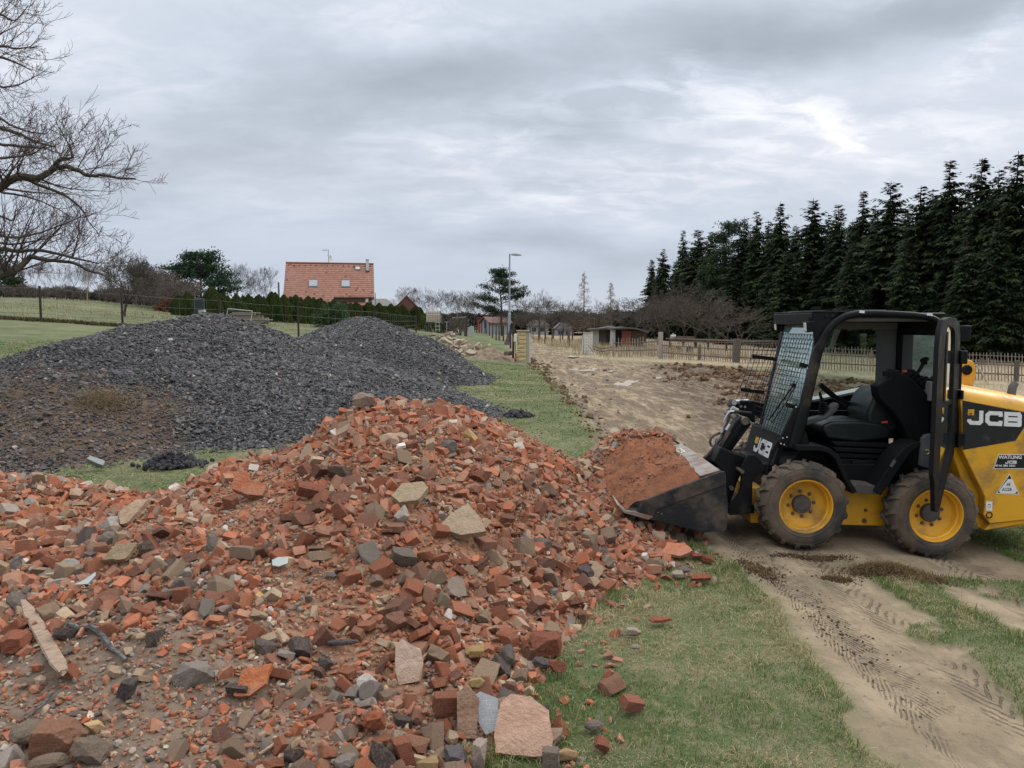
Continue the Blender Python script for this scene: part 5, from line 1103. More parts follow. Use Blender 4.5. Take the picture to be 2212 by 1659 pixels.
    qv = [A0b + e, A0b + ux * w2 + e, A0b + ux * w2 + uzv * h2 + e, A0b + uzv * h2 + e]; m.add(qv + [v_ + e * .6 for v_ in qv], [(0, 1, 2, 3), (7, 6, 5, 4), (0, 4, 5, 1), (1, 5, 6, 2), (2, 6, 7, 3), (3, 7, 4, 0)]); m.build('yellow_badge', M['yel'], fpn)
    # near cheek of the front
    m = P(); m.prism(px1([(1062, 830), (1150, 905), (1140, 915), (1058, 900), (1035, 905), (1010, 960), (985, 1010), (968, 1160), (950, 1160), (1000, 920)], 6.90), 6.90, 6.93); m.build('front_cheek', M['blk'])
    m = P(); m.prism(px1([(1075, 800), (1150, 640), (1230, 890), (1145, 916), (1060, 898), (1045, 880)], 6.865), 6.865, 6.90); m.build('pillar_foot', M['blk'], bevel=.005)
    for (x, y) in ((1068, 847), (1092, 842), (1056, 880), (1076, 886), (1212, 436), (1146, 664)):
        q = c1(x, y, 6.86); m = P(); m.lathe([(.008, .0), (.008, -.006), (.005, -.009), (0, -.009)], (q.x, 6.862, q.z), 8); m.build('pillar_bolt', M['chrome'])
    # ---- roll over frame: near side arch
    arch = [(1135, 905), (1165, 800), (1200, 660), (1238, 500), (1275, 350), (1296, 290), (1316, 245), (1345, 200), (1385, 160), (1440, 130), (1510, 115), (1620, 112), (1720, 116), (1830, 122), (1900, 130), (1950, 142), (1992, 165), (2018, 205), (2028, 270), (2030, 500), (2032, 700), (2035, 860)]
    wds = [.115, .11, .10, .092, .085, .08, .078, .074, .070, .068, .066, .062, .060, .060, .060, .062, .066, .07, .075, .08, .08, .08]
    def archtube(Y0, nm):
        m = P(); pts = [(c1(x, y, 6.85).x, c1(x, y, 6.85).z) for x, y in arch]
        # rounded bar: tube slightly flattened
        path = [Vector((a, Y0 + .04, b)) for a, b in pts]; k = 14; V = []; F = []
        for i, p_ in enumerate(path):
            d_ = (path[min(i + 1, len(path) - 1)] - path[max(i - 1, 0)]).normalized(); nrm = Vector((-d_.z, 0, d_.x)); w_ = wds[i] / 2
            for j in range(k):
                t = 2 * math.pi * j / k; cxx = math.copysign(abs(math.cos(t)) ** .7, math.cos(t)); syy = math.copysign(abs(math.sin(t)) ** .7, math.sin(t)); V.append(p_ + nrm * (w_ * cxx) + Vector((0, .035 * syy, 0)))
        for i in range(len(path) - 1):
            for j in range(k): F.append((i * k + j, i * k + (j + 1) % k, (i + 1) * k + (j + 1) % k, (i + 1) * k + j))
        F += [tuple(range(k)), tuple((len(path) - 1) * k + j for j in range(k))]; m.add(V, F); return m.build(nm, M['blk'], smooth=True)
    archtube(6.83, 'cab_frame'); 
    # far side frame: wide inner edge with clear opening
    m = P(); YF = 7.86
    far = [(-110, 905), (-60, 640), (40, 300), (95, 215), (160, 165), (385, 160), (470, 252), (474, 500), (476, 640)]
    def f2(x, y): q = c2(x, y, YF); return (q.x, q.z)
    band([f2(x, y) for x, y in far], .045, YF, YF + .06, m); m.build('far_frame', M['blk'])
    m = P(); V = [c2(x, y, YF + .03) for x, y in [(-50, 640), (45, 300), (98, 218), (162, 168), (383, 163), (467, 254), (472, 640)]]; m.add(V, [tuple(range(len(V)))]); m.build('side_window', M['glass'])
    # sunshade / white plate at top front of far side
    m = P(); m.prism([f2(*p_) for p_ in [(205, 180), (150, 322), (128, 320), (165, 205)]], YF - .03, YF - .01); m.build('side_flap', M['lgr'])
    # rear wall: near post, far post, window glass, lower panel
    xr = c2(815, 300, 6.86).x; zt = c2(815, 150, 6.86).z
    m = P(); m.box((xr - .14, 7.70, .75), (xr + .0, 7.86, zt + .02)); m.build('rear_post', M['gry'], bevel=.01)
    zg1 = c2(780, 485, 7.3).z; zg0 = c2(700, 250, 7.5).z
    m = P(); m.box((xr - .01, 6.93, .55), (xr + .03, 7.70, zg1)); m.box((xr - .015, 6.92, zg1), (xr + .02, 6.965, zt)); m.box((xr - .015, 7.665, zg1), (xr + .02, 7.70, zt)); m.box((xr - .015, 6.965, zg0 + .02), (xr + .02, 7.665, zt)); m.build('rear_wall', M['pls'], bevel=.005)
    m = P(); m.add([(xr + .01, 6.96, zg1), (xr + .01, 7.67, zg1), (xr + .01, 7.67, zg0 + .03), (xr + .01, 6.96, zg0 + .03)], [(0, 1, 2, 3)]); m.build('rear_window', M['glass'])
    m = P(); m.box((xr - .06, 6.95, zg1 - .20), (xr - .012, 7.70, zg1 - .02)); m.build('rear_sill', M['gry'], bevel=.01)
    # roof
    x0 = c1(1250, 130, 6.86).x; zr = c1(1600, 96, 6.86).z
    m = P(); m.box((x0 + .04, 6.90, zr - .055), (xr + .02, 7.88, zr - .018)); m.build('roof', M['blk'], bevel=.01)
    m = P(); m.box((x0 + .25, 6.93, zr - .095), (xr - .02, 7.84, zr - .058)); m.box((x0 + .35, 7.60, zr - .17), (xr - .05, 7.84, zr - .096)); m.build('roof_lining', M['gry'], bevel=.012)
    m = P(); m.box((x0 - .005, 6.87, zr - .016), (x0 + .62, 7.90, zr - .004)); m.box((x0 + .12, 6.90, zr - .002), (x0 + .66, 7.86, zr + .008)); m.build('roof_plate', M['blk'], bevel=.003)
    for (x, y) in ((333, 102), (733, 118)):
        q = c2(x, y, 6.80); m = P(); m.box((q.x - .016, 6.80, q.z - .012), (q.x + .016, 6.835, q.z + .010), Matrix.Rotation(.15, 3, 'Y')); m.build('white_sticker', M['white'])
    # header over the windscreen
    zh = c1(1250, 176, 6.9).z
    m = P(); m.box((x0 - .01, 6.885, zh), (x0 + .06, 7.89, zr - .018)); m.build('header', M['blk'], bevel=.006)
    m = P(); m.prism(px1([(1250, 108), (1400, 100), (1345, 165), (1310, 240), (1285, 300), (1262, 330), (1250, 240)], 6.875), 6.875, 6.90); m.build('corner_gusset', M['blk'], bevel=.004)
    for (x, y) in ((1322, 130), (1358, 132)):
        q = c1(x, y, 6.87); m = P(); m.lathe([(.012, .004), (.012, -.006), (.006, -.009), (0, -.009)], (q.x, 6.87, q.z), 10); m.build('gusset_bolt', M['blk'])
    # lamps
    def lamp(x, y, Y, s, tilt=0):
        q = c1(x, y, Y); Rm = Matrix.Rotation(-.12, 3, 'Y') @ Matrix.Rotation(-.15, 3, 'Z')
        m = P(); m.box((q.x - .025, Y - .055 * s, q.z - .05 * s), (q.x + .045, Y + .055 * s, q.z + .05 * s), Rm); lp = m.build('work_lamp', M['pls'], bevel=.008)
        m = MB(); c = (q.x + .01, Y, q.z); m.box((q.x - .031, Y - .046 * s, q.z - .041 * s), (q.x - .024, Y + .046 * s, q.z + .041 * s), Rm, c); m.build('lens', M['lens'], lp, bevel=.004)
        m = MB(); m.box((q.x + .0, Y - .012, q.z + .045 * s), (q.x + .03, Y + .012, q.z + .085 * s)); m.build('lamp_bracket', M['pls'], lp)
    lamp(1218, 190, 6.90, .95); lamp(1040, 183, 7.86, 1.0)
    # windscreen, far pillar and side pillar trims
    tn, bn = c1(1292, 140, 6.93), c1(1122, 858, 6.93)
    TF, BF = Vector((tn.x, 7.84, tn.z)), Vector((bn.x, 7.84, bn.z))
    m = P(); m.add([tn, bn, BF, TF], [(0, 1, 2, 3)]); m.build('windscreen', M['screen'])
    for (y0, y1) in ((7.80, 7.86), (6.90, 6.95)):
        m = P(); a0, a1 = Vector((tn.x, y0, tn.z)), Vector((bn.x, y0, bn.z)); b0, b1 = Vector((tn.x, y1, tn.z)), Vector((bn.x, y1, bn.z)); e2 = Vector((.03, 0, 0))
        m.add([a0 - e2 * .3, a1 - e2 * .3, b1 - e2 * .3, b0 - e2 * .3, a0 + e2, a1 + e2, b1 + e2, b0 + e2], [(0, 1, 2, 3), (7, 6, 5, 4), (0, 4, 5, 1), (1, 5, 6, 2), (2, 6, 7, 3), (3, 7, 4, 0)]); m.build('screen_frame', M['blk'], bevel=.004)
    m = P(); q = bn; m.box((q.x - .03, 6.92, q.z - .03), (q.x + .03, 7.86, q.z + .015)); m.build('screen_sill', M['blk'], bevel=.004)
    # interior panels seen through the screen
    # mesh guard in front of the windscreen
    gt, gb = c1(1252, 236, 6.93), c1(1046, 826, 6.93); off = Vector((-.0, 0, 0)); w_ = .0028
    def guard_pt(s, y): return gt + (gb - gt) * s + Vector((0, y, 0))
    m = P(); W1 = .93; nh = 21; nv = 13
    for i in range(nh + 1): m.tube([guard_pt(i / nh, 0), guard_pt(i / nh, W1)], w_, 5)
    for j in range(nv + 1): m.tube([guard_pt(0, W1 * j / nv) + Vector((-.004, 0, 0)), guard_pt(1, W1 * j / nv) + Vector((-.004, 0, 0))], w_, 5)
    # folded side wing, standing forward on the far side
    for i in range(2, nh + 1): m.tube([guard_pt(i / nh, W1), guard_pt(i / nh, W1 + .02) + Vector((-.19, 0, 0))], w_, 5)
    for j in range(1, 5): m.tube([guard_pt(2 / nh, W1 + .005 * j) + Vector((-.0475 * j, 0, 0)), guard_pt(1, W1 + .005 * j) + Vector((-.0475 * j, 0, 0))], w_, 5)
    gd = m.build('mesh_guard', M['blk'])
    for (x, y, Y, wx, hz) in ((1185, 418, 6.92, .075, .02), (1105, 655, 6.92, .075, .02)):
        q = c1(x, y, Y); m = MB(); m.box((q.x - wx / 2, Y - .02, q.z - hz), (q.x + wx / 2, Y - .012, q.z + hz), Matrix.Rotation(.28, 3, 'Y')); m.build('guard_bracket', M['blk'], gd)
    for s_ in (.27, .64):
        q = guard_pt(s_, W1 - .12); m = MB(); m.box((q.x - .22, q.y, q.z - .018), (q.x + .02, q.y + .01, q.z + .018), Matrix.Rotation(.12, 3, 'Y')); m.build('guard_bracket', M['blk'], gd)
    # wiper / gas strut behind the guard
    m = P(); m.tube([c1(1130, 535, 7.0), c1(1070, 620, 7.02), c1(985, 740, 7.05)], .008, 6); m.tube([c1(1145, 530, 6.98), c1(1085, 640, 7.0), c1(1000, 760, 7.03)], .005, 6); q = c1(1130, 535, 7.0); m.lathe([(.02, .02), (.02, -.02), (0, -.02)], (q.x, q.y, q.z), 12); m.build('wiper_arm', M['blk'])
    # ---- cab interior
    m = P(); m.box((c1(1180, 1000, 7).x, 6.99, .42), (xr, 7.84, .46)); m.box((c1(1180, 1000, 7).x, 7.80, .42), (xr, 7.86, 1.02)); m.build('cab_floor', M['pls'], bevel=.004)
    # seat
    m = P(); cs = [(100, 770), (150, 750), (330, 748), (470, 762), (500, 800), (490, 850), (300, 872), (120, 850), (95, 800)]
    m.prism(px2(cs, 7.12), 7.12, 7.60); seat = m.build('seat', M['vin'], bevel=.035, seg=4)
    m = P(); m.prism(px2([(385, 640), (410, 590), (450, 558), (500, 552), (540, 590), (560, 700), (545, 800), (470, 830), (400, 800), (362, 760), (360, 700)], 7.14), 7.14, 7.60); m.build('backrest', M['vin'], bevel=.035, seg=4)
    m = P()
    for i in range(4): y = 866 + i * 34; m.prism(px2([(150 + i * 6, y), (500, y + 14), (500, y + 40), (170 + i * 6, y + 28)], 7.08 - .01 * (i % 2)), 7.08 - .01 * (i % 2), 7.62)
    m.build('seat_suspension', M['pls'], bevel=.008)
    m = P(); m.prism(px2([(275, 985), (402, 975), (400, 1125), (275, 1120)], 7.0), 7.0, 7.05); m.build('access_panel', M['pls'], bevel=.006)
    q = c2(460, 752, 7.1); m = P(); m.box((q.x - .03, 7.09, q.z - .008), (q.x + .025, 7.10, q.z + .008), Matrix.Rotation(-.1, 3, 'Y')); m.build('seat_tag', M['redp'])
    # control console beside the seat
    m = P(); m.prism(px2([(420, 540), (495, 492), (490, 452), (505, 442), (546, 446), (560, 470), (600, 478), (690, 560), (722, 600), (732, 700), (725, 868), (660, 866), (600, 850), (560, 760), (512, 692), (455, 640), (430, 610)], 7.0), 7.0, 7.16); m.build('control_console', M['pls'], bevel=.016, seg=3)
    m = P()
    for i in range(4): a = (600 + i * 24, 470 + i * 18); m.prism(px2([(a[0] - 14, a[1]), (a[0] + 30, a[1] - 30), (a[0] + 44, a[1] - 14), (a[0], a[1] + 22)], 7.05), 7.03, 7.15)
    m.prism(px2([(640, 500), (700, 480), (722, 500), (716, 560), (660, 556)], 7.08), 7.04, 7.16); m.build('lever_gaiter', M['pls'], bevel=.008)
    m = P(); m.tube([c2(650, 470, 7.08), c2(672, 436, 7.08), c2(690, 405, 7.08)], [.016, .016, .018], 12); m.tube([c2(676, 395, 7.08), c2(700, 385, 7.08), c2(716, 378, 7.08)], [.022, .026, .018], 12); m.tube([c2(700, 385, 7.08), c2(706, 412, 7.08)], .014, 10); m.build('joystick', M['pls'], smooth=True)
    q = c2(592, 456, 7.12); m = P(); m.box((q.x - .028, 7.1, q.z - .012), (q.x + .028, 7.16, q.z + .012)); m.build('armrest_switch', M['orange'], bevel=.008)
    # left lever with bellows
    m = P(); m.tube([c1(1285, 575, 7.2), c1(1290, 600, 7.2), c1(1304, 630, 7.2)], [.012, .014, .016], 10)
    for i in range(5): q = c1(1306 + i * 2, 640 + i * 14, 7.2); m.lathe([(.0, .012), (.032 + .006 * i, .006), (.036 + .006 * i, 0), (.03 + .006 * i, -.012), (0, -.012)], (q.x, q.y, q.z), 16, axis='Z')
    m.build('left_lever', M['pls'], smooth=True)
    m = P(); m.prism(px1([(1205, 740), (1320, 715), (1375, 650), (1398, 640), (1400, 660), (1385, 690), (1330, 735), (1205, 775)], 7.1), 7.1, 7.22); m.build('left_console', plain('dark_grey_plastic', srgb(66, 70, 72), .55, .15), bevel=.01)
    m = P(); band([c_ for c_ in [(c1(1290, 530, 7.6).x, c1(1290, 530, 7.6).z), (c1(1380, 605, 7.6).x, c1(1380, 605, 7.6).z), (c1(1452, 645, 7.6).x, c1(1452, 645, 7.6).z), (c1(1580, 655, 7.6).x, c1(1580, 655, 7.6).z)]], .045, 7.6, 7.66, m); m.build('grab_bar', M['blk'], bevel=.006)
    # ---- side sill framing the entrance
    m = P(); path = [(1150, 905), (1290, 908), (1340, 920), (1385, 955), (1410, 1010), (1440, 1080), (1492, 1170)]; band([(c1(x, y, 6.74).x, c1(x, y, 6.74).z) for x, y in path], [.05, .045, .045, .045, .04, .04, .04], 6.74, 6.98, m); m.build('front_fender', M['pls'], bevel=.006)
    m = P(); m.prism(px2([(278, 1128), (300, 1118), (420, 1130), (440, 1180), (300, 1172)], 6.76), 6.76, 7.0); m.build('step', plain('step_plate', srgb(72, 70, 68), .8, .3, 10, srgb(110, 96, 78), .4), bevel=.004)
    m = P(); path = [(418, 1172), (480, 1080), (545, 985), (595, 918), (640, 890), (700, 885)]; band([(c2(x, y, 6.73).x, c2(x, y, 6.73).z) for x, y in path], [.075, .085, .08, .07, .05, .04], 6.73, 6.99, m); rf = m.build('rear_fender', M['pls'], bevel=.006)
    q = c2(510, 995, 6.728); m = MB(); m.box((q.x - .014, 6.727, q.z - .034), (q.x + .014, 6.7295, q.z + .034), Matrix.Rotation(.55, 3, 'Y')); m.build('fender_label', plain('faded_label', srgb(88, 88, 88), .6), rf)
    m = P(); m.prism(px1([(1180, 905), (1360, 930), (1420, 1040), (1480, 1170), (1330, 1180), (1120, 1000)], 7.0), 7.0, 7.03); m.prism(px2([(400, 1180), (600, 900), (760, 880), (860, 930), (900, 1100), (440, 1190)], 7.0), 7.0, 7.03); m.build('wheel_arch', M['pls'])
    # latch plate
    m = P(); m.prism(px2([(686, 850), (705, 828), (742, 822), (752, 830), (748, 1022), (740, 1034), (672, 1010)], 6.70), 6.70, 6.75); lt = m.build('latch_housing', plain('grey_plastic', srgb(68, 68, 76), .5, .15, 8, srgb(90, 84, 76), .15), bevel=.006)
    m = MB(); m.tube([c2(700, 916, 6.695), c2(718, 916, 6.69), c2(727, 930, 6.69), c2(712, 942, 6.69), c2(700, 940, 6.69)], .0045, 6); m.build('latch_hook', plain('brass_latch', srgb(180, 160, 100), .35, metal=.6), lt, smooth=True)
    # ---- open door, hinged at the rear post
    hx, hy = c2(885, 500, 6.76).x, 6.76; fx, fy = hx - .50, hy - .56
    dv = Vector((fx - hx, fy - hy)); Lw = dv.length; dv /= Lw; nv_ = Vector((-dv.y, dv.x))
    def dp(s, z, t=0): return Vector((hx + dv.x * s * Lw + nv_.x * t, hy + dv.y * s * Lw + nv_.y * t, z))
    zB = c2(752, 1066, fy).z; zT = c2(850, 134, 6.45).z; zt2 = c2(790, 1300, 6.25).z
    outl = [(1.0, zB), (1.0, zT - .22), (.96, zT - .10), (.85, zT - .02), (.6, zT), (.25, zT - .01), (.08, zT - .05), (.02, zT - .15), (0, zT - .3), (0, zB + .28), (.08, zB + .08), (.30, zB - .06), (.52, zt2 + .12), (.62, zt2 + .03), (.72, zt2), (.84, zt2 + .02), (.88, zt2 + .1), (.93, zB - .06)]
    inl = [(.72, zB + .03), (.72, zT - .26), (.70, zT - .17), (.66, zT - .11), (.6, zT - .065), (.38, zT - .09), (.30, zT - .12), (.27, zT - .20), (.26, zT - .3), (.26, zB + .34), (.30, zB + .16), (.42, zB + .06), (.58, zt2 + .24), (.63, zt2 + .18), (.68, zt2 + .14), (.72, zt2 + .15), (.74, zt2 + .2), (.74, zB - .02)]
    m = P(); n = len(outl); V = [dp(s, z, -.018) for s, z in outl] + [dp(s, z, -.018) for s, z in inl] + [dp(s, z, .018) for s, z in outl] + [dp(s, z, .018) for s, z in inl]; F = []
    for i in range(n):
        j = (i + 1) % n; F += [(i, j, n + j, n + i), (2 * n + i, 3 * n + i, 3 * n + j, 2 * n + j), (i, 2 * n + i, 2 * n + j, j), (n + i, n + j, 3 * n + j, 3 * n + i)]
    m.add(V, F); door = m.build('door', M['pls'], bevel=.006)
    m = MB(); V = [dp(s, z, 0) for s, z in inl]; m.add(V, [tuple(range(n))]); m.build('door_glass', M['glass'], door)
    m = MB()
    zl = c2(845, 640, 6.4).z
    V = [dp(.08, zl + .01, -.012), dp(.92, zl + .01, -.012), dp(.92, zl - .03, -.012), dp(.08, zl - .03, -.012)]; m.add(V + [v_ + Vector((nv_.x, nv_.y, 0)) * .024 for v_ in V], [(0, 1, 2, 3), (7, 6, 5, 4), (0, 4, 5, 1), (1, 5, 6, 2), (2, 6, 7, 3), (3, 7, 4, 0)])
    V = [dp(.55, zl, -.012), dp(.62, zl, -.012), dp(.62, zT - .12, -.012), dp(.55, zT - .12, -.012)]; m.add(V + [v_ + Vector((nv_.x, nv_.y, 0)) * .024 for v_ in V], [(0, 1, 2, 3), (7, 6, 5, 4), (0, 4, 5, 1), (1, 5, 6, 2), (2, 6, 7, 3), (3, 7, 4, 0)])
    m.build('window_rail', M['pls'], door)
    q = dp(.62, c2(800, 905, 6.4).z, -.03); m = MB(); m.tube([q + Vector((0, 0, .05)), q + Vector((nv_.x * -.03, nv_.y * -.03, .03)), q + Vector((nv_.x * -.03, nv_.y * -.03, -.05)), q + Vector((0, 0, -.07))], .014, 8); m.build('door_handle', M['pls'], door, smooth=True)
    q = dp(.60, c2(815, 686, 6.4).z, -.006); e = Vector((dv.x, dv.y, 0)); m = MB(); V = [q - e * .05 - Vector((0, 0, .018)), q + e * .05 - Vector((0, 0, .018)), q + e * .05 + Vector((0, 0, .018)), q - e * .05 + Vector((0, 0, .018))]
    m.add(V + [v_ + Vector((-nv_.x, -nv_.y, 0)) * .002 for v_ in V], [(0, 1, 2, 3), (7, 6, 5, 4), (0, 4, 5, 1), (1, 5, 6, 2), (2, 6, 7, 3), (3, 7, 4, 0)]); m.build('painted_reflection', M['yel'], door)  # yellow plate painted in for the logo's reflection in the door glass
    for (x, y, w2, h2) in ((915, 370, .050, .058), (900, 850, .052, .055), (905, 590, .02, .04)):
        q = c2(x, y, 6.74); m = P(); m.box((q.x - w2 / 1.6, 6.70, q.z - h2), (q.x + w2 / 1.6, 6.79, q.z + h2)); m.build('hinge', M['blk'], bevel=.006)
    m = P(); q0, q1 = c2(900, 330, 6.78), c2(893, 900, 6.78); m.box((q0.x - .03, 6.77, q1.z), (q0.x + .03, 6.83, q0.z)); m.build('hinge_rail', M['blk'], bevel=.005)
    q = c2(925, 228, 6.9); m = P(); m.box((q.x - .055, 6.86, q.z - .07), (q.x + .05, 6.95, q.z + .07)); m.build('tail_lamp', M['pls'], bevel=.015); m = P(); m.tube([c2(893, 165, 6.9), c2(912, 162, 6.9)], .012, 8); m.build('lamp_stub', M['pls'])
    # ---- arm cross head and hoses at the front
    m = P(); m.prism(px1([(905, 630), (780, 622), (760, 660), (800, 700), (905, 760)], 7.62), 7.62, 7.78); m.build('arm_head', M['blk'], bevel=.008)
    for (x, y) in ((822, 660), (846, 663)):
        q = c1(x, y, 7.61); m = P(); m.lathe([(.012, .01), (.012, -.006), (0, -.006)], (q.x, 7.62, q.z), 8); m.build('head_bolt', M['chrome'])
    m = P(); m.tube([c1(782, 636, 7.6), c1(855, 632, 7.75)], .028, 12); m.tube([c1(765, 672, 7.5), c1(800, 690, 7.5)], .030, 12); m.build('cylinder_pin', M['chrome'], smooth=True)
    m = P(); m.tube([c1(838, 735, 7.3), c1(790, 800, 7.3), c1(715, 905, 7.3), c1(640, 1000, 7.3), c1(600, 1060, 7.35)], [.082, .082, .080, .078, .075], 20); m.build('lift_arm', M['blk'], smooth=True)
    q = c1(847, 746, 7.2); m = P(); m.lathe([(.034, .0), (.038, -.004), (.038, -.03), (.030, -.032), (.026, -.01), (0, -.01)], (q.x, 7.22, q.z), 24); m.tube([(q.x, 7.20, q.z), (q.x, 7.8, q.z)], .036, 16); m.build('arm_boss', plain('boss_steel', srgb(110, 102, 92), .5, .2, 10, metal=.4), smooth=True)
    m = P(); m.tube([c1(880, 700, 7.4), c1(790, 690, 7.35), c1(755, 700, 7.3), c1(740, 760, 7.25), c1(722, 800, 7.25), c1(700, 850, 7.2), c1(660, 905, 7.2), c1(610, 965, 7.2)], .014, 8)
    m.tube([c1(800, 720, 7.2), c1(770, 760, 7.2), c1(745, 810, 7.18), c1(720, 860, 7.18), c1(680, 900, 7.18), c1(640, 940, 7.2), c1(600, 965, 7.2)], .015, 8)
    m.tube([c1(700, 815, 7.3), c1(665, 828, 7.3), c1(645, 845, 7.3), c1(638, 868, 7.3), c1(645, 888, 7.3), c1(662, 900, 7.25)], .013, 8)
    m.tube([c1(820, 720, 7.16), c1(785, 750, 7.16), c1(750, 820, 7.15), c1(705, 900, 7.15), c1(640, 960, 7.2)], .012, 8)
    m.build('hydraulic_hose', plain('hose_rubber', (.018, .017, .017), .55, .3, 20, srgb(110, 92, 74), .3), smooth=True)
    m = P(); m.tube([c1(780, 688, 7.25), c1(752, 692, 7.25), c1(738, 712, 7.25), c1(722, 745, 7.25)], .010, 8); m.tube([c1(757, 765, 7.1), c1(735, 800, 7.1)], .016, 8); m.tube([c1(712, 800, 7.2), c1(708, 812, 7.2)], .018, 8); m.tube([c1(672, 845, 7.25), c1(664, 875, 7.25)], .014, 8); m.build('hose_coupling', M['chrome'], smooth=True)
    # dark carriage behind the bucket: curved plate and cross tube
    m = P(); m.prism(px1([(700, 900), (850, 960), (850, 1000), (800, 1110), (760, 1230), (740, 1290), (724, 1200), (724, 1050), (690, 1020), (660, 990)], 7.0), 7.0, 7.22); m.build('carriage', M['blk'], bevel=.01)
    m = P(); m.prism(px1([(865, 945), (905, 945), (938, 978), (972, 1032), (940, 1050), (905, 1080), (890, 1115), (885, 1285), (825, 1298), (752, 1300), (738, 1285), (758, 1235), (800, 1190), (822, 1140), (826, 1010)], 6.86), 6.86, 6.90); hp = m.build('hitch_plate', M['blk'], bevel=.005)
    for (x, y, r) in ((852, 1052, .022), (866, 1124, .03), (757, 1269, .014)):
        q = c1(x, y, 6.86); m = MB(); m.lathe([(r, -.002), (r * .86, -.004), (r * .84, -.001), (0, -.001)], (q.x, 6.86, q.z), 20); m.build('plate_hole', plain('hole_black', (.003, .003, .003), .9, 0), hp)
    q = c1(820, 1038, 6.9); m = P(); m.tube([(q.x, 6.85, q.z), (q.x, 7.7, q.z)], .018, 10); q = c1(780, 1152, 6.9); m.tube([(q.x, 6.96, q.z), (q.x, 7.7, q.z)], .02, 10); m.build('pivot_pin', M['bolt'])
    m = P(); m.prism(px1([(745, 1240), (900, 1240), (900, 1290), (760, 1302)], 6.92), 6.92, 7.8); m.build('lower_link', M['blk'], bevel=.006)
    # ---- bucket
    YN, YF2 = 6.50, 8.02
    side = [(240, 1212), (700, 1040), (722, 1042), (732, 1056), (735, 1150), (735, 1330), (740, 1372), (725, 1396), (600, 1403), (305, 1330), (275, 1325), (272, 1300), (205, 1277)]
    m = P(); back = px1([(130, 1284), (600, 1402), (722, 1396), (738, 1372), (745, 1230), (722, 1060), (700, 1040), (583, 1074), (586, 1082), (690, 1052), (712, 1068), (732, 1230), (725, 1362), (700, 1384), (604, 1388), (300, 1308), (140, 1268)], YN + .014)
    m.prism(back, YN + .014, YF2 - .014); bk = m.build('bucket', M['buc'], bevel=.003)
    for (y0, y1) in ((YN, YN + .013), (YF2 - .013, YF2)):
        m = MB(); m.prism(px1(side, YN), y0, y1); m.build('side_plate', M['buc'], bk, bevel=.003)
    m = MB(); m.prism(px1([(243, 1212), (700, 1042), (722, 1044), (730, 1058), (730, 1118), (560, 1180), (330, 1265), (312, 1290), (302, 1312), (276, 1310), (210, 1275)], YN), YN - .012, YN - .0005); m.build('side_edge', M['buc'], bk, bevel=.004)
    m = MB(); m.prism(px1([(92, 1240), (130, 1283), (140, 1288), (275, 1326), (300, 1312), (298, 1304), (200, 1280), (140, 1272), (100, 1236)], YN), YN - .013, YF2 + .012); m.build('cutting_edge', M['worn'], bk, bevel=.002)
    tp = px1([(700, 1036), (583, 1070), (584, 1075), (702, 1041)], YN); m = MB(); m.prism(tp, YN + .016, YF2 - .016); tpo = m.build('top_plate', M['worn'], bk, bevel=.002)
    # letters pressed into the top plate, near its far end
    a = Vector((tp[1][0], 0, tp[1][1])); b = Vector((tp[0][0], 0, tp[0][1])); sl = (b - a); sl.y = 0
    def ontop(x, y):
        o = Vector((0, 0, CAMZ)); r = c1(x, y, 7.0) - o; nrm = Vector((0, 1, 0)).cross(sl).normalized(); t = (a - o).dot(nrm) / r.dot(nrm); return o + r * t
    L0 = ontop(478, 965); L1 = ontop(525, 992); Hh = .36 * sl.length
    put_logo('lettering', Vector((a.x + sl.x * .28, 7.88, a.z + sl.z * .28)) + Vector((0, 0, .0015)), (0, -1, 0), sl, Hh, plain('pressed_letters', srgb(214, 206, 192), .5), bk, aspect=1.6, th=.002, w=.2)
    for (x, y) in ((331, 1284), (354, 1292)):
        q = c1(x, y, YN - .001); m = MB(); m.lathe([(.006, .002), (.006, -.004), (0, -.004)], (q.x, YN - .0006, q.z), 10); m.build('rivet', M['worn'], bk)
    m = P(); m.tube([c1(395, 870, YF2), c1(430, 862, YF2), c1(455, 880, YF2), c1(475, 890, YF2 + .05)], .012, 6); m.build('bucket_lug', M['buc'])
    return M
MJ = build_loader()
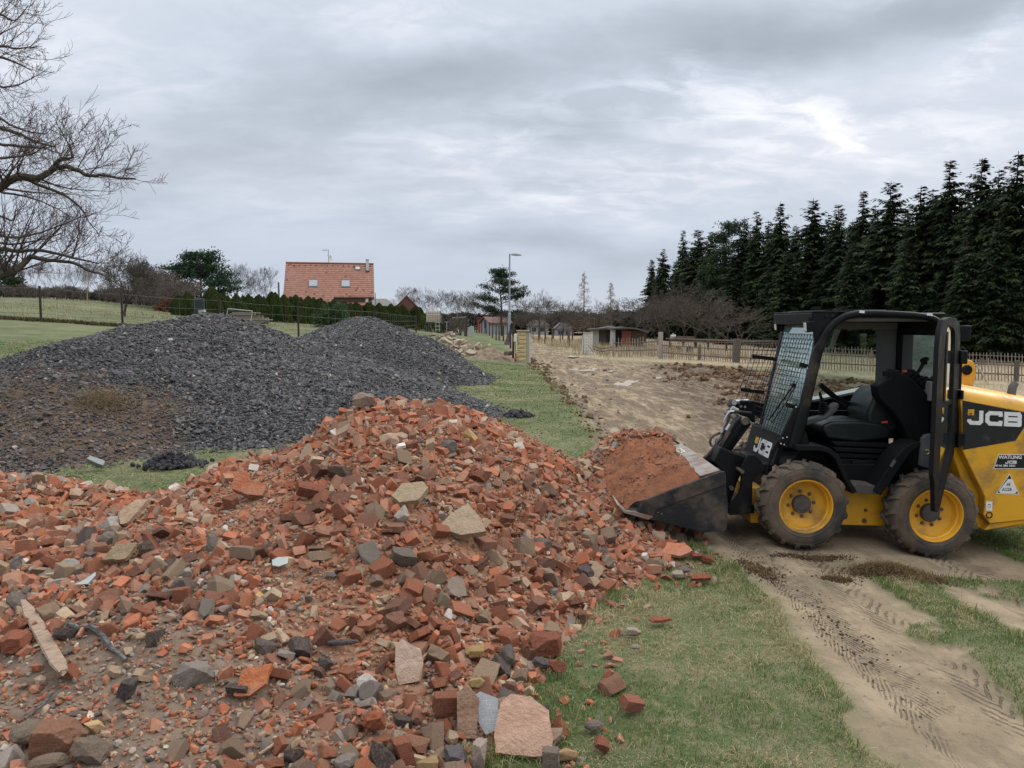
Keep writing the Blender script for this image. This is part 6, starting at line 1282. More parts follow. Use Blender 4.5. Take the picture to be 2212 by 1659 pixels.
# ---- the load
LOAD = RBF([(1.05, 7.75, .74), (1.35, 7.8, .79), (1.6, 7.7, .74), (1.25, 7.2, .72), (1.45, 7.2, .70), (1.2, 6.75, .56), (1.45, 6.7, .66), (1.65, 6.6, .68), (1.05, 6.56, .40), (1.2, 6.56, .47), (1.35, 6.56, .56), (1.5, 6.56, .64), (1.68, 6.56, .70), (.95, 6.9, .42), (.8, 7.3, .46), (.75, 7.75, .52), (.95, 8.05, .6), (1.4, 8.0, .72),
            (.6, 7.9, .40), (.4, 7.6, .50), (1.8, 7.2, .6), (1.8, 7.9, .6), (1.8, 6.5, .6), (.75, 6.7, .22), (.9, 6.4, .2), (.6, 7.2, .36), (.3, 7.2, .3), (.5, 8.3, .2), (1.0, 8.5, .1), (1.5, 8.4, .1)], .12)
def build_load():
    rng = np.random.RandomState(31); xs = np.arange(.35, 1.80, .012); ys = np.arange(6.53, 8.4, .012); X, Y = np.meshgrid(xs, ys); x = X.ravel(); y = Y.ravel()
    z = LOAD(x, y) + (fbm(x * 6, y * 6, 4) - .5) * .12 + (fbm(x * 22, y * 22, 4, .6) - .5) * .045
    # behind the lip the load stays inside the bucket
    lipx = c1(150, 1284, 6.5).x
    inside = x > lipx
    z = np.where(inside & ((y > 7.98)), -1, z); bx = c1(705, 1040, 6.5).x; z = np.where(x > bx - .02, -1, z)
    zt = np.interp(x, [c1(583, 1074, 6.5).x, c1(700, 1040, 6.5).x], [c1(583, 1074, 6.5).z - .004, c1(700, 1040, 6.5).z - .03]); z = np.where(x > c1(575, 1074, 6.5).x, np.minimum(z, zt), z)
    e0, e1 = c1(240, 1212, 6.5), c1(700, 1040, 6.5); z = np.where(inside, np.minimum(z, np.interp(x, [e0.x, e1.x], [e0.z, e1.z]) - .015 + np.maximum(y - 6.535, 0) * .95), z)
    base = np.where(inside, .1, np.maximum(heap_z(x, y), ground_z(x, y)) - .03); fall = ~inside & (z < base); V = np.stack([x, y, np.maximum(z, base)], 1)
    i = np.arange(len(x)).reshape(len(ys), len(xs)); F = np.stack([i[:-1, :-1].ravel(), i[:-1, 1:].ravel(), i[1:, 1:].ravel(), i[1:, :-1].ravel()], 1)
    keep = ((z > base)[F].any(1)) & ((z > -.5)[F].all(1)); F = F[keep]; used = np.unique(F); rm = np.zeros(len(V), int); rm[used] = np.arange(len(used))
    t = NT('red_soil'); v = t.coord('World'); n = t.noise(v, 9, 5, .6); n2 = t.noise(v, 60, 5, .7)
    c = t.mix(t.rng(n, .38, .62), (.27, .112, .058), (.20, .088, .050)); c = t.scale(c, t.math('MULTIPLY_ADD', n2, .8, .6)); t.bump(t.math('ADD', n2, t.math('MULTIPLY', t.noise(v, 22, 5, .65), 1.5)), .9, .014); m = t.fin(c, .95, 0, .15)
    o = mobj('red_soil', npmesh('red_soil', V[used], rm[F], None, True, m)); tag(o, 'fine rust red soil heaped in the bucket of the loader', 'soil', kind='stuff')
    n = 5200; px = rng.uniform(.4, 1.62, n); py = rng.uniform(6.6, 8.2, n); z = LOAD(px, py) + (fbm(px * 6, py * 6, 4) - .5) * .10
    top = sstep(7.45, 7.75, py - .25 * (px - 1.2)); left = sstep(.95, .7, px); ok = (rng.rand(n) < np.clip(top * .8 + left * .8 + .16, 0, 1)) & ~((px > lipx) & (py > 7.97)) & (z > np.maximum(heap_z(px, py), .0))
    px, py, z = px[ok], py[ok], z[ok]; S = np.exp(rng.normal(math.log(.018), .45, len(px))); S = np.clip(S, .006, .055); c, _ = pick(rng, len(px), dict(brick=55, tan=26, grey=10, dark=4, white=2)); fine = (top[ok] < .3) & (left[ok] < .3); S = np.where(fine, S * .45, S); c = np.where(fine[:, None], np.array([[.24, .105, .058]]) * rng.uniform(.7, 1.2, (len(px), 1)), c)
    me = scatter_mesh('load_rubble', [rock(rng, 2, k) for k in ('brick', 'shard', 'stone', 'brick')], np.stack([px, py, z + S * .4], 1), S, rng, c, M_rub)
    o = mobj('load_rubble', me); tag(o, 'small brick pieces on the back of the bucket load', 'rubble', kind='stuff')
build_load()
# ================================================================= TREES
def segs_mesh(name, P0, P1, R0, R1, mat, kmap=((.05, 7), (.015, 5), (0, 3)), col=None):
    P0, P1, R0, R1 = [np.asarray(a, float) for a in (P0, P1, R0, R1)]; Vs = []; Fs = []; off = 0; hi = 1e9
    for lo, k in kmap:
        s = (R0 >= lo) & (R0 < hi); hi = lo
        if not s.any(): continue
        a, b, r0, r1 = P0[s], P1[s], R0[s], R1[s]; d = b - a; L = np.linalg.norm(d, axis=1, keepdims=True); d = d / np.maximum(L, 1e-6); b = b + d * (r1[:, None] * .4)
        ref = np.where(np.abs(d[:, 2:3]) > .9, np.array([[1., 0, 0]]), np.array([[0, 0, 1.]])); u = np.cross(d, ref); u /= np.linalg.norm(u, axis=1, keepdims=True); w = np.cross(d, u)
        t = np.arange(k) * 2 * math.pi / k; ring = u[:, None] * np.cos(t)[None, :, None] + w[:, None] * np.sin(t)[None, :, None]
        V = np.concatenate([a[:, None] + ring * r0[:, None, None], b[:, None] + ring * r1[:, None, None]], 1); m = len(a)
        j = np.arange(k); f = np.stack([j, (j + 1) % k, (j + 1) % k + k, j + k], 1); F = f[None] + (np.arange(m) * 2 * k)[:, None, None] + off
        Vs.append(V.reshape(-1, 3)); Fs.append(F.reshape(-1, 4)); off += m * 2 * k
    return npmesh(name, np.concatenate(Vs), np.concatenate(Fs), None, False, mat)
class Tree:
    def __init__(s, seed): s.r = random.Random(seed); s.S = []
    def seg(s, a, b, r0, r1): s.S.append((a.x, a.y, a.z, b.x, b.y, b.z, r0, r1))
    def branch(s, p, d, L, r, lev, maxlev, kids=5, up=.12, wob=.16, ang=(.5, 1.0), ratio=(.45, .7), rmin=.004, start=.25, nst=5):
        rr = s.r; p = p.copy(); d = d.normalized(); n = nst if lev < maxlev else 3; pts = [(p.copy(), r)]
        for i in range(n):
            d = (d + Vector((rr.uniform(-1, 1), rr.uniform(-1, 1), rr.uniform(-1, 1))) * wob + Vector((0, 0, up))).normalized()
            q = p + d * (L / n); r1 = max(r * (1 - .75 * (i + 1) / n), rmin); s.seg(p, q, pts[-1][1], r1); p = q; pts.append((p.copy(), r1))
        if lev < maxlev:
            for k in range(kids):
                t = start + (1 - start) * (k + rr.random()) / kids; i = min(int(t * n), n - 1); f = t * n - i; a, ra = pts[i]; b, rb = pts[i + 1]; q = a.lerp(b, f)
                ax = (b - a).normalized(); side = ax.cross(Vector((rr.uniform(-1, 1), rr.uniform(-1, 1), rr.uniform(-1, 1)))).normalized(); an = rr.uniform(*ang)
                s.branch(q, ax * math.cos(an) + side * math.sin(an), L * rr.uniform(*ratio) * ((1.75 - .35 * t) if lev == 0 and nst == 6 else (1.25 - .75 * t)), max((ra + (rb - ra) * f) * .62, rmin), lev + 1, maxlev, kids, up, wob, ang, ratio, rmin, start, nst)
    def arrays(s, lo=0, hi=9e9):
        A = np.array(s.S); k = (A[:, 6] >= lo) & (A[:, 6] < hi); A = A[k]; return A[:, :3], A[:, 3:6], A[:, 6], A[:, 7]
def bark(name, c, v=.3): return plain(name, c, .9, v, 3, None, 0, .5, 30, spec=.15)
M_bk = bark('grey_bark', (.085, .074, .066)); M_bk2 = bark('brown_twigs', (.085, .070, .058)); M_bk3 = bark('dark_bark', (.060, .048, .042)); M_bk4 = bark('pale_twigs', (.23, .175, .12)); M_bk5 = bark('purple_twigs', (.125, .100, .086))
def two_part(name, T, split, mat, mat2=None):
    """trunk and crown meshes"""
    a = segs_mesh('trunk', *T.arrays(split), mat); b = segs_mesh('crown', *T.arrays(0, split), mat2 or mat); return a, b
def put_tree(meshes, x, y, z, s, rz, name, label, cat, group=None, sz=None, names=('trunk', 'crown')):
    e = empty(name, (x, y, z), rz, label, cat, group); e.scale = (s, s, sz if sz else s)
    for nm, me in zip(names, meshes):
        o = bpy.data.objects.new(nm, me); link(o, e)
    return e
def make_bare(seed, H=8, tr=.16, kids=5, lv=4, up=.12, rmin=.012, spread=.9, stems=1, base=.3):
    T = Tree(seed); r = T.r
    for s_ in range(stems):
        d = Vector((r.uniform(-.1, .1), r.uniform(-.1, .1), 1)) if stems == 1 else Vector((r.uniform(-.45, .45), r.uniform(-.45, .45), 1))
        T.branch(Vector((r.uniform(-.1, .1) * (stems > 1), r.uniform(-.1, .1) * (stems > 1), -.1)), d, H * (.50 if stems == 1 else .62), tr / stems ** .5, 0, lv, kids, up, .13, (.4 * spread, .95 * spread), (.52, .82), rmin, base, 6 if stems == 1 else 5)
    return T
def build_trees():
    rng = random.Random(77)
    # --- prototypes of leafless trees, unit: metres
    protoA = [two_part('bare', make_bare(s, 8, .12, 5, 4, .07, .009, 1.0, 1, .30), .05, M_bk) for s in (1, 2, 3, 4)]
    protoO = [two_part('orchard', make_bare(s, 5.5, .10, 5, 4, .04, .009, 1.2, 1, .35), .045, M_bk3, M_bk2) for s in (11, 12, 13)]
    protoS = [two_part('shrub', make_bare(s, 4.5, .09, 5, 3, .06, .009, 1.1, 7, .1), .03, M_bk2, M_bk5) for s in (21, 22)]
    M_dk = bark('dim_twigs', (.062, .054, .048)); protoD = [two_part('brush', make_bare(s, 4.5, .14, 6, 3, .05, .022, 1.15, 11, .08), .035, M_dk, M_dk) for s in (61, 62)]
    protoT = [two_part('tall', make_bare(s, 9, .11, 5, 4, .14, .010, .85, 1, .35), .05, M_bk) for s in (31, 32)]
    def T(pr, px, top, Y, name, label, group, base=None, cat='tree', k=None, wide=1.0, rz=None, native=None):
        p = W(px, top, Y); z = gz(p.x, Y) - .05 if base is None else base
        me = pr[k if k is not None else rng.randrange(len(pr))]; h = max(v.co.z for v in me[1].vertices); s = (p.z - z) / h
        return put_tree(me, p.x, Y, z, s * wide, rng.uniform(0, 6.28) if rz is None else rz, name, label, cat, group, s)
    # thin wood on the left rise
    for i, (px, top, Y) in enumerate([(-60, 555, 84), (-20, 560, 80), (18, 556, 92), (48, 568, 78), (75, 560, 90), (102, 555, 84), (128, 566, 96), (150, 560, 80), (172, 572, 88), (190, 560, 98), (212, 566, 82), (236, 572, 92), (286, 572, 96), (308, 566, 90), (330, 570, 100)]):
        T(protoT if i % 2 else protoA, px, top, Y, 'bare_tree', 'leafless tree in the thin grey wood on the left rise', 'leafless trees of the wood on the left rise', wide=.8)
    for i, (px, top, Y) in enumerate([(-30, 605, 76), (10, 612, 74), (55, 610, 80), (95, 616, 76), (140, 612, 78), (180, 618, 74), (225, 610, 80), (255, 615, 84), (290, 600, 82)]):
        T(protoS, px, top, Y, 'brown_shrub', 'bare brown shrub under the trees of the left wood', 'brown shrubs under the left wood', cat='shrub', wide=1.3)
    for (px, top, Y, lab) in [(298, 568, 72, 'bushy reddish brown shrub between the fence tree and the pine'), (330, 578, 70, 'large leafless purplish shrub left of the dark pine'), (362, 582, 69, 'leafless purplish shrub touching the dark pine'), (384, 600, 66, 'low leafless shrub before the left foot of the pine')]:
        T(protoS, px, top, Y, 'purple_shrub', lab, None, cat='shrub', wide=1.45)
    T([two_part('fencetree', make_bare(55, 6, .14, 7, 4, .05, .012, 1.15, 1, .25), .04, M_bk3, M_bk)], 262, 533, 50, 'bare_tree', 'round crowned leafless tree just behind the wire fence on the left', None, wide=.95)
    tl = two_part('poletrunk', make_bare(56, 7, .2, 3, 3, .2, .014, .7, 1, .6), .05, M_bk4)
    T(tl and [tl], 185, 575, 70, 'bare_tree', 'pale trunked thin tree before the left wood', None)
    for i in range(13): T(protoD, -30 + i * 29 + rng.uniform(-8, 8), 616 + i * 1.2 + rng.uniform(-9, 9), rng.uniform(98, 106), 'dark_brush', 'dense dark leafless brush closing the back of the left wood', 'dark brush behind the left wood', cat='brush', wide=2.3)
    for i in range(11): T(protoD, 1128 + i * 27 + rng.uniform(-8, 8), 673 + rng.uniform(-6, 6), rng.uniform(122, 132), 'dark_brush', 'dense dark leafless brush behind the fruit trees right of the lamp', 'dark brush behind the fruit trees', cat='brush', wide=2.4)
    for i in range(7): T(protoD, 930 + i * 27 + rng.uniform(-8, 8), 672 + rng.uniform(-6, 6), rng.uniform(130, 140), 'dark_brush', 'dim leafless brush far behind the paddock left of the lamp', 'dim brush far behind the paddock', cat='brush', wide=2.2)
    # between the pine and the house
    for (px, top, Y, lab, k) in [(505, 563, 92, 'leafless tree right beside the dark pine', 0), (530, 585, 90, 'lower leafless tree second from the dark pine', 1), (572, 572, 94, 'slender upright leafless tree nearest the left side of the house', 2), (548, 590, 98, 'faint leafless tree between the two taller ones by the house', 0)]:
        T(protoA, px, top, Y, 'bare_tree', lab, None, k=k, wide=.9)
    # row behind the hedge and the paddock, right of the house
    L2 = [(908, 617, 125), (927, 616, 118), (950, 622, 122), (972, 625, 118), (998, 631, 120), (1020, 634, 128), (1036, 626, 122), (1056, 628, 126), (880, 625, 130), (1000, 640, 100)]
    for i, (px, top, Y) in enumerate(L2): T(protoA, px, top, Y, 'bare_tree', 'grey leafless tree of the row between the gabled house and the street lamp', 'grey leafless trees between the gabled house and the lamp', wide=1.1)
    # right of the lamp
    R1 = [(1122, 650, 96, protoO), (1148, 622, 104, protoA), (1165, 640, 92, protoO), (1195, 628, 100, protoA), (1180, 655, 84, protoO), (1215, 650, 96, protoO), (1236, 652, 86, protoO), (1262, 668, 98, protoO), (1280, 660, 84, protoO), (1303, 642, 100, protoA), (1322, 660, 88, protoO), (1345, 652, 104, protoO), (1375, 640, 96, protoO), (1140, 668, 74, protoO), (1108, 662, 104, protoO)]
    for i, (px, top, Y, pr) in enumerate(R1): T(pr, px, top, Y, 'orchard_tree', 'old leafless fruit tree in the dry grass field right of the lamp', 'old leafless fruit trees right of the lamp', wide=1.25)
    # brown thicket before the spruce wood
    for i, (px, top, Y) in enumerate([(1395, 632, 92), (1422, 618, 82), (1450, 640, 76), (1478, 606, 84), (1505, 640, 76), (1532, 612, 72), (1570, 640, 70), (1600, 655, 66)]):
        T(protoO, px, top, Y, 'thicket_tree', 'tangled brown leafless tree in the thicket before the spruces', 'tangled brown trees before the spruces', wide=1.35)
    # --- the big tree on the left, trunk outside the picture
    T0 = Tree(5); Y = 12.5; r = T0.r
    base = Vector((-11.6, 12.6, gz(-11.6, 12.6) - .1))
    crotch = Vector((-11.4, 12.6, 2.0)); T0.seg(base, crotch, .30, .26); top = Vector((-11.5, 12.7, 4.2)); T0.seg(crotch, top, .26, .20); top2 = Vector((-11.2, 12.8, 7.0)); T0.seg(top, top2, .20, .12); T0.branch(top2, Vector((.1, 0, 1)), 3.0, .10, 1, 4, 4, .05, .14, (.5, 1.1), (.4, .6), .004)
    def A(x, y, dy=0): q = W4(x / 1.382, y / 1.382, Y + dy); return q
    limbs = [
        ([crotch, A(-60, 1500, .0), A(0, 1486), A(60, 1470), A(110, 1440, .1), A(150, 1400, .2), A(168, 1385, .2), A(260, 1405, .3), A(380, 1415, .4), A(470, 1455, .5), A(550, 1482, .5)], .075, 1.2),
        ([crotch + Vector((0, 0, .3)), A(-60, 1345, .3), A(0, 1346, .3), A(90, 1356, .3), A(230, 1355, .2), A(390, 1390, .1), A(530, 1422, .1)], .055, 1.2),
        ([A(390, 1390, .1), A(405, 1350, .1), A(418, 1310, .1), A(432, 1270), A(445, 1230)], .018, .8),
        ([top, A(-60, 1035, -.2), A(0, 1010, -.2), A(60, 970, -.2), A(120, 955, -.2), A(200, 960, -.2), A(260, 935, -.2), A(290, 910, -.2), A(350, 900, -.2), A(410, 915, -.3), A(480, 950, -.3), A(560, 945, -.3), A(640, 962, -.3), A(730, 966, -.3)], .075, 1.0),
        ([A(120, 957, -.2), A(220, 1002, -.1), A(340, 1050, 0), A(430, 1120, .1), A(480, 1200, .1), A(540, 1270, .1)], .03, 1.0),
        ([A(260, 935, -.2), A(300, 880, -.2), A(340, 855, -.2), A(392, 850, -.2), A(375, 790, -.2), A(350, 740, -.2), A(318, 690, -.2)], .03, .9),
        ([A(480, 950, -.3), A(520, 900, -.3), A(570, 800, -.3), A(600, 705, -.3)], .012, .7),
        ([top, A(-60, 900, .5), A(0, 915, .5), A(60, 917, .5)], .03, .8),
        ([top, A(-60, 672, .4), A(0, 690, .4), A(100, 722, .4), A(200, 768, .4), A(300, 792, .4)], .05, 1.0), ([top, A(-60, 755, -.6), A(0, 778, -.6), A(110, 790, -.6), A(230, 800, -.6), A(330, 830, -.6)], .035, 1.0),
        ([top2, A(-80, 560, 0), A(0, 640, 0), A(120, 700, 0), A(240, 720, 0)], .035, .9), ([top2, A(-60, 330, .2), A(0, 310, .2), A(70, 330, .2), A(170, 380, .2)], .04, .9), ([top2, A(-60, 280, -.3), A(0, 250, -.3), A(90, 260, -.3), A(200, 250, -.3)], .035, .9),
        ([top2, A(-70, 120, .3), A(0, 80, .3), A(80, 110, .3), A(150, 30, .3)], .03, .9), ([top2, A(-80, 420, .5), A(0, 470, .5), A(90, 460, .5), A(190, 410, .5)], .03, .9), ([top2, A(-40, 200, .8), A(20, 170, .8), A(110, 130, .8)], .025, .9), ([top2, A(-60, 20, 0), A(10, -20, 0), A(70, -60, 0)], .03, 1.0),
        ([top, A(-60, 1110, .6), A(0, 1165, .6), A(70, 1185, .6), A(90, 1120, .6)], .03, .8), ([crotch + Vector((0, 0, .8)), A(-60, 1240, -.5), A(30, 1280, -.5), A(170, 1270, -.5), A(340, 1210, -.5), A(450, 1160, -.5)], .03, 1.0),
        ([top, A(-70, 1010, .9), A(20, 1040, .9), A(140, 1060, .9), A(300, 1120, .9), A(400, 1180, .9)], .03, 1.0), ([crotch + Vector((0, 0, .6)), A(-60, 1300, .9), A(40, 1320, .9), A(200, 1300, .9), A(330, 1260, .9)], .03, .9),
        ([top, A(-60, 860, -.9), A(60, 850, -.9), A(170, 830, -.9), A(260, 780, -.9)], .03, 1.0)]
    for pts, rad, ln in limbs:
        # smooth the path
        P = []
        for i in range(len(pts) - 1):
            a, b = pts[i], pts[i + 1]; pa = pts[max(i - 1, 0)]; pb = pts[min(i + 2, len(pts) - 1)]; m1 = (b - pa) * .5; m2 = (pb - a) * .5; lab = (b - a).length; m1 = m1 * min(1, lab / max(m1.length, 1e-6)); m2 = m2 * min(1, lab / max(m2.length, 1e-6))
            for q in range(4):
                t = q / 4; P.append(a * (2 * t ** 3 - 3 * t * t + 1) + m1 * (t ** 3 - 2 * t * t + t) + b * (-2 * t ** 3 + 3 * t * t) + m2 * (t ** 3 - t * t) + Vector((r.uniform(-1, 1), r.uniform(-1, 1), r.uniform(-1, 1))) * .008)
        P.append(pts[-1]); n = len(P)
        for i in range(n - 1):
            r0 = rad * (1 - .82 * i / n); r1 = rad * (1 - .82 * (i + 1) / n); T0.seg(P[i], P[i + 1], r0, r1)
            if P[i].x > -9.2:
                for _ in range(1 if r.random() < .62 else 0):
                    ax = (P[i + 1] - P[i]).normalized(); side = ax.cross(Vector((r.uniform(-1, 1), r.uniform(-1, 1), r.uniform(-1, 1)))).normalized(); an = r.uniform(.5, 1.2)
                    if rad > .05 and ln > 1.1: side.z = abs(side.z)
                    T0.branch(P[i].lerp(P[i + 1], r.random()), ax * math.cos(an) + side * math.sin(an), ln * r.uniform(.65, 1.4) * (1.05 - .70 * i / n), max(r0 * .30, .005), 2, 4, 4, .09, .12, (.45, 1.05), (.42, .72), .0026, .12, 5)
    tr, cr = two_part('bigtree', T0, .022, bark('mossy_bark', (.075, .066, .048)), bark('thin_twigs', (.085, .062, .052)))
    e = empty('bare_tree', base, 0, 'big leafless tree whose spreading branches reach in from the left edge', 'tree')
    for nm, me in (('trunk', tr), ('crown', cr)):
        o = bpy.data.objects.new(nm, me); link(o, e); o.location = -base
build_trees()

# ---- foliage cards
def foliage(name, C, U, Vv, col, mat):
    """kite shaped leaf faces: centre C, half axes U and V"""
    V = np.stack([C - U, C + Vv, C + U, C - Vv], 1).reshape(-1, 3); n = len(C); F = (np.arange(n) * 4)[:, None] + np.array([[0, 1, 2, 3]])
    return npmesh(name, V, F, np.repeat(col, 4, 0), False, mat)
M_need = leaf_mat('conifer_needles', .7, .12); M_thu = leaf_mat('thuja_scales', .7, .15)
def spruce_mesh(seed, H=15, Rm=2.9, base=.5, dens=1.0, top_sparse=.0):
    rng = np.random.RandomState(seed); C = []; U = []; Vv = []; col = []; T = Tree(seed)
    T.seg(Vector((0, 0, -.3)), Vector((0, 0, H * .5)), .24, .15); T.seg(Vector((0, 0, H * .5)), Vector((0, 0, H)), .15, .02); z = base; green = np.array([[.024, .040, .017], [.032, .050, .020], [.044, .060, .022], [.018, .031, .016]]) * .95
    while z < H - .15:
        f = 1 - z / H; env = Rm * (f ** .66) * (1 + .13 * math.sin(z * 1.3 + seed) + .08 * math.sin(z * 3.7 + seed * 2)); nb = int(rng.randint(6, 10) * (.55 + .55 * (f > .12)))
        for _ in range(nb):
            a = rng.uniform(0, 6.283); L = max(.22, env * rng.uniform(.45, 1.12) * (1 + .22 * math.sin(a * 2 + seed + z * .4))); ns = max(3, int(L / .16 * dens)); t = (np.arange(ns) + rng.rand(ns)) / ns
            lift = .45 if f < .15 else .08; dz = L * (lift * t - .42 * t ** 1.5 * min(1, f * 4) + .16 * t ** 4) + rng.uniform(-.06, .06)
            cx = np.cos(a + .12 * t) * L * t; cy = np.sin(a + .12 * t) * L * t; pts = np.stack([cx, cy, z + dz], 1)
            T.S.append((0, 0, z, pts[-1, 0], pts[-1, 1], pts[-1, 2], .018, .006))
            k = 3; P = np.repeat(pts, k, 0); tt = np.repeat(t, k); m = len(P); side = np.where(rng.rand(m) < .5, -1, 1) * rng.uniform(.2, 1.3, m); aa = a + side
            ln = rng.uniform(.16, .36, m) * (1.1 - .35 * tt) * (.7 + .5 * min(1, f * 3)); dr = rng.uniform(.15, .9, m) * min(1, f * 5 + .1)
            u = np.stack([np.cos(aa) * ln, np.sin(aa) * ln, -dr * ln], 1); w = np.stack([-np.sin(aa), np.cos(aa), rng.uniform(-.8, .2, m)], 1) * (ln * rng.uniform(.22, .40, m))[:, None]
            C.append(P + u * .7); U.append(u); Vv.append(w); base_c = green[rng.randint(0, 4)] * rng.uniform(.75, 1.3); col.append(base_c[None] * rng.uniform(.7, 1.35, (m, 1)))
        z += rng.uniform(.16, .30) * (1 if f > .1 else .8)
    cr = foliage('crown', *[np.concatenate(q) for q in (C, U, Vv, col)], M_need); tr = segs_mesh('trunk', *T.arrays(), M_bk3); return tr, cr
def pine_mesh(seed, H, limbs, mat=M_need, csize=.8, cols=None, trunk=.16, lean=.0):
    rng = np.random.RandomState(seed); T = Tree(seed); p = Vector((0, 0, -.2)); tips = []; pts = [p.copy()]
    for i in range(8): q = p + Vector((rng.uniform(-.12, .12) + lean, rng.uniform(-.1, .1), H * .98 / 8)); T.seg(p, q, trunk * (1 - i / 9), trunk * (1 - (i + 1) / 9)); p = q; pts.append(p.copy())
    for (z, L) in limbs:
        k = min(int(z / H * 8), 7); b = pts[k].lerp(pts[k + 1], z / H * 8 - k); a = rng.uniform(0, 6.283); d = Vector((math.cos(a), math.sin(a), rng.uniform(.0, .45)))
        q = b
        for j in range(4):
            d2 = (d + Vector((rng.uniform(-.3, .3), rng.uniform(-.3, .3), rng.uniform(-.1, .2)))).normalized(); q2 = q + d2 * L / 4; T.seg(q, q2, .05 * (1 - j / 5), .05 * (1 - (j + 1) / 5)); q = q2
            if j >= 1: tips.append((q.copy(), 1.0)); tips.append((q + Vector((rng.uniform(-.5, .5), rng.uniform(-.5, .5), rng.uniform(-.05, .25))), .8))
    tips.append((pts[-1], .9)); C = []; U = []; Vv = []; col = []; cols = cols if cols is not None else np.array([[.034, .058, .030], [.045, .070, .034], [.028, .046, .027]])
    for q, s in tips:
        m = int(95 * s); P = rng.normal(size=(m, 3)) * np.array([.42, .42, .17]) * csize * s + np.array(q[:]) ; u = rng.normal(size=(m, 3)) + np.array([0, 0, .5]); u /= np.linalg.norm(u, axis=1)[:, None]; w = np.cross(u, rng.normal(size=(m, 3))); w /= np.linalg.norm(w, axis=1)[:, None]
        ln = rng.uniform(.08, .17, m)[:, None] * csize; C.append(P); U.append(u * ln); Vv.append(w * ln * .32); col.append((cols[rng.randint(3)] * rng.uniform(.8, 1.3))[None] * rng.uniform(.7, 1.3, (m, 1)))
    return segs_mesh('trunk', *T.arrays(), M_bk3), foliage('crown', *[np.concatenate(q) for q in (C, U, Vv, col)], mat)
def ordn(i): return ['first', 'second', 'third', 'fourth', 'fifth', 'sixth', 'seventh', 'eighth', 'ninth', 'tenth', 'eleventh', 'twelfth', 'thirteenth', 'fourteenth', 'fifteenth', 'sixteenth', 'seventeenth', 'eighteenth', 'nineteenth', 'twentieth', 'twenty-first', 'twenty-second'][i]
def build_conifers():
    rng = random.Random(4)
    SP = [spruce_mesh(s, 15, 3.3 + .3 * (s % 3), .4, 1.0) for s in (1, 2, 3, 4, 5, 6)]
    front = [(1408, 560, 125), (1432, 537, 122), (1476, 497, 118), (1508, 495, 112), (1535, 500, 106), (1608, 468, 100), (1635, 455, 96), (1686, 435, 90), (1757, 428, 84), (1812, 441, 80), (1866, 412, 76), (1925, 391, 72), (1990, 401, 68), (2053, 346, 66), (2122, 342, 63), (2200, 326, 60), (2275, 330, 58), (2350, 300, 56)]
    for i, (px, top, Y) in enumerate(front):
        p = W(px, top, Y); z = gz(p.x, Y) - .1; s = (p.z - z) / 15; wd = rng.uniform(.8, 1.2) * max(s, .8)
        if i == 0: lab = 'short outermost spruce at the left end of the dark spruce wood'
        elif i >= 16: lab = 'tall spruce by the right edge, %s from the left in the front row' % ordn(i)
        else: lab = 'tall dark spruce, %s from the left in the front row of the wood' % ordn(i)
        e = put_tree(SP[(i * 2 + 1 + i // 5) % 6], p.x, Y, z, wd, rng.uniform(0, 6.28), 'spruce_tree', lab, 'spruce', 'spruces in the front row of the wood', s)
    for i in range(2, 17):
        (a0, t0, y0), (a1, t1, y1) = front[i - 1], front[i]; px, top, Y = (a0 + a1) / 2 + rng.uniform(-6, 6), (t0 + t1) / 2 + rng.uniform(24, 62), (y0 + y1) / 2 + 3.0
        p = W(px, top, Y); z = gz(p.x, Y) - .1; s = (p.z - z) / 15
        put_tree(SP[(i * 3) % 6], p.x, Y, z, rng.uniform(.85, 1.1) * max(s, .8), rng.uniform(0, 6.28), 'spruce_tree', 'spruce filling the gap just behind the %s and %s of the front row' % (ordn(i - 1), ordn(i)), 'spruce', 'spruces between the front row trees', s)
    for row in range(3):
        for j in range(18):
            t = (j + rng.uniform(-.3, .3) + .5 * (row % 2)) / 17.0; Y = 127 - 70 * t; X = 25.5 + 11.5 * t + 2.6 + 3.6 * row + rng.uniform(-.8, .8); s = rng.uniform(.76, .93) * (.93 if t < .25 else 1); z = gz(X, Y) - .1
            put_tree(SP[rng.randrange(5)], X, Y, z, max(s, .9), rng.uniform(0, 6.28), 'spruce_tree', 'dark spruce standing behind the front row of the wood', 'spruce', 'spruces behind the front row of the wood', s)
    # undergrowth filling at the foot: lower branches of small spruces
    for i, (px, top, Y) in enumerate([(1420, 618, 112), (1460, 590, 104), (1545, 560, 100), (1580, 560, 92), (1700, 540, 82), (1835, 540, 70), (1960, 520, 62), (2090, 500, 57), (2160, 470, 56)]):
        p = W(px, top, Y); z = gz(p.x, Y) - .1; s = (p.z - z) / 15
        put_tree(SP[i % 5], p.x, Y, z, max(s, .62) * 1.1, i, 'spruce_tree', 'low spruce at the foot of the wood, %s from the left' % ordn(i), 'spruce', 'low spruces at the foot of the wood', s)
    # pine-like tree in the row
    p = W(1568, 474, 100); z = gz(p.x, 100); pm = pine_mesh(8, p.z - z, [(f * (p.z - z), L) for f, L in zip(np.linspace(.35, .96, 16), np.linspace(3.2, 1.0, 16))], csize=1.5); put_tree(pm, p.x, 100, z, 1, 0, 'pine_tree', 'loose crowned pine amid the left part of the spruce wood', 'pine')
    # small far spruce
    p = W(1332, 661, 104); z = gz(p.x, 104); put_tree(SP[2], p.x, 104, z, (p.z - z) / 15 * 1.2, 0, 'spruce_tree', 'small lone spruce between the larches and the spruce wood', 'spruce', None, (p.z - z) / 15)
    # pine by the lamp
    p = W(1084, 580, 88); z = gz(p.x, 88); H = p.z - z
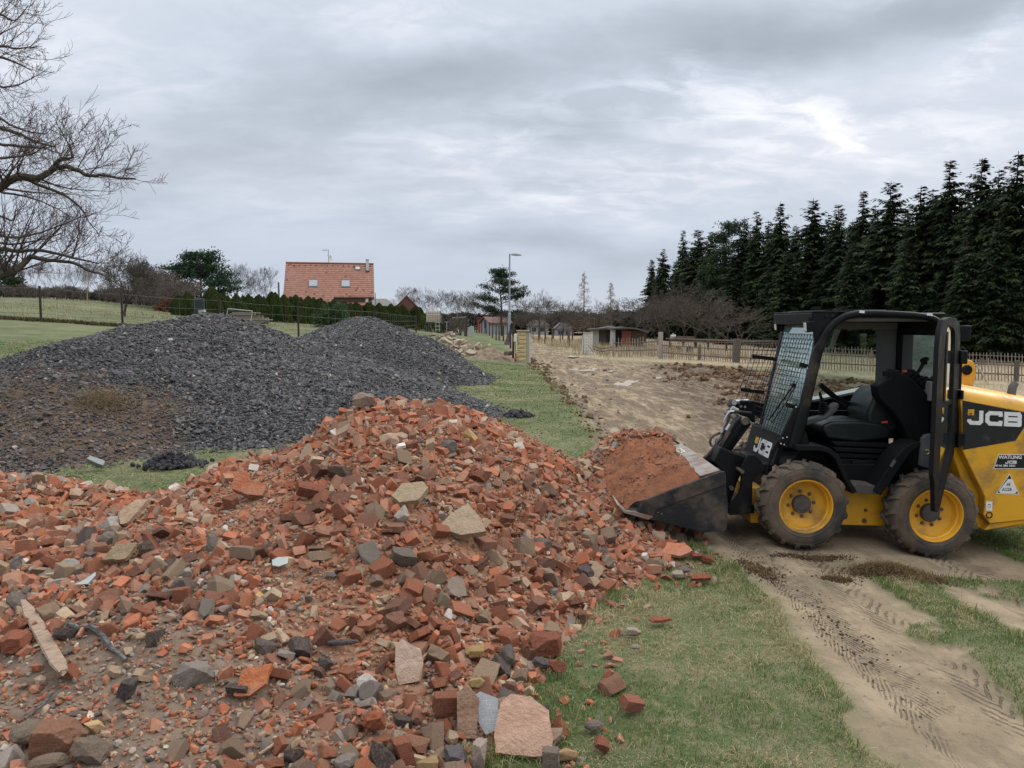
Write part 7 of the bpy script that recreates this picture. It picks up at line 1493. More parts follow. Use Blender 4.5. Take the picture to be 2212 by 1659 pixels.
    lim = [(H * f, L) for f, L in ((.30, 2.6), (.36, 2.8), (.42, 3.0), (.47, 2.9), (.52, 3.0), (.57, 2.4), (.61, 2.6), (.66, 2.2), (.70, 2.6), (.75, 2.1), (.8, 1.9), (.84, 1.5), (.88, 1.5), (.92, 1.0), (.96, .8), (.99, .4), (.33, 2.6), (.5, 2.8), (.63, 2.3))]
    put_tree(pine_mesh(3, H, lim, csize=.95), p.x, 88, z, 1, .6, 'pine_tree', 'open crowned pine just behind the street lamp', 'pine')
    # dark shrubby conifer on the left
    p = W(446, 546, 80); z = gz(p.x, 80); H = p.z - z
    lim = [(H * f, L) for f, L in ((.15, 3.4), (.2, 3.6), (.26, 3.4), (.3, 4.0), (.35, 3.6), (.4, 3.6), (.45, 3.9), (.5, 3.3), (.54, 3.6), (.58, 3.0), (.63, 3.0), (.68, 2.6), (.72, 2.8), (.77, 2.3), (.82, 2.2), (.86, 1.9), (.9, 1.6), (.95, 1.3), (.98, .9), (.22, 3.3), (.37, 3.5), (.48, 3.6), (.6, 3.0), (.7, 2.5), (.32, 3.9), (.43, 3.8), (.52, 3.5), (.18, 3.9), (.28, 3.9))]
    put_tree(pine_mesh(19, H, lim, csize=1.25, cols=np.array([[.030, .060, .030], [.042, .074, .034], [.026, .048, .028]])), p.x - .6, 80, z, 1.0, 1.0, 'pine_tree', 'broad dark pine with layered crown left of the house', 'pine')
    # larches
    for (px, top, Y, lab) in ((1262, 586, 105, 'tall slim leafless larch right of the lamp'), (1320, 609, 112, 'smaller slim larch nearer the spruce wood')):
        p = W(px, top, Y); z = gz(p.x, Y); H = p.z - z; T = Tree(int(px)); r = T.r; T.seg(Vector((0, 0, -.2)), Vector((0, 0, H)), .13, .02); h = H * .14
        while h < H * .985:
            L = 2.2 * (1 - h / H) ** .8 * r.uniform(.7, 1.1) + .12
            for _ in range(3):
                a = r.uniform(0, 6.283); b0 = Vector((0, 0, h)); d = Vector((math.cos(a), math.sin(a), -.12)); q = b0 + d * L * .6; q2 = q + Vector((d.x, d.y, .15)) * L * .4; T.seg(b0, q, .022, .016); T.seg(q, q2, .016, .012)
                for g in range(5): c = b0.lerp(q2, r.uniform(.25, 1)); T.seg(c, c + Vector((r.uniform(-.25, .25), r.uniform(-.25, .25), -r.uniform(.1, .4))), .011, .009)
            h += r.uniform(.12, .22)
        put_tree((segs_mesh('trunk', *T.arrays(.03), M_bk3), segs_mesh('crown', *T.arrays(0, .03), M_bk4)), p.x, Y, z, 1, 0, 'larch_tree', lab, 'larch')
    # thuja hedge
    def thuja(seed):
        rr = np.random.RandomState(seed); tips = [(0, 0, 1.0), (rr.uniform(.1, .2), rr.uniform(-.1, .1), rr.uniform(.9, .97)), (-rr.uniform(.1, .2), rr.uniform(-.1, .1), rr.uniform(.88, .96))]; C = []; U = []; Vv = []; col = []
        for (tx, ty, th) in tips:
            m = 2600; h = rr.rand(m) ** .8; rad = .30 * np.minimum(1, (1 - h) * 2.0) ** .75 * (.85 + .25 * rr.rand(m)); a = rr.uniform(0, 6.283, m); rad *= (1 + .12 * np.sin(a * 5 + h * 9 + seed))
            P = np.stack([tx * h + np.cos(a) * rad, ty * h + np.sin(a) * rad, h * th], 1); ln = rr.uniform(.02, .045, m); u = np.stack([np.cos(a) * .25, np.sin(a) * .25, np.ones(m)], 1) * ln[:, None]; w = np.stack([-np.sin(a), np.cos(a), rr.uniform(-.4, .4, m)], 1) * (ln * rr.uniform(.3, .6, m))[:, None]
            C.append(P); U.append(u); Vv.append(w); cc = np.array([[.052, .080, .022], [.068, .092, .026], [.040, .062, .022], [.082, .086, .030]]); cl = np.floor(a * 3 + seed) % 4; col.append(cc[cl.astype(int)] * rr.uniform(.55, 1.25, (m, 1)))
        T = Tree(seed); T.seg(Vector((0, 0, -.02)), Vector((0, 0, .85)), .03, .01)
        for i in range(30): h_ = T.r.uniform(.05, .8); a = T.r.uniform(0, 6.28); T.seg(Vector((0, 0, h_)), Vector((math.cos(a) * .2, math.sin(a) * .2, h_ + .15)), .008, .004)
        return segs_mesh('trunk', *T.arrays(), M_bk3), foliage('crown', *[np.concatenate(q) for q in (C, U, Vv, col)], M_thu)
    TH = [thuja(s) for s in (1, 2, 3, 4)]
    us = [(695, 1150), (731, 1140), (823, 1122), (873, 1146), (922, 1148), (970, 1150), (1012, 1152), (1060, 1141), (1108, 1152), (1155, 1153), (1204, 1158), (1253, 1166), (1302, 1172), (1346, 1177), (1391, 1180), (1436, 1183), (1481, 1185), (1527, 1188), (1572, 1192), (1622, 1198)]
    for i, (u, vt) in enumerate(us):
        Y = 62 + 18 * i / 19; p = W4(u, vt, Y); z = gz(p.x, Y) - .15; s = p.z - z; sw = s * .80 * (1.30 if i > 1 else 1.2) * (1 + .012 * i); sw = max(sw, .60 * (47 if i > 1 else 62) / 3012 * Y / .64)
        put_tree(TH[i % 4], p.x, Y, z, sw, rng.uniform(0, 6.28), 'thuja_tree', ('clipped green thuja, %s from the left in the hedge' % ordn(i)) if i != 2 else 'tallest pointed thuja of the hedge, right of the green gate', 'thuja', 'thujas of the long hedge', s)
    # round bush
    def ball(name, px, py, Y, rx, rz_, cols, lab, cat, n=5200, mat=M_thu, sz=1.0):
        rr = np.random.RandomState(int(px)); p = W(px, py, Y); z = gz(p.x, Y); d = rr.normal(size=(n, 3)); d /= np.linalg.norm(d, axis=1)[:, None]; d[:, 2] = np.abs(d[:, 2]) * 1.0 - .05
        k = (1 + .16 * np.sin(d[:, 0] * 9 + d[:, 2] * 7) + .1 * np.sin(d[:, 1] * 13 + d[:, 0] * 5)) * rr.uniform(.7, 1.03, n); P = d * k[:, None] * np.array([rx, rx, rz_]); ln = rr.uniform(.05, .11, n) * sz; u = (d + rr.normal(size=(n, 3)) * .5); u /= np.linalg.norm(u, axis=1)[:, None]; w = np.cross(u, rr.normal(size=(n, 3))); w /= np.linalg.norm(w, axis=1)[:, None]
        c = np.array(cols)[rr.randint(0, len(cols), n)] * rr.uniform(.6, 1.3, (n, 1)); T = Tree(3)
        for i in range(40): q = d[i] * .8; T.seg(Vector((0, 0, 0)), Vector((q[0] * rx, q[1] * rx, q[2] * rz_)), .02, .008)
        e = empty(name, (p.x, Y, z - .05), 0, lab, cat); o = mobj('crown', foliage('crown', P, u * ln[:, None], w * (ln * .45)[:, None], c, mat), e); o = mobj('stem', segs_mesh('stem', *T.arrays(), M_bk3), e)
    ball('round_bush', 724, 700, 55, 1.45, 1.75, [(.050, .085, .035), (.070, .105, .045), (.04, .065, .03)], 'rounded green bush standing free before the hedge', 'bush')
    ball('orange_bush', 366, 668, 66, 1.15, 1.15, [(.26, .105, .055), (.20, .09, .05), (.16, .08, .05)], 'rusty orange leaved bush at the left end of the hedge', 'bush', 3000, M_gr, 1.0)
    ball('thuja_bush', 1560 * .553 + 60, 700, 78, 1.2, 2.0, [(.06, .08, .025), (.08, .09, .03)], 'loose green shrub left of the water tank', 'bush', 2500)
    ball('thuja_bush', 965, 700, 70, .9, 1.8, [(.05, .07, .03), (.07, .08, .03)], 'greenish shrub right under the water tank', 'bush', 2200)
    ball('dark_conifer', 0, 640, 95, 3.0, 6.0, [(.03, .05, .026), (.025, .04, .02)], 'dark evergreen at the left edge behind the big bare branches', 'evergreen', 4200, M_need, 2.6)
    ball('dark_conifer', 30, 650, 90, 1.5, 2.6, [(.03, .05, .026), (.025, .04, .02)], 'smaller dark evergreen by the left edge', 'evergreen', 2500, M_need, 2.0)
build_conifers()
# ================================================================= BUILDINGS
def rot_obj(e, o): o.parent = e
def build_house():
    yaw = R(10.6); cx, cy = -23.6, 101.0; zr = 9.75; e = empty('tiled_house', (cx, cy, 0), yaw, 'house with steep orange tiled roof, two roof windows, chimney and aerial behind the hedge', 'house')
    Wd = 5.55; run = 4.2; ze = 5.35
    # tile material: courses and single tiles in object space
    t = NT('roof_tiles'); v = t.coord('Object'); s = t.n('ShaderNodeSeparateXYZ'); t.l(v, s.inputs[0])
    row = t.math('MULTIPLY', s.outputs[2], 1 / .26); fr = t.math('FRACT', row); colx = t.math('ADD', t.math('MULTIPLY', s.outputs[0], 1 / .30), t.math('MULTIPLY', t.math('FLOOR', row), .5)); fx = t.math('FRACT', colx)
    cell = t.n('ShaderNodeCombineXYZ'); t.l(t.math('FLOOR', colx), cell.inputs[0]); t.l(t.math('FLOOR', row), cell.inputs[1]); wn = t.n('ShaderNodeTexWhiteNoise', noise_dimensions='2D'); t.l(cell.outputs[0], wn.inputs['Vector'])
    c = t.mix(wn.outputs['Value'], (.29, .140, .100), (.38, .200, .148)); c = t.mix(t.rng(t.noise(v, .8, 4), .4, .7, 0, .4), c, (.30, .155, .11)); joint = t.math('LESS_THAN', fr, .30); c = t.mix(t.math('MULTIPLY', joint, .8), c, (.085, .040, .035)); side = t.math('LESS_THAN', fx, .07); c = t.mix(t.math('MULTIPLY', side, .25), c, (.12, .06, .04))
    c = t.mix(t.math('GREATER_THAN', wn.outputs['Value'], .965), c, (.17, .08, .06)); t.bump(fr, .6, .05); tile = t.fin(c, .8, 0, .3)
    wallm = plain('dark_boards', (.065, .045, .038), .8, .3, 3, bscale=12); plas = plain('cream_plaster', (.62, .55, .36), .9, .1, 2); whit = plain('pale_render', (.55, .54, .50), .85, .1, 3); lead = plain('lead_flashing', (.14, .14, .15), .5, .1, 4); gl = plain('roof_glass', (.26, .29, .32), .15, .1, 1, spec=.5, bump=0); zinc = plain('zinc', (.16, .165, .175), .4, .1, 6, metal=.5)
    sl = (zr - ze) / run
    def rp(x, d, up=0): return Vector((x, -d, zr - sl * d + up))         # on the front roof, d metres out from the ridge
    m = MB(); th = .18; zl = 4.65; dl = (zr - zl) / sl; xs = .55
    V = [rp(-Wd, 0), rp(Wd, 0), rp(Wd, run), rp(xs, run), rp(xs, dl), rp(-Wd, dl)]; B = [q - Vector((0, 0, th)) for q in V]; n = 6
    m.add(V + B, [tuple(range(n))[::-1], tuple(range(n, 2 * n))] + [(i, (i + 1) % n, (i + 1) % n + n, i + n) for i in range(n)])
    V = [Vector((-Wd, 0, zr)), Vector((Wd, 0, zr)), Vector((Wd, run, ze)), Vector((-Wd, run, ze))]; B = [q - Vector((0, 0, th)) for q in V]; m.add(V + B, [(0, 1, 2, 3), (7, 6, 5, 4), (0, 4, 5, 1), (1, 5, 6, 2), (2, 6, 7, 3), (3, 7, 4, 0)])
    rf = m.build('roof', tile, e)
    m = MB(); m.tube([(-Wd, 0, zr + .03), (Wd, 0, zr + .03)], .10, 8); m.build('ridge_cap', plain('ridge_tiles', (.26, .11, .075), .8), rf)
    m = MB()
    for i in range(16): x = -Wd + .35 + i * .69; q = rp(x, .33, .05); m.box((q.x - .07, q.y - .07, q.z - .05), (q.x + .07, q.y + .07, q.z + .05))
    o = m.build('vent_tile', plain('dark_tile', (.12, .05, .04)), rf)
    m = MB(); m.prism([(-Wd + .35, 0), (Wd - .35, 0), (Wd - .35, ze + .1), (-Wd + .35, ze + .1)], -run + .5, run - .4); m.build('wall', plas, e)
    for sx in (-1, 1):
        m = MB(); x = sx * (Wd - .36); m.add([(x, -run + .5, ze), (x, 0, zr - .2), (x, run - .5, ze), (x - sx * .1, -run + .5, ze), (x - sx * .1, 0, zr - .2), (x - sx * .1, run - .5, ze)], [(0, 1, 2), (5, 4, 3), (0, 3, 4, 1), (1, 4, 5, 2), (2, 5, 3, 0)]); m.build('gable', wallm, e)
    # recess under the right eave: dark boards, low porch roof
    m = MB(); m.box((xs, -run + .15, 3.0), (Wd - .3, -run + .45, ze - .15)); m.build('recess_wall', wallm, e)
    m = MB(); m.add([(xs, -run - .6, 4.28), (Wd - .9, -run - .6, 4.28), (Wd - .9, -run + .15, 4.62), (xs, -run + .15, 4.62), (xs, -run - .6, 4.18), (Wd - .9, -run - .6, 4.18), (Wd - .9, -run + .15, 4.5), (xs, -run + .15, 4.5)], [(0, 1, 2, 3), (7, 6, 5, 4), (0, 4, 5, 1), (1, 5, 6, 2), (2, 6, 7, 3), (3, 7, 4, 0)]); m.build('porch_roof', plain('porch_tiles', (.27, .10, .075)), e)
    m = MB(); m.box((Wd - 1.1, -run + .10, 4.2), (Wd - .75, -run + .149, 5.1)); m.build('white_panel', whit, e)
    m = MB(); m.tube([(Wd + .12, -run - .1, ze + .5), (Wd + .12, -run - .1, 4.3)], .05, 6); m.tube([(Wd + .12, -run + .0, ze - .1), (Wd - .9, -run + .0, ze - 1.0)], .04, 6); m.build('drainpipe', lead, e)
    # roof windows
    for (x, d, w, h) in ((-2.0, 2.62, .48, .42), (2.0, 2.62, .48, .42), (3.5, .62, .25, .16)):
        nrm = Vector((0, -sl, 1)).normalized() if False else Vector((0, -math.sin(math.atan(sl)), math.cos(math.atan(sl)))); a = Vector((1, 0, 0)); b = Vector((0, math.cos(math.atan(sl)), math.sin(math.atan(sl))))
        def fr_(w, h, up, mat, nm, par, dep=.06):
            c = rp(x, d) + nrm * up; m = MB(); V = [c + a * i + b * j for i, j in ((-w, -h), (w, -h), (w, h), (-w, h))]; m.add(V + [q - nrm * dep for q in V], [(0, 1, 2, 3), (7, 6, 5, 4), (0, 4, 5, 1), (1, 5, 6, 2), (2, 6, 7, 3), (3, 7, 4, 0)]); return m.build(nm, mat, par)
        k = 1 / math.sin(math.atan(sl)) * .9; wf = fr_(w + .09, (h + .09) * k, .09, lead, 'roof_window', rf, .2); fr_(w, h * k, .10, whit if h < .3 else gl, 'pane', wf, .009)
    m = MB(); q = rp(4.75, .75); m.box((q.x - .18, q.y - .2, q.z - .3), (q.x + .18, q.y + .2, zr + .42)); ch = m.build('chimney', whit, rf, bevel=.01)
    m = MB(); m.box((q.x - .22, q.y - .24, zr + .421), (q.x + .22, q.y + .24, zr + .50)); m.build('chimney_cap', lead, rf); m = MB(); m.box((q.x - .26, q.y - .45, q.z - .28), (q.x + .26, q.y - .2, q.z - .12)); m.build('chimney_flashing', lead, rf)
    # aerial and dish
    m = MB(); x0 = -.2; m.tube([(x0, 0, zr - .3), (x0, 0, zr + 1.72)], .035, 6); m.tube([(x0 - .75, 0, zr + 1.66), (x0 + .1, 0, zr + 1.66)], .02, 5)
    for i in range(5): m.tube([(x0 - .7 + i * .17, 0, zr + 1.53), (x0 - .7 + i * .17, 0, zr + 1.80)], .012, 4)
    m.tube([(x0 - .72, 0, zr + 1.80), (x0 - .2, 0, zr + 1.80)], .012, 4); m.tube([(x0 - .15, 0, zr + 1.08), (x0, 0, zr + 1.08)], .03, 5); m.tube([(x0, -.1, zr + .45), (x0 + .55, -.2, zr + .32)], .015, 4); m.build('aerial', zinc, rf)
    m = MB(); m.lathe([(.0, .04), (.15, .03), (.27, 0), (.33, -.05), (.28, -.01), (.15, .015), (0, .02)], (0, 0, 0), 20); o = m.build('satellite_dish', whit, rf, smooth=True); o.location = (x0 + .2, -.1, zr + .66); o.rotation_euler = (0, 0, R(62)); o.scale = (1, 1, 1.15)
    m = MB(); m.tube([(-Wd - .55, -run + .4, 2.6), (-Wd - .55, -run + .4, 7.05)], .11, 10); m.build('flue_pipe', zinc, e)
build_house()
def gable_house(name, label, cat, x, y, yaw, w, d, zb, zwall, zridge, wall, roof, over=.2, extra=None):
    """gable front faces the camera when yaw=0: width w along x, depth d along y"""
    e = empty(name, (x, y, 0), yaw, label, cat); m = MB(); h = w / 2
    m.prism([(-h, zb), (h, zb), (h, zwall), (0, zridge - .12), (-h, zwall)], 0, d); m.build('wall', wall, e)
    m = MB(); sl = (zridge - zwall) / h
    for s in (-1, 1):
        V = [(0, -over, zridge), (s * (h + over), -over, zwall - sl * over), (s * (h + over), d + over, zwall - sl * over), (0, d + over, zridge)]; B = [(a, b, c - .12) for a, b, c in V]; m.add(V + B, [(0, 1, 2, 3), (7, 6, 5, 4), (0, 4, 5, 1), (1, 5, 6, 2), (2, 6, 7, 3), (3, 7, 4, 0)])
    m.build('roof', roof, e); return e
def build_far():
    # brown gabled house behind the hedge
    brd = NT('brown_boards'); v = brd.coord('Object'); s = brd.n('ShaderNodeSeparateXYZ'); brd.l(v, s.inputs[0]); f = brd.math('LESS_THAN', brd.math('FRACT', brd.math('MULTIPLY', s.outputs[0], 6)), .12); c = brd.mix(brd.math('MULTIPLY', f, .6), brd.mix(brd.noise(v, 3, 4), (.115, .045, .035), (.16, .065, .045)), (.05, .02, .02)); brd = brd.fin(c, .85)
    rtile = plain('old_red_tiles', (.14, .06, .048), .85, .3, 2, bscale=8)
    p = W4(1588, 1153, 95); pl = W4(1530, 1212, 95); pr = W4(1666, 1222, 95); gable_house('gabled_house', 'dark red brown boarded gable end with tiled verge right of the tiled house', 'house', p.x, 95, R(9), pr.x - pl.x, 8, 1.0, pr.z, p.z, brd, rtile, .12)
    # grey roofed building between them
    m = MB(); a, b, c_, d_ = W4(1440, 1165, 112), W4(1500, 1165, 112), W4(1536, 1200, 110), W4(1425, 1200, 110)
    e = empty('grey_roofed_building', (a.x, 111, 0), 0, 'low building with mossy grey roof just right of the tiled house', 'building')
    m = MB(); m.add([(a.x, 114, a.z), (b.x, 114, b.z), (c_.x, 110, c_.z), (d_.x, 110, d_.z), (d_.x, 118, d_.z), (c_.x, 118, c_.z)], [(3, 2, 1, 0), (0, 1, 5, 4), (1, 2, 5), (0, 4, 3)]); o = m.build('roof', plain('slate_roof', (.14, .14, .125), .8, .35, 1.5, bscale=6), e); o.location = (-a.x, -111, 0)
    m = MB(); m.box((d_.x + .3, 110.4, 1), (c_.x - .3, 117.6, c_.z)); o = m.build('wall', plain('grey_wall', (.3, .3, .28)), e); o.location = (-a.x, -111, 0)
    # small white house with red roof, roof ridge running away to the right
    p = W4(1895, 1237, 112); z0 = W4(1900, 1290, 112).z - .6; we = W4(1876, 1262, 112); wr = W4(1914, 1266, 112); wm = plain('blue_white_wall', (.27, .30, .33), .9, .1); pink = plain('faded_red_roof', (.13, .068, .062), .8, .15, 2)
    e = gable_house('small_house', 'small whitish house with faded red roof behind the fence posts left of the lamp', 'house', p.x, 112, R(-62), 3.0, 3.4, z0, we.z + .2, p.z, wm, pink, .3)
    m = MB(); m.box((-.28, -.03, we.z - .7), (.28, -.005, we.z + .4)); m.build('window', plain('dark_pane', (.03, .035, .04), .2), e)
    p = W4(1866, 1243, 118); q = W4(1889, 1290, 118); m = MB(); m.add([(p.x, 118, p.z), (q.x, 118, p.z), (q.x, 118, q.z), (p.x, 118, q.z), (p.x, 121, p.z), (q.x, 121, p.z), (q.x, 121, q.z), (p.x, 121, q.z)], [(0, 1, 2, 3), (7, 6, 5, 4), (0, 4, 5, 1), (1, 5, 6, 2), (2, 6, 7, 3), (3, 7, 4, 0)])
    o = m.build('red_shed', plain('bright_red_boards', (.42, .085, .075), .7, .15, 3)); e = empty('red_shed', (p.x, 118, 0), 0, 'bright red shed peeping out behind the small whitish house', 'shed'); o.name = 'wall'; o.parent = e; o.location = (-p.x, -118, 0)
    m = MB(); m.box((p.x - .2, 117.7, p.z + .002), (q.x + .2, 121.2, p.z + .1)); o = m.build('roof', rtile, e); o.location = (-p.x, -118, 0)
    # pale buildings behind the fruit trees
    for (u0, u1, v0, v1, Y, lab) in ((2062, 2142, 1272, 1305, 118, 'pale low house behind the fruit trees right of the lamp'), (2168, 2240, 1284, 1312, 116, 'white garden wall building behind the fruit trees')):
        a = W4(u0, v0, Y); b = W4(u1, v1, Y); e = empty('pale_house', (a.x, Y, 0), 0, lab, 'house'); m = MB(); m.box((a.x, Y, b.z - 1), (b.x, Y + 5, a.z)); o = m.build('wall', wm, e); o.location = (-a.x, -Y, 0)
        m = MB(); mid = (a.x + b.x) / 2; m.prism([(a.x - .3, a.z + .002), (b.x + .3, a.z + .002), (b.x - .8, a.z + .9), (a.x + .8, a.z + .9)], Y - .3, Y + 5.3); o = m.build('roof', plain('dull_roof', (.2, .19, .19), .8, .2), e); o.location = (-a.x, -Y, 0)
        for k in range(2): x = a.x + (b.x - a.x) * (.3 + .4 * k); m = MB(); m.box((x - .35, Y - .02, a.z - .9), (x + .35, Y - .004, a.z - .3)); o = m.build('window', plain('dark_pane', (.04, .045, .05), .2), e); o.location = (-a.x, -Y, 0)
    # sheds by the fence
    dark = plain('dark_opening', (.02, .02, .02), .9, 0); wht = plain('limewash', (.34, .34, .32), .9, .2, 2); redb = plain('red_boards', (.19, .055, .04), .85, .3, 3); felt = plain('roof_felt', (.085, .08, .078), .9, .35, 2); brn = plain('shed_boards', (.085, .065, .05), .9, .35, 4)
    def shed(name, label, Y, segs, roofpts):
        a = W4(segs[0][0], 1300, Y); e = empty(name, (a.x, Y, 0), 0, label, 'shed')
        for (u0, u1, v0, mat, nm, dy) in segs:
            p = W4(u0, v0, Y); q = W4(u1, v0, Y); m = MB(); m.box((p.x, Y + dy, -1.2), (q.x, Y + dy + 2.2, p.z)); o = m.build(nm, mat, e); o.location = (-a.x, -Y, 0)
        P = [W4(u, v, Y) for u, v in roofpts]; m = MB(); band([(q.x, q.z) for q in P], .14, Y - .6, Y + 3.4, m); o = m.build('roof', felt, e); o.location = (-a.x, -Y, 0)
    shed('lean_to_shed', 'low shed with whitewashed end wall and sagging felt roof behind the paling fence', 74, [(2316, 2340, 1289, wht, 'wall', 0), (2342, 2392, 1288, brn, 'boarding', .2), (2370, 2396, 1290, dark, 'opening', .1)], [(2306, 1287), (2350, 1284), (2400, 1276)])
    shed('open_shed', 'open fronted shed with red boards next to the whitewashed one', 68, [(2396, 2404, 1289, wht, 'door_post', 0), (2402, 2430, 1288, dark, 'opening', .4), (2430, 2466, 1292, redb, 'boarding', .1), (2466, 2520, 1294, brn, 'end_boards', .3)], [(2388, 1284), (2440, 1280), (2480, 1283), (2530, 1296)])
    # white tank on a cart
    p = W4(2634, 1316, 60); e = empty('tank_cart', (p.x, 60, gz(p.x, 60)), 0, 'whitish cylindrical tank on a cart behind the paling fence', 'tank'); h = p.z - gz(p.x, 60); m = MB(); m.tube([(-.28, 0, h), (.1, 0, h + .02)], .17, 12); m.tube([(-.1, 0, h + .15), (-.1, 0, h + .3)], .05, 8); m.build('tank', wht, e, smooth=True)
    m = MB(); m.box((.0, -.4, h - .18), (1.5, .4, h + .02)); m.box((-.3, -.3, h - .28), (1.6, .3, h - .19)); m.build('cart_bed', brn, e)
    for k in range(2): m = MB(); m.lathe([(.0, .04), (.26, .04), (.28, 0), (.26, -.04), (0, -.04)], (.2 + k * .9, -.45, .27), 16); m.build('wheel', plain('cart_tyre', (.03, .03, .03)), e)
    # water tank in a cage on a stand
    Y = 60; a = W4(1668, 1215, Y); b = W4(1720, 1258, Y); zg = gz((a.x + b.x) / 2, Y); cx = (a.x + b.x) / 2; w = (b.x - a.x) / 2; e = empty('water_tank', (cx, Y, zg), 0, 'white plastic water tank in a wire cage on a raised stand', 'tank'); z0, z1 = b.z - zg, a.z - zg
    m = MB(); m.box((-w, -w, z0 + .02), (w, w, z1)); t_ = m.build('bottle', plain('milky_plastic', (.60, .56, .48), .5, .1, 4), e, bevel=.05); m = MB(); m.box((-w + .02, -w - .004, z0 + .04), (w - .02, -w - .001, z0 + (z1 - z0) * .62)); m.build('dirty_water_line', plain('tan_tint', (.50, .42, .32), .5, .2, 4), t_)
    m = MB()
    for i in range(7): x = -w - .01 + (2 * w + .02) * i / 6; m.tube([(x, -w - .02, z0), (x, -w - .02, z1)], .012, 5); m.tube([(w + .02, x, z0), (w + .02, x, z1)], .012, 5)
    for i in range(6): z = z0 + (z1 - z0) * i / 5; m.tube([(-w - .02, -w - .02, z), (w + .02, -w - .02, z), (w + .02, w, z)], .012, 5)
    m.build('cage', plain('cage_steel', (.22, .19, .15), .5, .2, 6), e); m = MB(); m.box((-w - .12, -w - .1, z0 - .12), (w + .15, w + .1, z0 - .01)); m.build('pallet', plain('dark_green_metal', (.04, .05, .05), .6), e)
    for k, (x, y) in enumerate(((-w, -w + .1), (w, -w + .1), (-w, w - .1), (w, w - .1))): m = MB(); m.box((x - .05, y - .05, 0), (x + .05, y + .05, z0 - .121)); m.build('leg', plain('stand_wood', (.07, .06, .05)), e)
    m = MB(); lx = W4(1708, 1270, Y - 1).x - cx
    for dx in (-.13, .13): m.tube([(lx + dx, -w - .3, .05), (lx + dx, -w - .2, z0 - .05)], .02, 5)
    for i in range(5): m.tube([(lx - .2, -w - .27, .2 + i * .28), (lx + .2, -w - .27, .2 + i * .28)], .025, 5)
    m.build('ladder', wht, e)
    # stack of planks, metal frame, green gate, white object
    Y = 52; a = W4(855, 1225, Y); b = W4(1064, 1245, Y); zg = gz((a.x + b.x) / 2, Y); e = empty('plank_stack', ((a.x + b.x) / 2, Y, zg), 0, 'long low stack of weathered planks before the hedge', 'planks'); h = (b.x - a.x) / 2; rr = random.Random(6); zt = W4(900, 1219, Y).z - zg
    wd = [plain('old_plank', c, .9, .3, 4) for c in ((.24, .20, .17), (.17, .14, .12), (.12, .10, .09), (.30, .24, .19))]
    n = 9
    for i in range(n):
        z = zt * i / n; x0 = -h + rr.uniform(0, .5) + .1 * i * (i > 6); x1 = h - rr.uniform(0, .6) - (i / n) ** 2 * 1.2; m = MB()
        for j in range(3): m.box((x0 + rr.uniform(-.1, .1), -.5 + j * .36, z), (x1 + rr.uniform(-.2, .2), -.5 + j * .36 + .30, z + zt / n * .78), Matrix.Rotation(rr.uniform(-.006, .012), 3, 'Y'))
        m.build('plank_layer', wd[i % 4], e)
    Y = 49; P = [W4(884, 1246, Y), W4(890, 1206, Y), W4(986, 1215, Y), W4(980, 1254, Y)]; m = MB(); m.tube(P, .035, 6); o = m.build('metal_goal_frame', plain('white_pipe', (.40, .40, .38), .5, .1)); tag(setorigin(o, P[0]), 'white metal pipe frame leaning before the plank stack', 'frame')
    Y = 61; a = W4(760, 1170, Y); b = W4(798, 1228, Y); zg = gz(a.x, Y); e = empty('green_gate', (a.x, Y, zg), 0, 'narrow blue green gate in the gap between the thujas', 'gate'); gm = plain('green_sheet', (.018, .032, .030), .6, .25, 3); m = MB(); m.box((0, 0, .05), (b.x - a.x, .04, a.z - zg)); m.build('gate_panel', gm, e)
    for x in (0, b.x - a.x): m = MB(); m.tube([(x, 0, 0), (x, 0, a.z - zg + .1)], .04, 6); m.build('gate_post', plain('grey_green_pipe', (.07, .085, .08)), e)
    m = MB(); m.tube([(0, -.0, a.z - zg + .06), (b.x - a.x, 0, a.z - zg + .06)], .03, 5); m.build('top_rail', plain('grey_green_pipe', (.07, .085, .08)), e)
    p = W4(789, 1215, 58); zg = gz(p.x, 58); e = empty('white_box', (p.x, 58, zg), 0, 'small white slanted box lid in the grass by the green gate', 'box'); m = MB(); m.box((-.2, -.2, p.z - zg - .1), (.22, .2, p.z - zg + .08), Matrix.Rotation(-.12, 3, 'Y')); m.build('lid', wht, e); m = MB(); m.box((-.05, -.05, 0), (.05, .05, p.z - zg - .1)); m.build('post', brn, e)
    # paddock: rail frame, small bare bush, white sheets
    rail = plain('raw_wood_rail', (.36, .27, .19), .85); dk = plain('dark_post', (.045, .038, .034), .9, .3, 5)
    def posts(lst, name, label, group, r=.05, mat=dk, cat='post', each=None):
        for i, (u, vt, vb, Y) in enumerate(lst):
            p = W4(u, vt, Y); q = W4(u, vb, Y); z = min(q.z, gz(p.x, Y)) - .1; m = MB(); rs = random.Random(u); m.tube([(p.x, Y, z), (p.x + rs.uniform(-.03, .03), Y, p.z)], [r * rs.uniform(.9, 1.2), r], 7)
            o = m.build(name, mat); setorigin(o, (p.x, Y, z)); tag(o, each[i] if each else label, cat, group)
    posts([(1753, 1231, 1298, 66), (1766, 1229, 1306, 62), (1773, 1232, 1304, 66), (1816, 1236, 1304, 64), (1822, 1230, 1310, 60)], 'tall_post', 'tall dark post of the small paddock frame behind the broken slabs', 'tall posts of the paddock frame', .06)
    m = MB(); m.tube([W4(1766, 1242, 62), W4(1822, 1238, 60)], .035, 6); o = m.build('paddock_rail', rail); tag(setorigin(o, W4(1766, 1242, 62)), 'raw wooden rail across the top of the paddock frame', 'rail')
    m = MB(); m.tube([W4(1776, 1270, 62), W4(1822, 1268, 60)], .03, 6); o = m.build('paddock_rail', rail); tag(setorigin(o, W4(1776, 1270, 62)), 'raw wooden rail halfway up the paddock frame', 'rail')
    T = Tree(88)
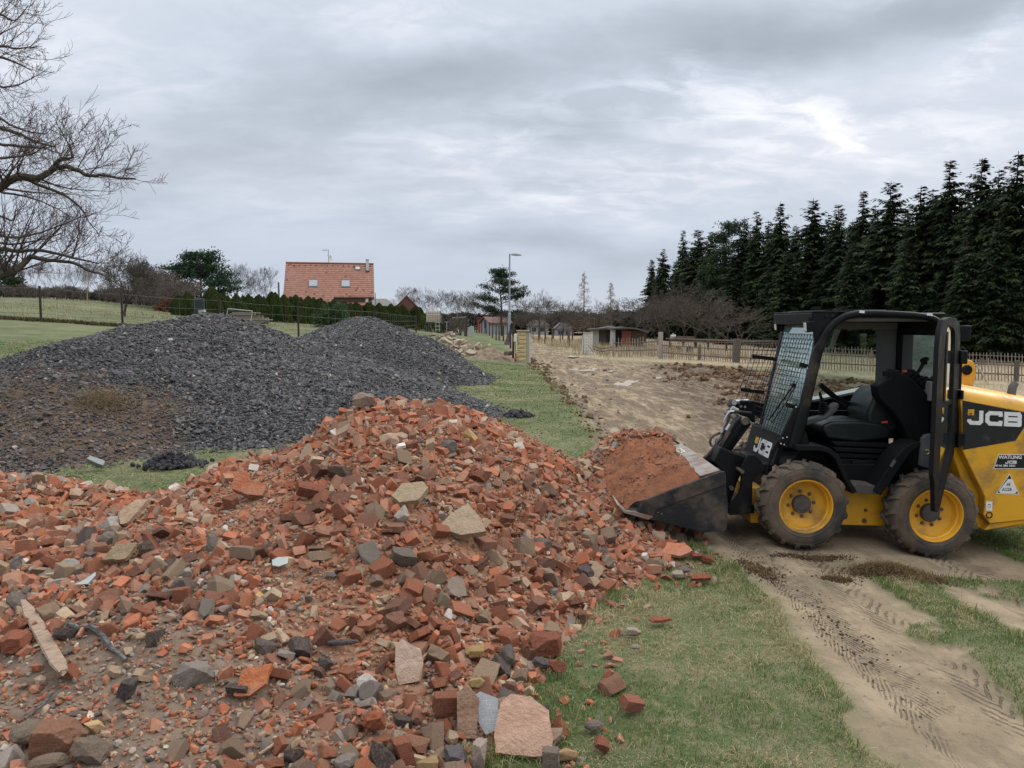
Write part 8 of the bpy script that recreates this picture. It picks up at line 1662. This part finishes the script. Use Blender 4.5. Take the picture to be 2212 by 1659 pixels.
    for i in range(16): T.branch(Vector((0, 0, 0)), Vector((T.r.uniform(-.8, .8), T.r.uniform(-.8, .8), 1)), 1.3, .025, 1, 3, 5, .05, .15, (.4, .9), (.4, .7), .008)
    p = W4(1797, 1305, 60); e = empty('bare_bush', (p.x, 60, gz(p.x, 60) - .05), 0, 'small reddish leafless bush inside the paddock frame', 'bush'); mobj('crown', segs_mesh('crown', *T.arrays(), M_bk5), e)
    for i, (u0, u1, v0, v1, Y, lab) in enumerate(((1752, 1792, 1288, 1300, 70, 'white sheet lying low behind the tall posts'), (1826, 1852, 1279, 1298, 76, 'whitish low trough behind the paddock frame'))):
        a = W4(u0, v0, Y); b = W4(u1, v1, Y); m = MB(); m.prism([(a.x, b.z - .2), (b.x, b.z - .2), (b.x - .1, a.z + .1), ((a.x + b.x) / 2, a.z + .15), (a.x + .1, a.z)], Y, Y + .8); o = m.build('white_sheet', wht); tag(setorigin(o, (a.x, Y, b.z)), lab, 'sheet')
    m = MB(); P = [W4(1742, 1300, 62), W4(1744, 1258, 62), W4(1786, 1258, 62), W4(1786, 1190, 66)]; m.tube([W4(1735, 1258, 64), W4(1786, 1257, 64), W4(1786, 1190, 64), W4(1794, 1190, 64)], .02, 5); m.tube([W4(1745, 1300, 64), W4(1745, 1258, 64)], .03, 5); o = m.build('pipe_stand', plain('grey_pipe', (.3, .32, .33), .5)); tag(setorigin(o, P[0]), 'thin grey pipe with bent top beside the water tank', 'pipe')
    # posts running back on the left of the road
    L = [(1994, 1270, 1372, 48), (1982, 1268, 1350, 56), (1966, 1272, 1340, 60), (1950, 1272, 1334, 64), (1938, 1270, 1326, 70), (1924, 1270, 1320, 76), (1912, 1260, 1315, 82), (1900, 1263, 1313, 88), (1882, 1260, 1313, 92), (1894, 1268, 1306, 100), (1872, 1255, 1310, 96), (1862, 1240, 1308, 100), (1853, 1245, 1306, 106), (1841, 1247, 1300, 110), (1832, 1246, 1298, 114)]
    posts([(u, vt - 2, vb, Y) for u, vt, vb, Y in L], 'fence_post', 'thin dark post of the old fence running back left of the road', 'old fence posts left of the road', .055)
    posts([(2082, 1282, 1335, 80), (2105, 1281, 1332, 76), (2129, 1280, 1340, 72), (2156, 1285, 1338, 72), (2189, 1288, 1330, 76), (2110 + 0, 1284, 1330, 90)], 'field_post', 'thin reddish brown post standing in the tall dry grass', 'posts in the tall dry grass', .05, plain('rusty_post', (.09, .055, .045), .9, .3, 5))
    posts([(2222, 1284, 1352, 62)], 'field_post', 'thicker rust red post in the tall dry grass near the white pillar', None, .11, plain('rust_post', (.13, .055, .045), .9, .3, 5))
    posts([(2278, 1305, 1372, 47)], 'field_post', 'dark post right behind the white brick pillar', None, .05)
build_far()

# ================================================================= GATE PILLARS, LAMP, FENCES
def build_pillars():
    Y = 37.0; a = W4(2017, 1290, Y); b = W4(2062, 1416, Y); zg = gz((a.x + b.x) / 2, Y); w = (W4(2055, 1400, Y).x - W4(2020, 1400, Y).x); x0 = W4(2020, 1400, Y).x; H = a.z - zg
    e = empty('stone_pillar', (x0, Y, zg), 0, 'yellow rock faced gate pillar with flat cap at the road', 'pillar')
    t = NT('yellow_stone'); v = t.coord('Object'); n = t.noise(v, 9, 5, .6); c = t.mix(t.rng(n, .35, .65), (.52, .41, .20), (.42, .33, .17)); t.bump(n, 1.0, .03); ym = t.fin(c, .9)
    nrow = 7
    hh = (H - .10) / nrow; m = MB()
    rs = random.Random(3)
    for i in range(nrow):
        z0 = .04 + i * hh; xa = 0; k = 5; jj = 4
        V = []; F = []
        for q in range(k + 1):
            for r_ in range(jj + 1): ed = min(q, k - q, r_, jj - r_) == 0; V.append((w * q / k, -(.002 if ed else rs.uniform(.015, .04)), z0 + hh * (.03 + .94 * r_ / jj)))
        for q in range(k):
            for r_ in range(jj): p_ = q * (jj + 1) + r_; F.append((p_, p_ + jj + 1, p_ + jj + 2, p_ + 1))
        m.add(V, F)
    m.build('rock_face', ym, e); m = MB(); m.box((0, 0, -.1), (w, .02, H - .06)); m.box((0, .021, -.1), (w + .14, .42, H - .1)); m.build('core', plain('mortar', (.34, .30, .22), .9), e)
    wb = NT('white_brick'); v = wb.coord('Object'); br = wb.n('ShaderNodeTexBrick'); mp = wb.n('ShaderNodeMapping'); mp.inputs['Rotation'].default_value = (R(90), 0, 0); tc = wb.n('ShaderNodeTexCoord'); sx = wb.n('ShaderNodeSeparateXYZ'); wb.l(tc.outputs['Object'], sx.inputs[0]); cm = wb.n('ShaderNodeCombineXYZ'); wb.l(wb.math('ADD', sx.outputs[0], sx.outputs[1]), cm.inputs[0]); wb.l(sx.outputs[2], cm.inputs[1]); wb.l(cm.outputs[0], br.inputs['Vector'])
    br.inputs['Scale'].default_value = 1; br.inputs['Brick Width'].default_value = .27; br.inputs['Row Height'].default_value = .09; br.inputs['Mortar Size'].default_value = .008; br.inputs['Color1'].default_value = (.60, .58, .53, 1); br.inputs['Color2'].default_value = (.50, .48, .44, 1); br.inputs['Mortar'].default_value = (.16, .14, .12, 1); wbm = wb.fin(br.outputs[0], .8)
    m = MB(); m.box((w + .141, .0, -.05), (w + .22, .40, H - .16)); m.build('white_brick_side', wbm, e)
    m = MB(); m.box((-.05, -.08, H - .055), (w + .16, .46, H)); m.build('pillar_cap', plain('cap_stone', (.36, .32, .25), .85), e, bevel=.01); m = MB(); m.box((-.02, -.05, -.05), (w + .24, .44, .039)); m.build('footing', plain('concrete_foot', (.34, .32, .28)), e)
    # meter box, post and red hose beside it
    p = W4(2008, 1306, Y); q = W4(2020, 1335, Y); m = MB(); m.box((p.x - .01, Y - .12, q.z), (q.x - .005, Y + .1, p.z), Matrix.Rotation(.06, 3, 'Y')); o = m.build('meter_box', plain('grey_white_box', (.58, .60, .58), .5), bevel=.01); tag(setorigin(o, (p.x, Y, q.z)), 'small whitish meter box left of the yellow pillar', 'box')
    m = MB(); m.tube([W4(2007, 1250, Y + .3), W4(2006, 1300, Y + .3), W4(2004, 1400, Y + .3)], .055, 7); o = m.build('gate_post', plain('rotten_post', (.05, .035, .03), .9, .3, 6)); tag(setorigin(o, W4(2004, 1400, Y + .3)), 'dark wooden post beside the meter box', 'post')
    m = MB(); m.tube([W4(2012, 1334, Y - .05), W4(2014, 1365, Y - .05), W4(2016, 1392, Y - .1), W4(2017, 1408, Y - .1)], .022, 6); o = m.build('cable_sleeve', plain('dark_sleeve', (.08, .05, .04))); tag(setorigin(o, W4(2016, 1400, Y)), 'dark cable sleeve running down from the meter box', 'cable')
    m = MB(); m.tube([W4(2014, 1380, Y - .15), W4(2016, 1396, Y - .15), W4(2010, 1410, Y - .15), W4(2018, 1412, Y - .15), W4(2012, 1398, Y - .15)], .04, 7); o = m.build('red_hose', plain('red_hose', (.24, .05, .035), .6)); tag(setorigin(o, W4(2014, 1410, Y)), 'red corrugated cable pipe at the foot of the yellow pillar', 'pipe')
    m = MB(); m.tube([W4(2006, 1310, Y - .02), W4(2002, 1325, Y - .02), W4(2007, 1338, Y - .02)], .018, 6); o = m.build('red_cable', plain('red_hose', (.24, .05, .035), .6)); tag(setorigin(o, W4(2006, 1325, Y)), 'loop of red cable behind the meter box', 'cable')
    # white pillar
    Y = 46.0; a = W4(2281, 1301, Y); b = W4(2315, 1391, Y); zg = gz(a.x, Y) ; w = b.x - a.x; H = a.z - zg; e = empty('brick_pillar', (a.x, Y, zg), 0, 'white brick gate pillar standing in dry grass across the road', 'pillar'); m = MB(); m.box((0, 0, -.1), (w, .45, H)); m.build('shaft', wbm, e); m = MB(); m.box((-.03, -.03, H + .002), (w + .03, .48, H + .05)); m.build('pillar_cap', plain('cap_stone', (.36, .34, .30), .85), e)
    m = MB(); m.prism([(-.12, -.1), (-.03, -.1), (-.004, H * .92), (-.05, H * .92)], .05, .3); m.build('mortar_edge', plain('pale_mortar', (.5, .48, .44), .9), e)
build_pillars()
def build_lamp():
    Y = 54.0; p = W4(1988, 1375, Y); zg = gz(p.x, Y) - .1; z = lambda v: W4(1990, v, Y).z - zg; x = lambda u: W4(u, 1200, Y).x - p.x; e = empty('street_lamp', (p.x, Y, zg), 0, 'grey steel street lamp with flat head over the road', 'street lamp'); g = plain('galvanised', (.27, .31, .34), .5, .15, 4, metal=.2)
    m = MB(); m.tube([(x(1988), 0, 0), (x(1990), 0, z(1225))], .10, 12); m.tube([(x(1990), 0, z(1225)), (x(1990), 0, z(1222))], [.10, .07], 12, cap=False); m.tube([(x(1990), 0, z(1222)), (x(1991), 0, z(992))], [.062, .05], 12); m.build('pole', g, e, smooth=True)
    m = MB(); m.tube([(x(1991), 0, z(996)), (x(1997), 0, z(994))], .035, 8); m.build('arm', g, e); m = MB(); m.prism([(x(1997), z(992)), (x(2006), z(990)), (x(2016), z(991)), (x(2037), z(995)), (x(2037), z(997)), (x(2012), z(998)), (x(1999), z(998))], -.13, .13); hd = m.build('lamp_head', plain('head_grey', (.33, .35, .37), .5), e, bevel=.01); m = MB(); m.prism([(x(2010), z(998) - .001), (x(2036), z(997) - .004), (x(2034), z(998) - .02), (x(2012), z(999) - .012)], -.10, .10); m.build('lamp_glass', plain('pale_glass', (.5, .5, .48), .3), hd)
    m = MB(); q0, q1 = W4(1978, 1375, 52), W4(1994, 1295, 52); m.tube([(q0.x, 52, gz(q0.x, 52) - .1), (q0.x * .5 + q1.x * .5 - .08, 52, (q0.z + q1.z) / 2), (q1.x, 52, q1.z)], [.22, .15, .12], 9); o = m.build('leaning_log', plain('grey_log', (.085, .075, .068), .9, .4, 6, bump=.8, bscale=20)); tag(setorigin(o, q0), 'gnarled grey log leaning against the lamp post', 'log')
build_lamp()
def build_fences():
    grey = NT('weathered_paling'); v = grey.coord('Object', (1, 1, .2)); n = grey.noise(v, 14, 4, .6); oi = grey.n('ShaderNodeNewGeometry').outputs['Random Per Island']; c = grey.mix(oi, (.30, .25, .20), (.16, .128, .10)); c = grey.scale(c, grey.math('MULTIPLY_ADD', n, .7, .65)); gm = grey.fin(c, .9, 0, .2)
    conc = plain('concrete_post', (.30, .27, .23), .9, .25, 6, bscale=20); wood = plain('dark_wood_post', (.10, .08, .065), .9, .35, 6, bscale=16); railm = plain('rail_wood', (.13, .10, .08), .9, .3, 6)
    def P(u, vb, Y): q = W4(u, vb, Y); return q
    # runs: (start, end) ground points with pale height
    def bay(name, label, u0, vt0, vb0, Y0, u1, vt1, vb1, Y1, spacing=.14, gap=0, group=None, posts=(), lean0=0, sag=0, h2=None, mat=gm):
        a, b = W4(u0, vb0, Y0), W4(u1, vb1, Y1); at, bt = W4(u0, vt0, Y0), W4(u1, vt1, Y1); L = (Vector((b.x, b.y)) - Vector((a.x, a.y))).length; n = int(L / spacing); e = empty(name, a, 0, label, 'fence', group); m = MB(); rs = random.Random(int(u0)); ux = Vector((b.x - a.x, b.y - a.y, 0)).normalized()
        for i in range(n + 1):
            t = i / n; p = a.lerp(b, t); q = at.lerp(bt, t); s = math.sin(t * math.pi) * sag; ln = rs.uniform(-.02, .02) + lean0 * (1 - t); r = .024 * rs.uniform(.8, 1.25); hh = rs.uniform(-.05, .05)
            if rs.random() < .03: continue
            m.tube([p - a + Vector((0, 0, -.05 - s)), q - a + Vector((ln, 0, hh - .06 - s)), q - a + Vector((ln, 0, hh - s))], [r, r * .95, r * .3], 5)
        pn = m.build('paling', mat, e)
        for f in (.30, .74):
            m = MB(); A0 = a.lerp(at, f) - a + Vector((0, .04, 0)); B0 = b.lerp(bt, f) - a + Vector((0, .04, 0)); m.tube([A0, A0.lerp(B0, .5) - Vector((0, 0, sag)), B0], .032, 5); m.build('rail', railm, e)
        for (u, vt, vb, Y, w, mt) in posts:
            p = W4(u, vb, Y) - a; q = W4(u, vt, Y) - a; m = MB(); m.box((p.x - w, p.y - w - .05, p.z - .2), (p.x + w, p.y + w - .05, q.z)); m.build('post', mt, e, bevel=.012)
        return e
    bay('collapsing_fence', 'pale sagging piece of paling fence right of the white pillar', 2318, 1345, 1372, 45, 2392, 1350, 1374, 44, .16, lean0=-.25, sag=.12)
    bay('paling_fence', 'greyish bay of paling fence left of the concrete post', 2395, 1322, 1392, 44, 2568, 1316, 1388, 43, .15, posts=[(2579, 1297, 1396, 42.5, .11, conc)])
    bay('paling_fence', 'brown bay of paling fence between the concrete post and the dark wooden post', 2588, 1332, 1396, 42, 2862, 1348, 1420, 39.5, .125, posts=[(2731, 1345, 1408, 41, .06, wood), (2875, 1324, 1416, 39, .15, wood)], sag=.0)
    bay('paling_fence', 'bay of paling fence right of the dark wooden post, behind the mesh guard', 2890, 1345, 1418, 39, 3100, 1352, 1432, 38, .13)
    bay('paling_fence', 'stretch of paling fence seen through the cab of the loader', 3105, 1362, 1432, 38, 3435, 1376, 1452, 36, .13, posts=[(3436, 1368, 1455, 36, .10, conc)])
    bay('paling_fence', 'stretch of paling fence hidden mostly behind the rear of the cab', 3440, 1378, 1454, 36, 3780, 1392, 1478, 35, .13)
    bay('paling_fence', 'right end stretch of paling fence behind the yellow engine cover', 3785, 1398, 1480, 35, 4150, 1412, 1500, 34, .13, posts=[(3966, 1408, 1492, 34.4, .08, wood)])
    m = MB(); a, b = W4(2600, 1322, 47), W4(3100, 1338, 45); m.tube([a, a.lerp(b, .5) - Vector((0, 0, .03)), b], .035, 5); o = m.build('long_rail', railm); tag(setorigin(o, a), 'long thin rail behind the paling fence', 'rail')
    # low grey hurdle fence behind
    bay('distant_fence', 'darker second paling fence farther back, under the spruces', 2640, 1318, 1340, 58, 3080, 1326, 1352, 56, .22, mat=railm)
    bay('distant_fence', 'second paling fence farther back, seen through the cab and right of it', 3090, 1346, 1382, 52, 4150, 1388, 1440, 48, .2, mat=gm)
    # wire fence on the left
    e = None; P0 = [(-200, 1110, 1262, 32), (154, 1117, 1263, 33), (474, 1143, 1281, 34.5), (857, 1168, 1292, 37), (1164, 1192, 1322, 38), (1461, 1213, 1322, 44), (1625, 1232, 1310, 56)]
    a = W4(P0[0][0], P0[0][2], P0[0][3]); e = empty('wire_fence', a, 0, 'wire mesh fence on thin dark posts behind the grey heaps', 'fence'); dk = plain('dark_post', (.035, .026, .022), .9, .3, 5); wire = plain('fence_wire', (.09, .11, .10), .5, .1, 5); tops = []; bots = []
    for (u, vt, vb, Y) in P0:
        q = W4(u, vt, Y) - a; g = gz(q.x + a.x, Y) - a.z; m = MB(); m.tube([(q.x, q.y, g - .2), (q.x, q.y, q.z)], .05, 7); m.build('post', dk, e); tops.append(Vector((q.x, q.y, q.z - .08))); bots.append(Vector((q.x, q.y, g + .15)))
    for i in range(len(P0) - 1):
        m = MB(); L = (tops[i + 1] - tops[i]).length; n = int(L / .55)
        for f in (0, .33, .62, .85, 1): A_, B_ = tops[i].lerp(bots[i], f), tops[i + 1].lerp(bots[i + 1], f); m.tube([A_, A_.lerp(B_, .5) - Vector((0, 0, .04)), B_], .0065, 4, cap=False)
        for j in range(1, n): t = j / n; s = Vector((0, 0, .04 * math.sin(t * math.pi))); m.tube([tops[i].lerp(tops[i + 1], t) - s, bots[i].lerp(bots[i + 1], t) - s], .0045, 3, cap=False)
        m.build('wire_mesh', wire, e)
    # dark verge of earth under the wire fence: scattered low weeds
    rng = np.random.RandomState(55); n = 5000; t = rng.rand(n) * .45; xs = np.interp(t, np.linspace(0, 1, 7), [W4(q[0], q[2], q[3]).x for q in P0]); ys = np.interp(t, np.linspace(0, 1, 7), [q[3] for q in P0]) - .3 + rng.normal(size=n) * .25
    c = np.array([[.085, .06, .04], [.06, .075, .03], [.16, .12, .07]])[rng.randint(0, 3, n)] * rng.uniform(.6, 1.2, (n, 1)); blades('verge_weeds', np.stack([xs, ys, ground_z(xs, ys) - .02], 1), rng.uniform(.08, .3, n), np.full(n, .015), np.full(n, 1.0), c, rng, M_gr, 'dark weeds and torn earth along the foot of the wire fence', 'weeds')
build_fences()
# ---- broken slabs and the earth pile
def build_slabs():
    rs = np.random.RandomState(8); M_c = rock_mat('old_concrete', True, (.30, .25, .19), .5)
    E = empty('slab_anchor') if False else None
    L = [(1990 - 1650, 0)]
    data = [(165, 985, 150, 50, 42), (285, 1040, 110, 60, 41.5), (380, 1010, 120, 70, 41), (480, 960, 150, 110, 41.5), (560, 990, 90, 80, 41.4), (400, 1090, 130, 80, 40), (500, 1060, 100, 60, 40.5), (600, 1060, 110, 80, 40.6), (520, 1140, 120, 70, 39.6), (660, 1130, 150, 110, 39.6), (740, 1090, 90, 60, 40.2), (800, 1130, 170, 90, 39.8), (640, 1210, 100, 60, 39), (770, 1240, 130, 100, 38.8), (700, 1290, 90, 70, 38.4), (830, 1290, 80, 90, 38.4), (900, 1220, 130, 110, 39), (1030, 1200, 130, 110, 39), (1180, 1200, 150, 80, 39.2), (760, 1350, 90, 50, 38), (910, 1320, 190, 110, 38.2), (960, 1410, 120, 50, 37.6), (880, 1440, 60, 30, 37.4), (620, 1260, 60, 50, 38.6), (560, 1200, 80, 60, 39)]
    names = {3: 'topmost pale slab of the broken concrete pile', 18: 'separate flat slab at the right end of the broken concrete pile', 20: 'long tilted slab at the front of the broken concrete pile', 9: 'large pale faced block in the middle of the broken concrete pile', 0: 'low slab at the left end of the broken concrete pile', 13: 'pale rounded block in the front of the broken concrete pile'}
    for i, (x, y, w, h, Y) in enumerate(data):
        u, v = 1650 + x / 4.74, 1100 + y / 4.74; p = W4(u, v, Y); k = Y / 3012 / 4.74 / 2; kind = ('brick', 'stone', 'brick', 'shard')[i % 4]
        me = npmesh('concrete_slab', *rock(rs, 3, kind), None, False, M_c); o = mobj('concrete_slab', me); o.location = p; o.scale = (w * k * 1.15, (w + h) * k * .55, h * k * 1.25 if kind == 'brick' else h * k * 1.5)
        o.rotation_euler = (rs.uniform(-.5, .8), rs.uniform(-.6, .6), rs.uniform(-.8, .8)); c = rs.uniform(.8, 1.15); o.color = (*[q * c for q in srgb(172, 158, 138)], 1)
        tag(o, names.get(i, 'broken tan concrete block in the pile beside the right grey heap'), 'concrete block', 'broken concrete blocks beside the right grey heap')
    # earth under and right of them
    cx, cy = W4(1915, 1400, 37).x, 38.6; xs = np.arange(-3.2, 3.4, .07); X, Yg = np.meshgrid(xs + cx, np.arange(36.2, 43.5, .1)); x = X.ravel(); y = Yg.ravel(); g = ground_z(x, y)
    z = g - .12 + .62 * np.exp(-(((x - cx) / .75) ** 2 + ((y - 37.9) / .8) ** 2)) + .75 * np.exp(-(((x - cx + 1.6) / 1.0) ** 2 + ((y - 40.6) / 1.3) ** 2)) + .3 * np.exp(-(((x - cx - .9) / .7) ** 2 + ((y - 38.6) / .7) ** 2)) + (fbm(x * 3, y * 3, 4) - .5) * .22
    V = np.stack([x, y, z], 1); nx = len(xs); ny = len(x) // nx; i = np.arange(nx * ny).reshape(ny, nx); F = np.stack([i[:-1, :-1].ravel(), i[:-1, 1:].ravel(), i[1:, 1:].ravel(), i[1:, :-1].ravel()], 1)
    F = F[(z > g)[F].any(1)]; t = NT('tan_earth'); v = t.coord('World'); n = t.noise(v, 5, 6, .65); t.bump(n, 1, .08); m = t.fin(t.mix(t.rng(n, .4, .62), (.23, .17, .11), (.12, .085, .055)), .95); used = np.unique(F); rm = np.zeros(len(V), int); rm[used] = np.arange(len(used))
    o = mobj('earth_pile', npmesh('earth_pile', V[used], rm[F], None, True, m)); tag(o, 'tan earth tipped beside the broken concrete blocks', 'earth', kind='stuff')
    p = W4(1985, 1380, 37.5); me = npmesh('grey_boulder', *rock(rs, 4, 'stone'), None, True, M_c); o = mobj('grey_boulder', me); o.location = (p.x, 37.5, p.z); o.scale = (.22, .2, .14); o.color = (*srgb(120, 112, 104), 1); tag(o, 'grey boulder lying apart in the grass by the yellow pillar', 'boulder')
build_slabs()
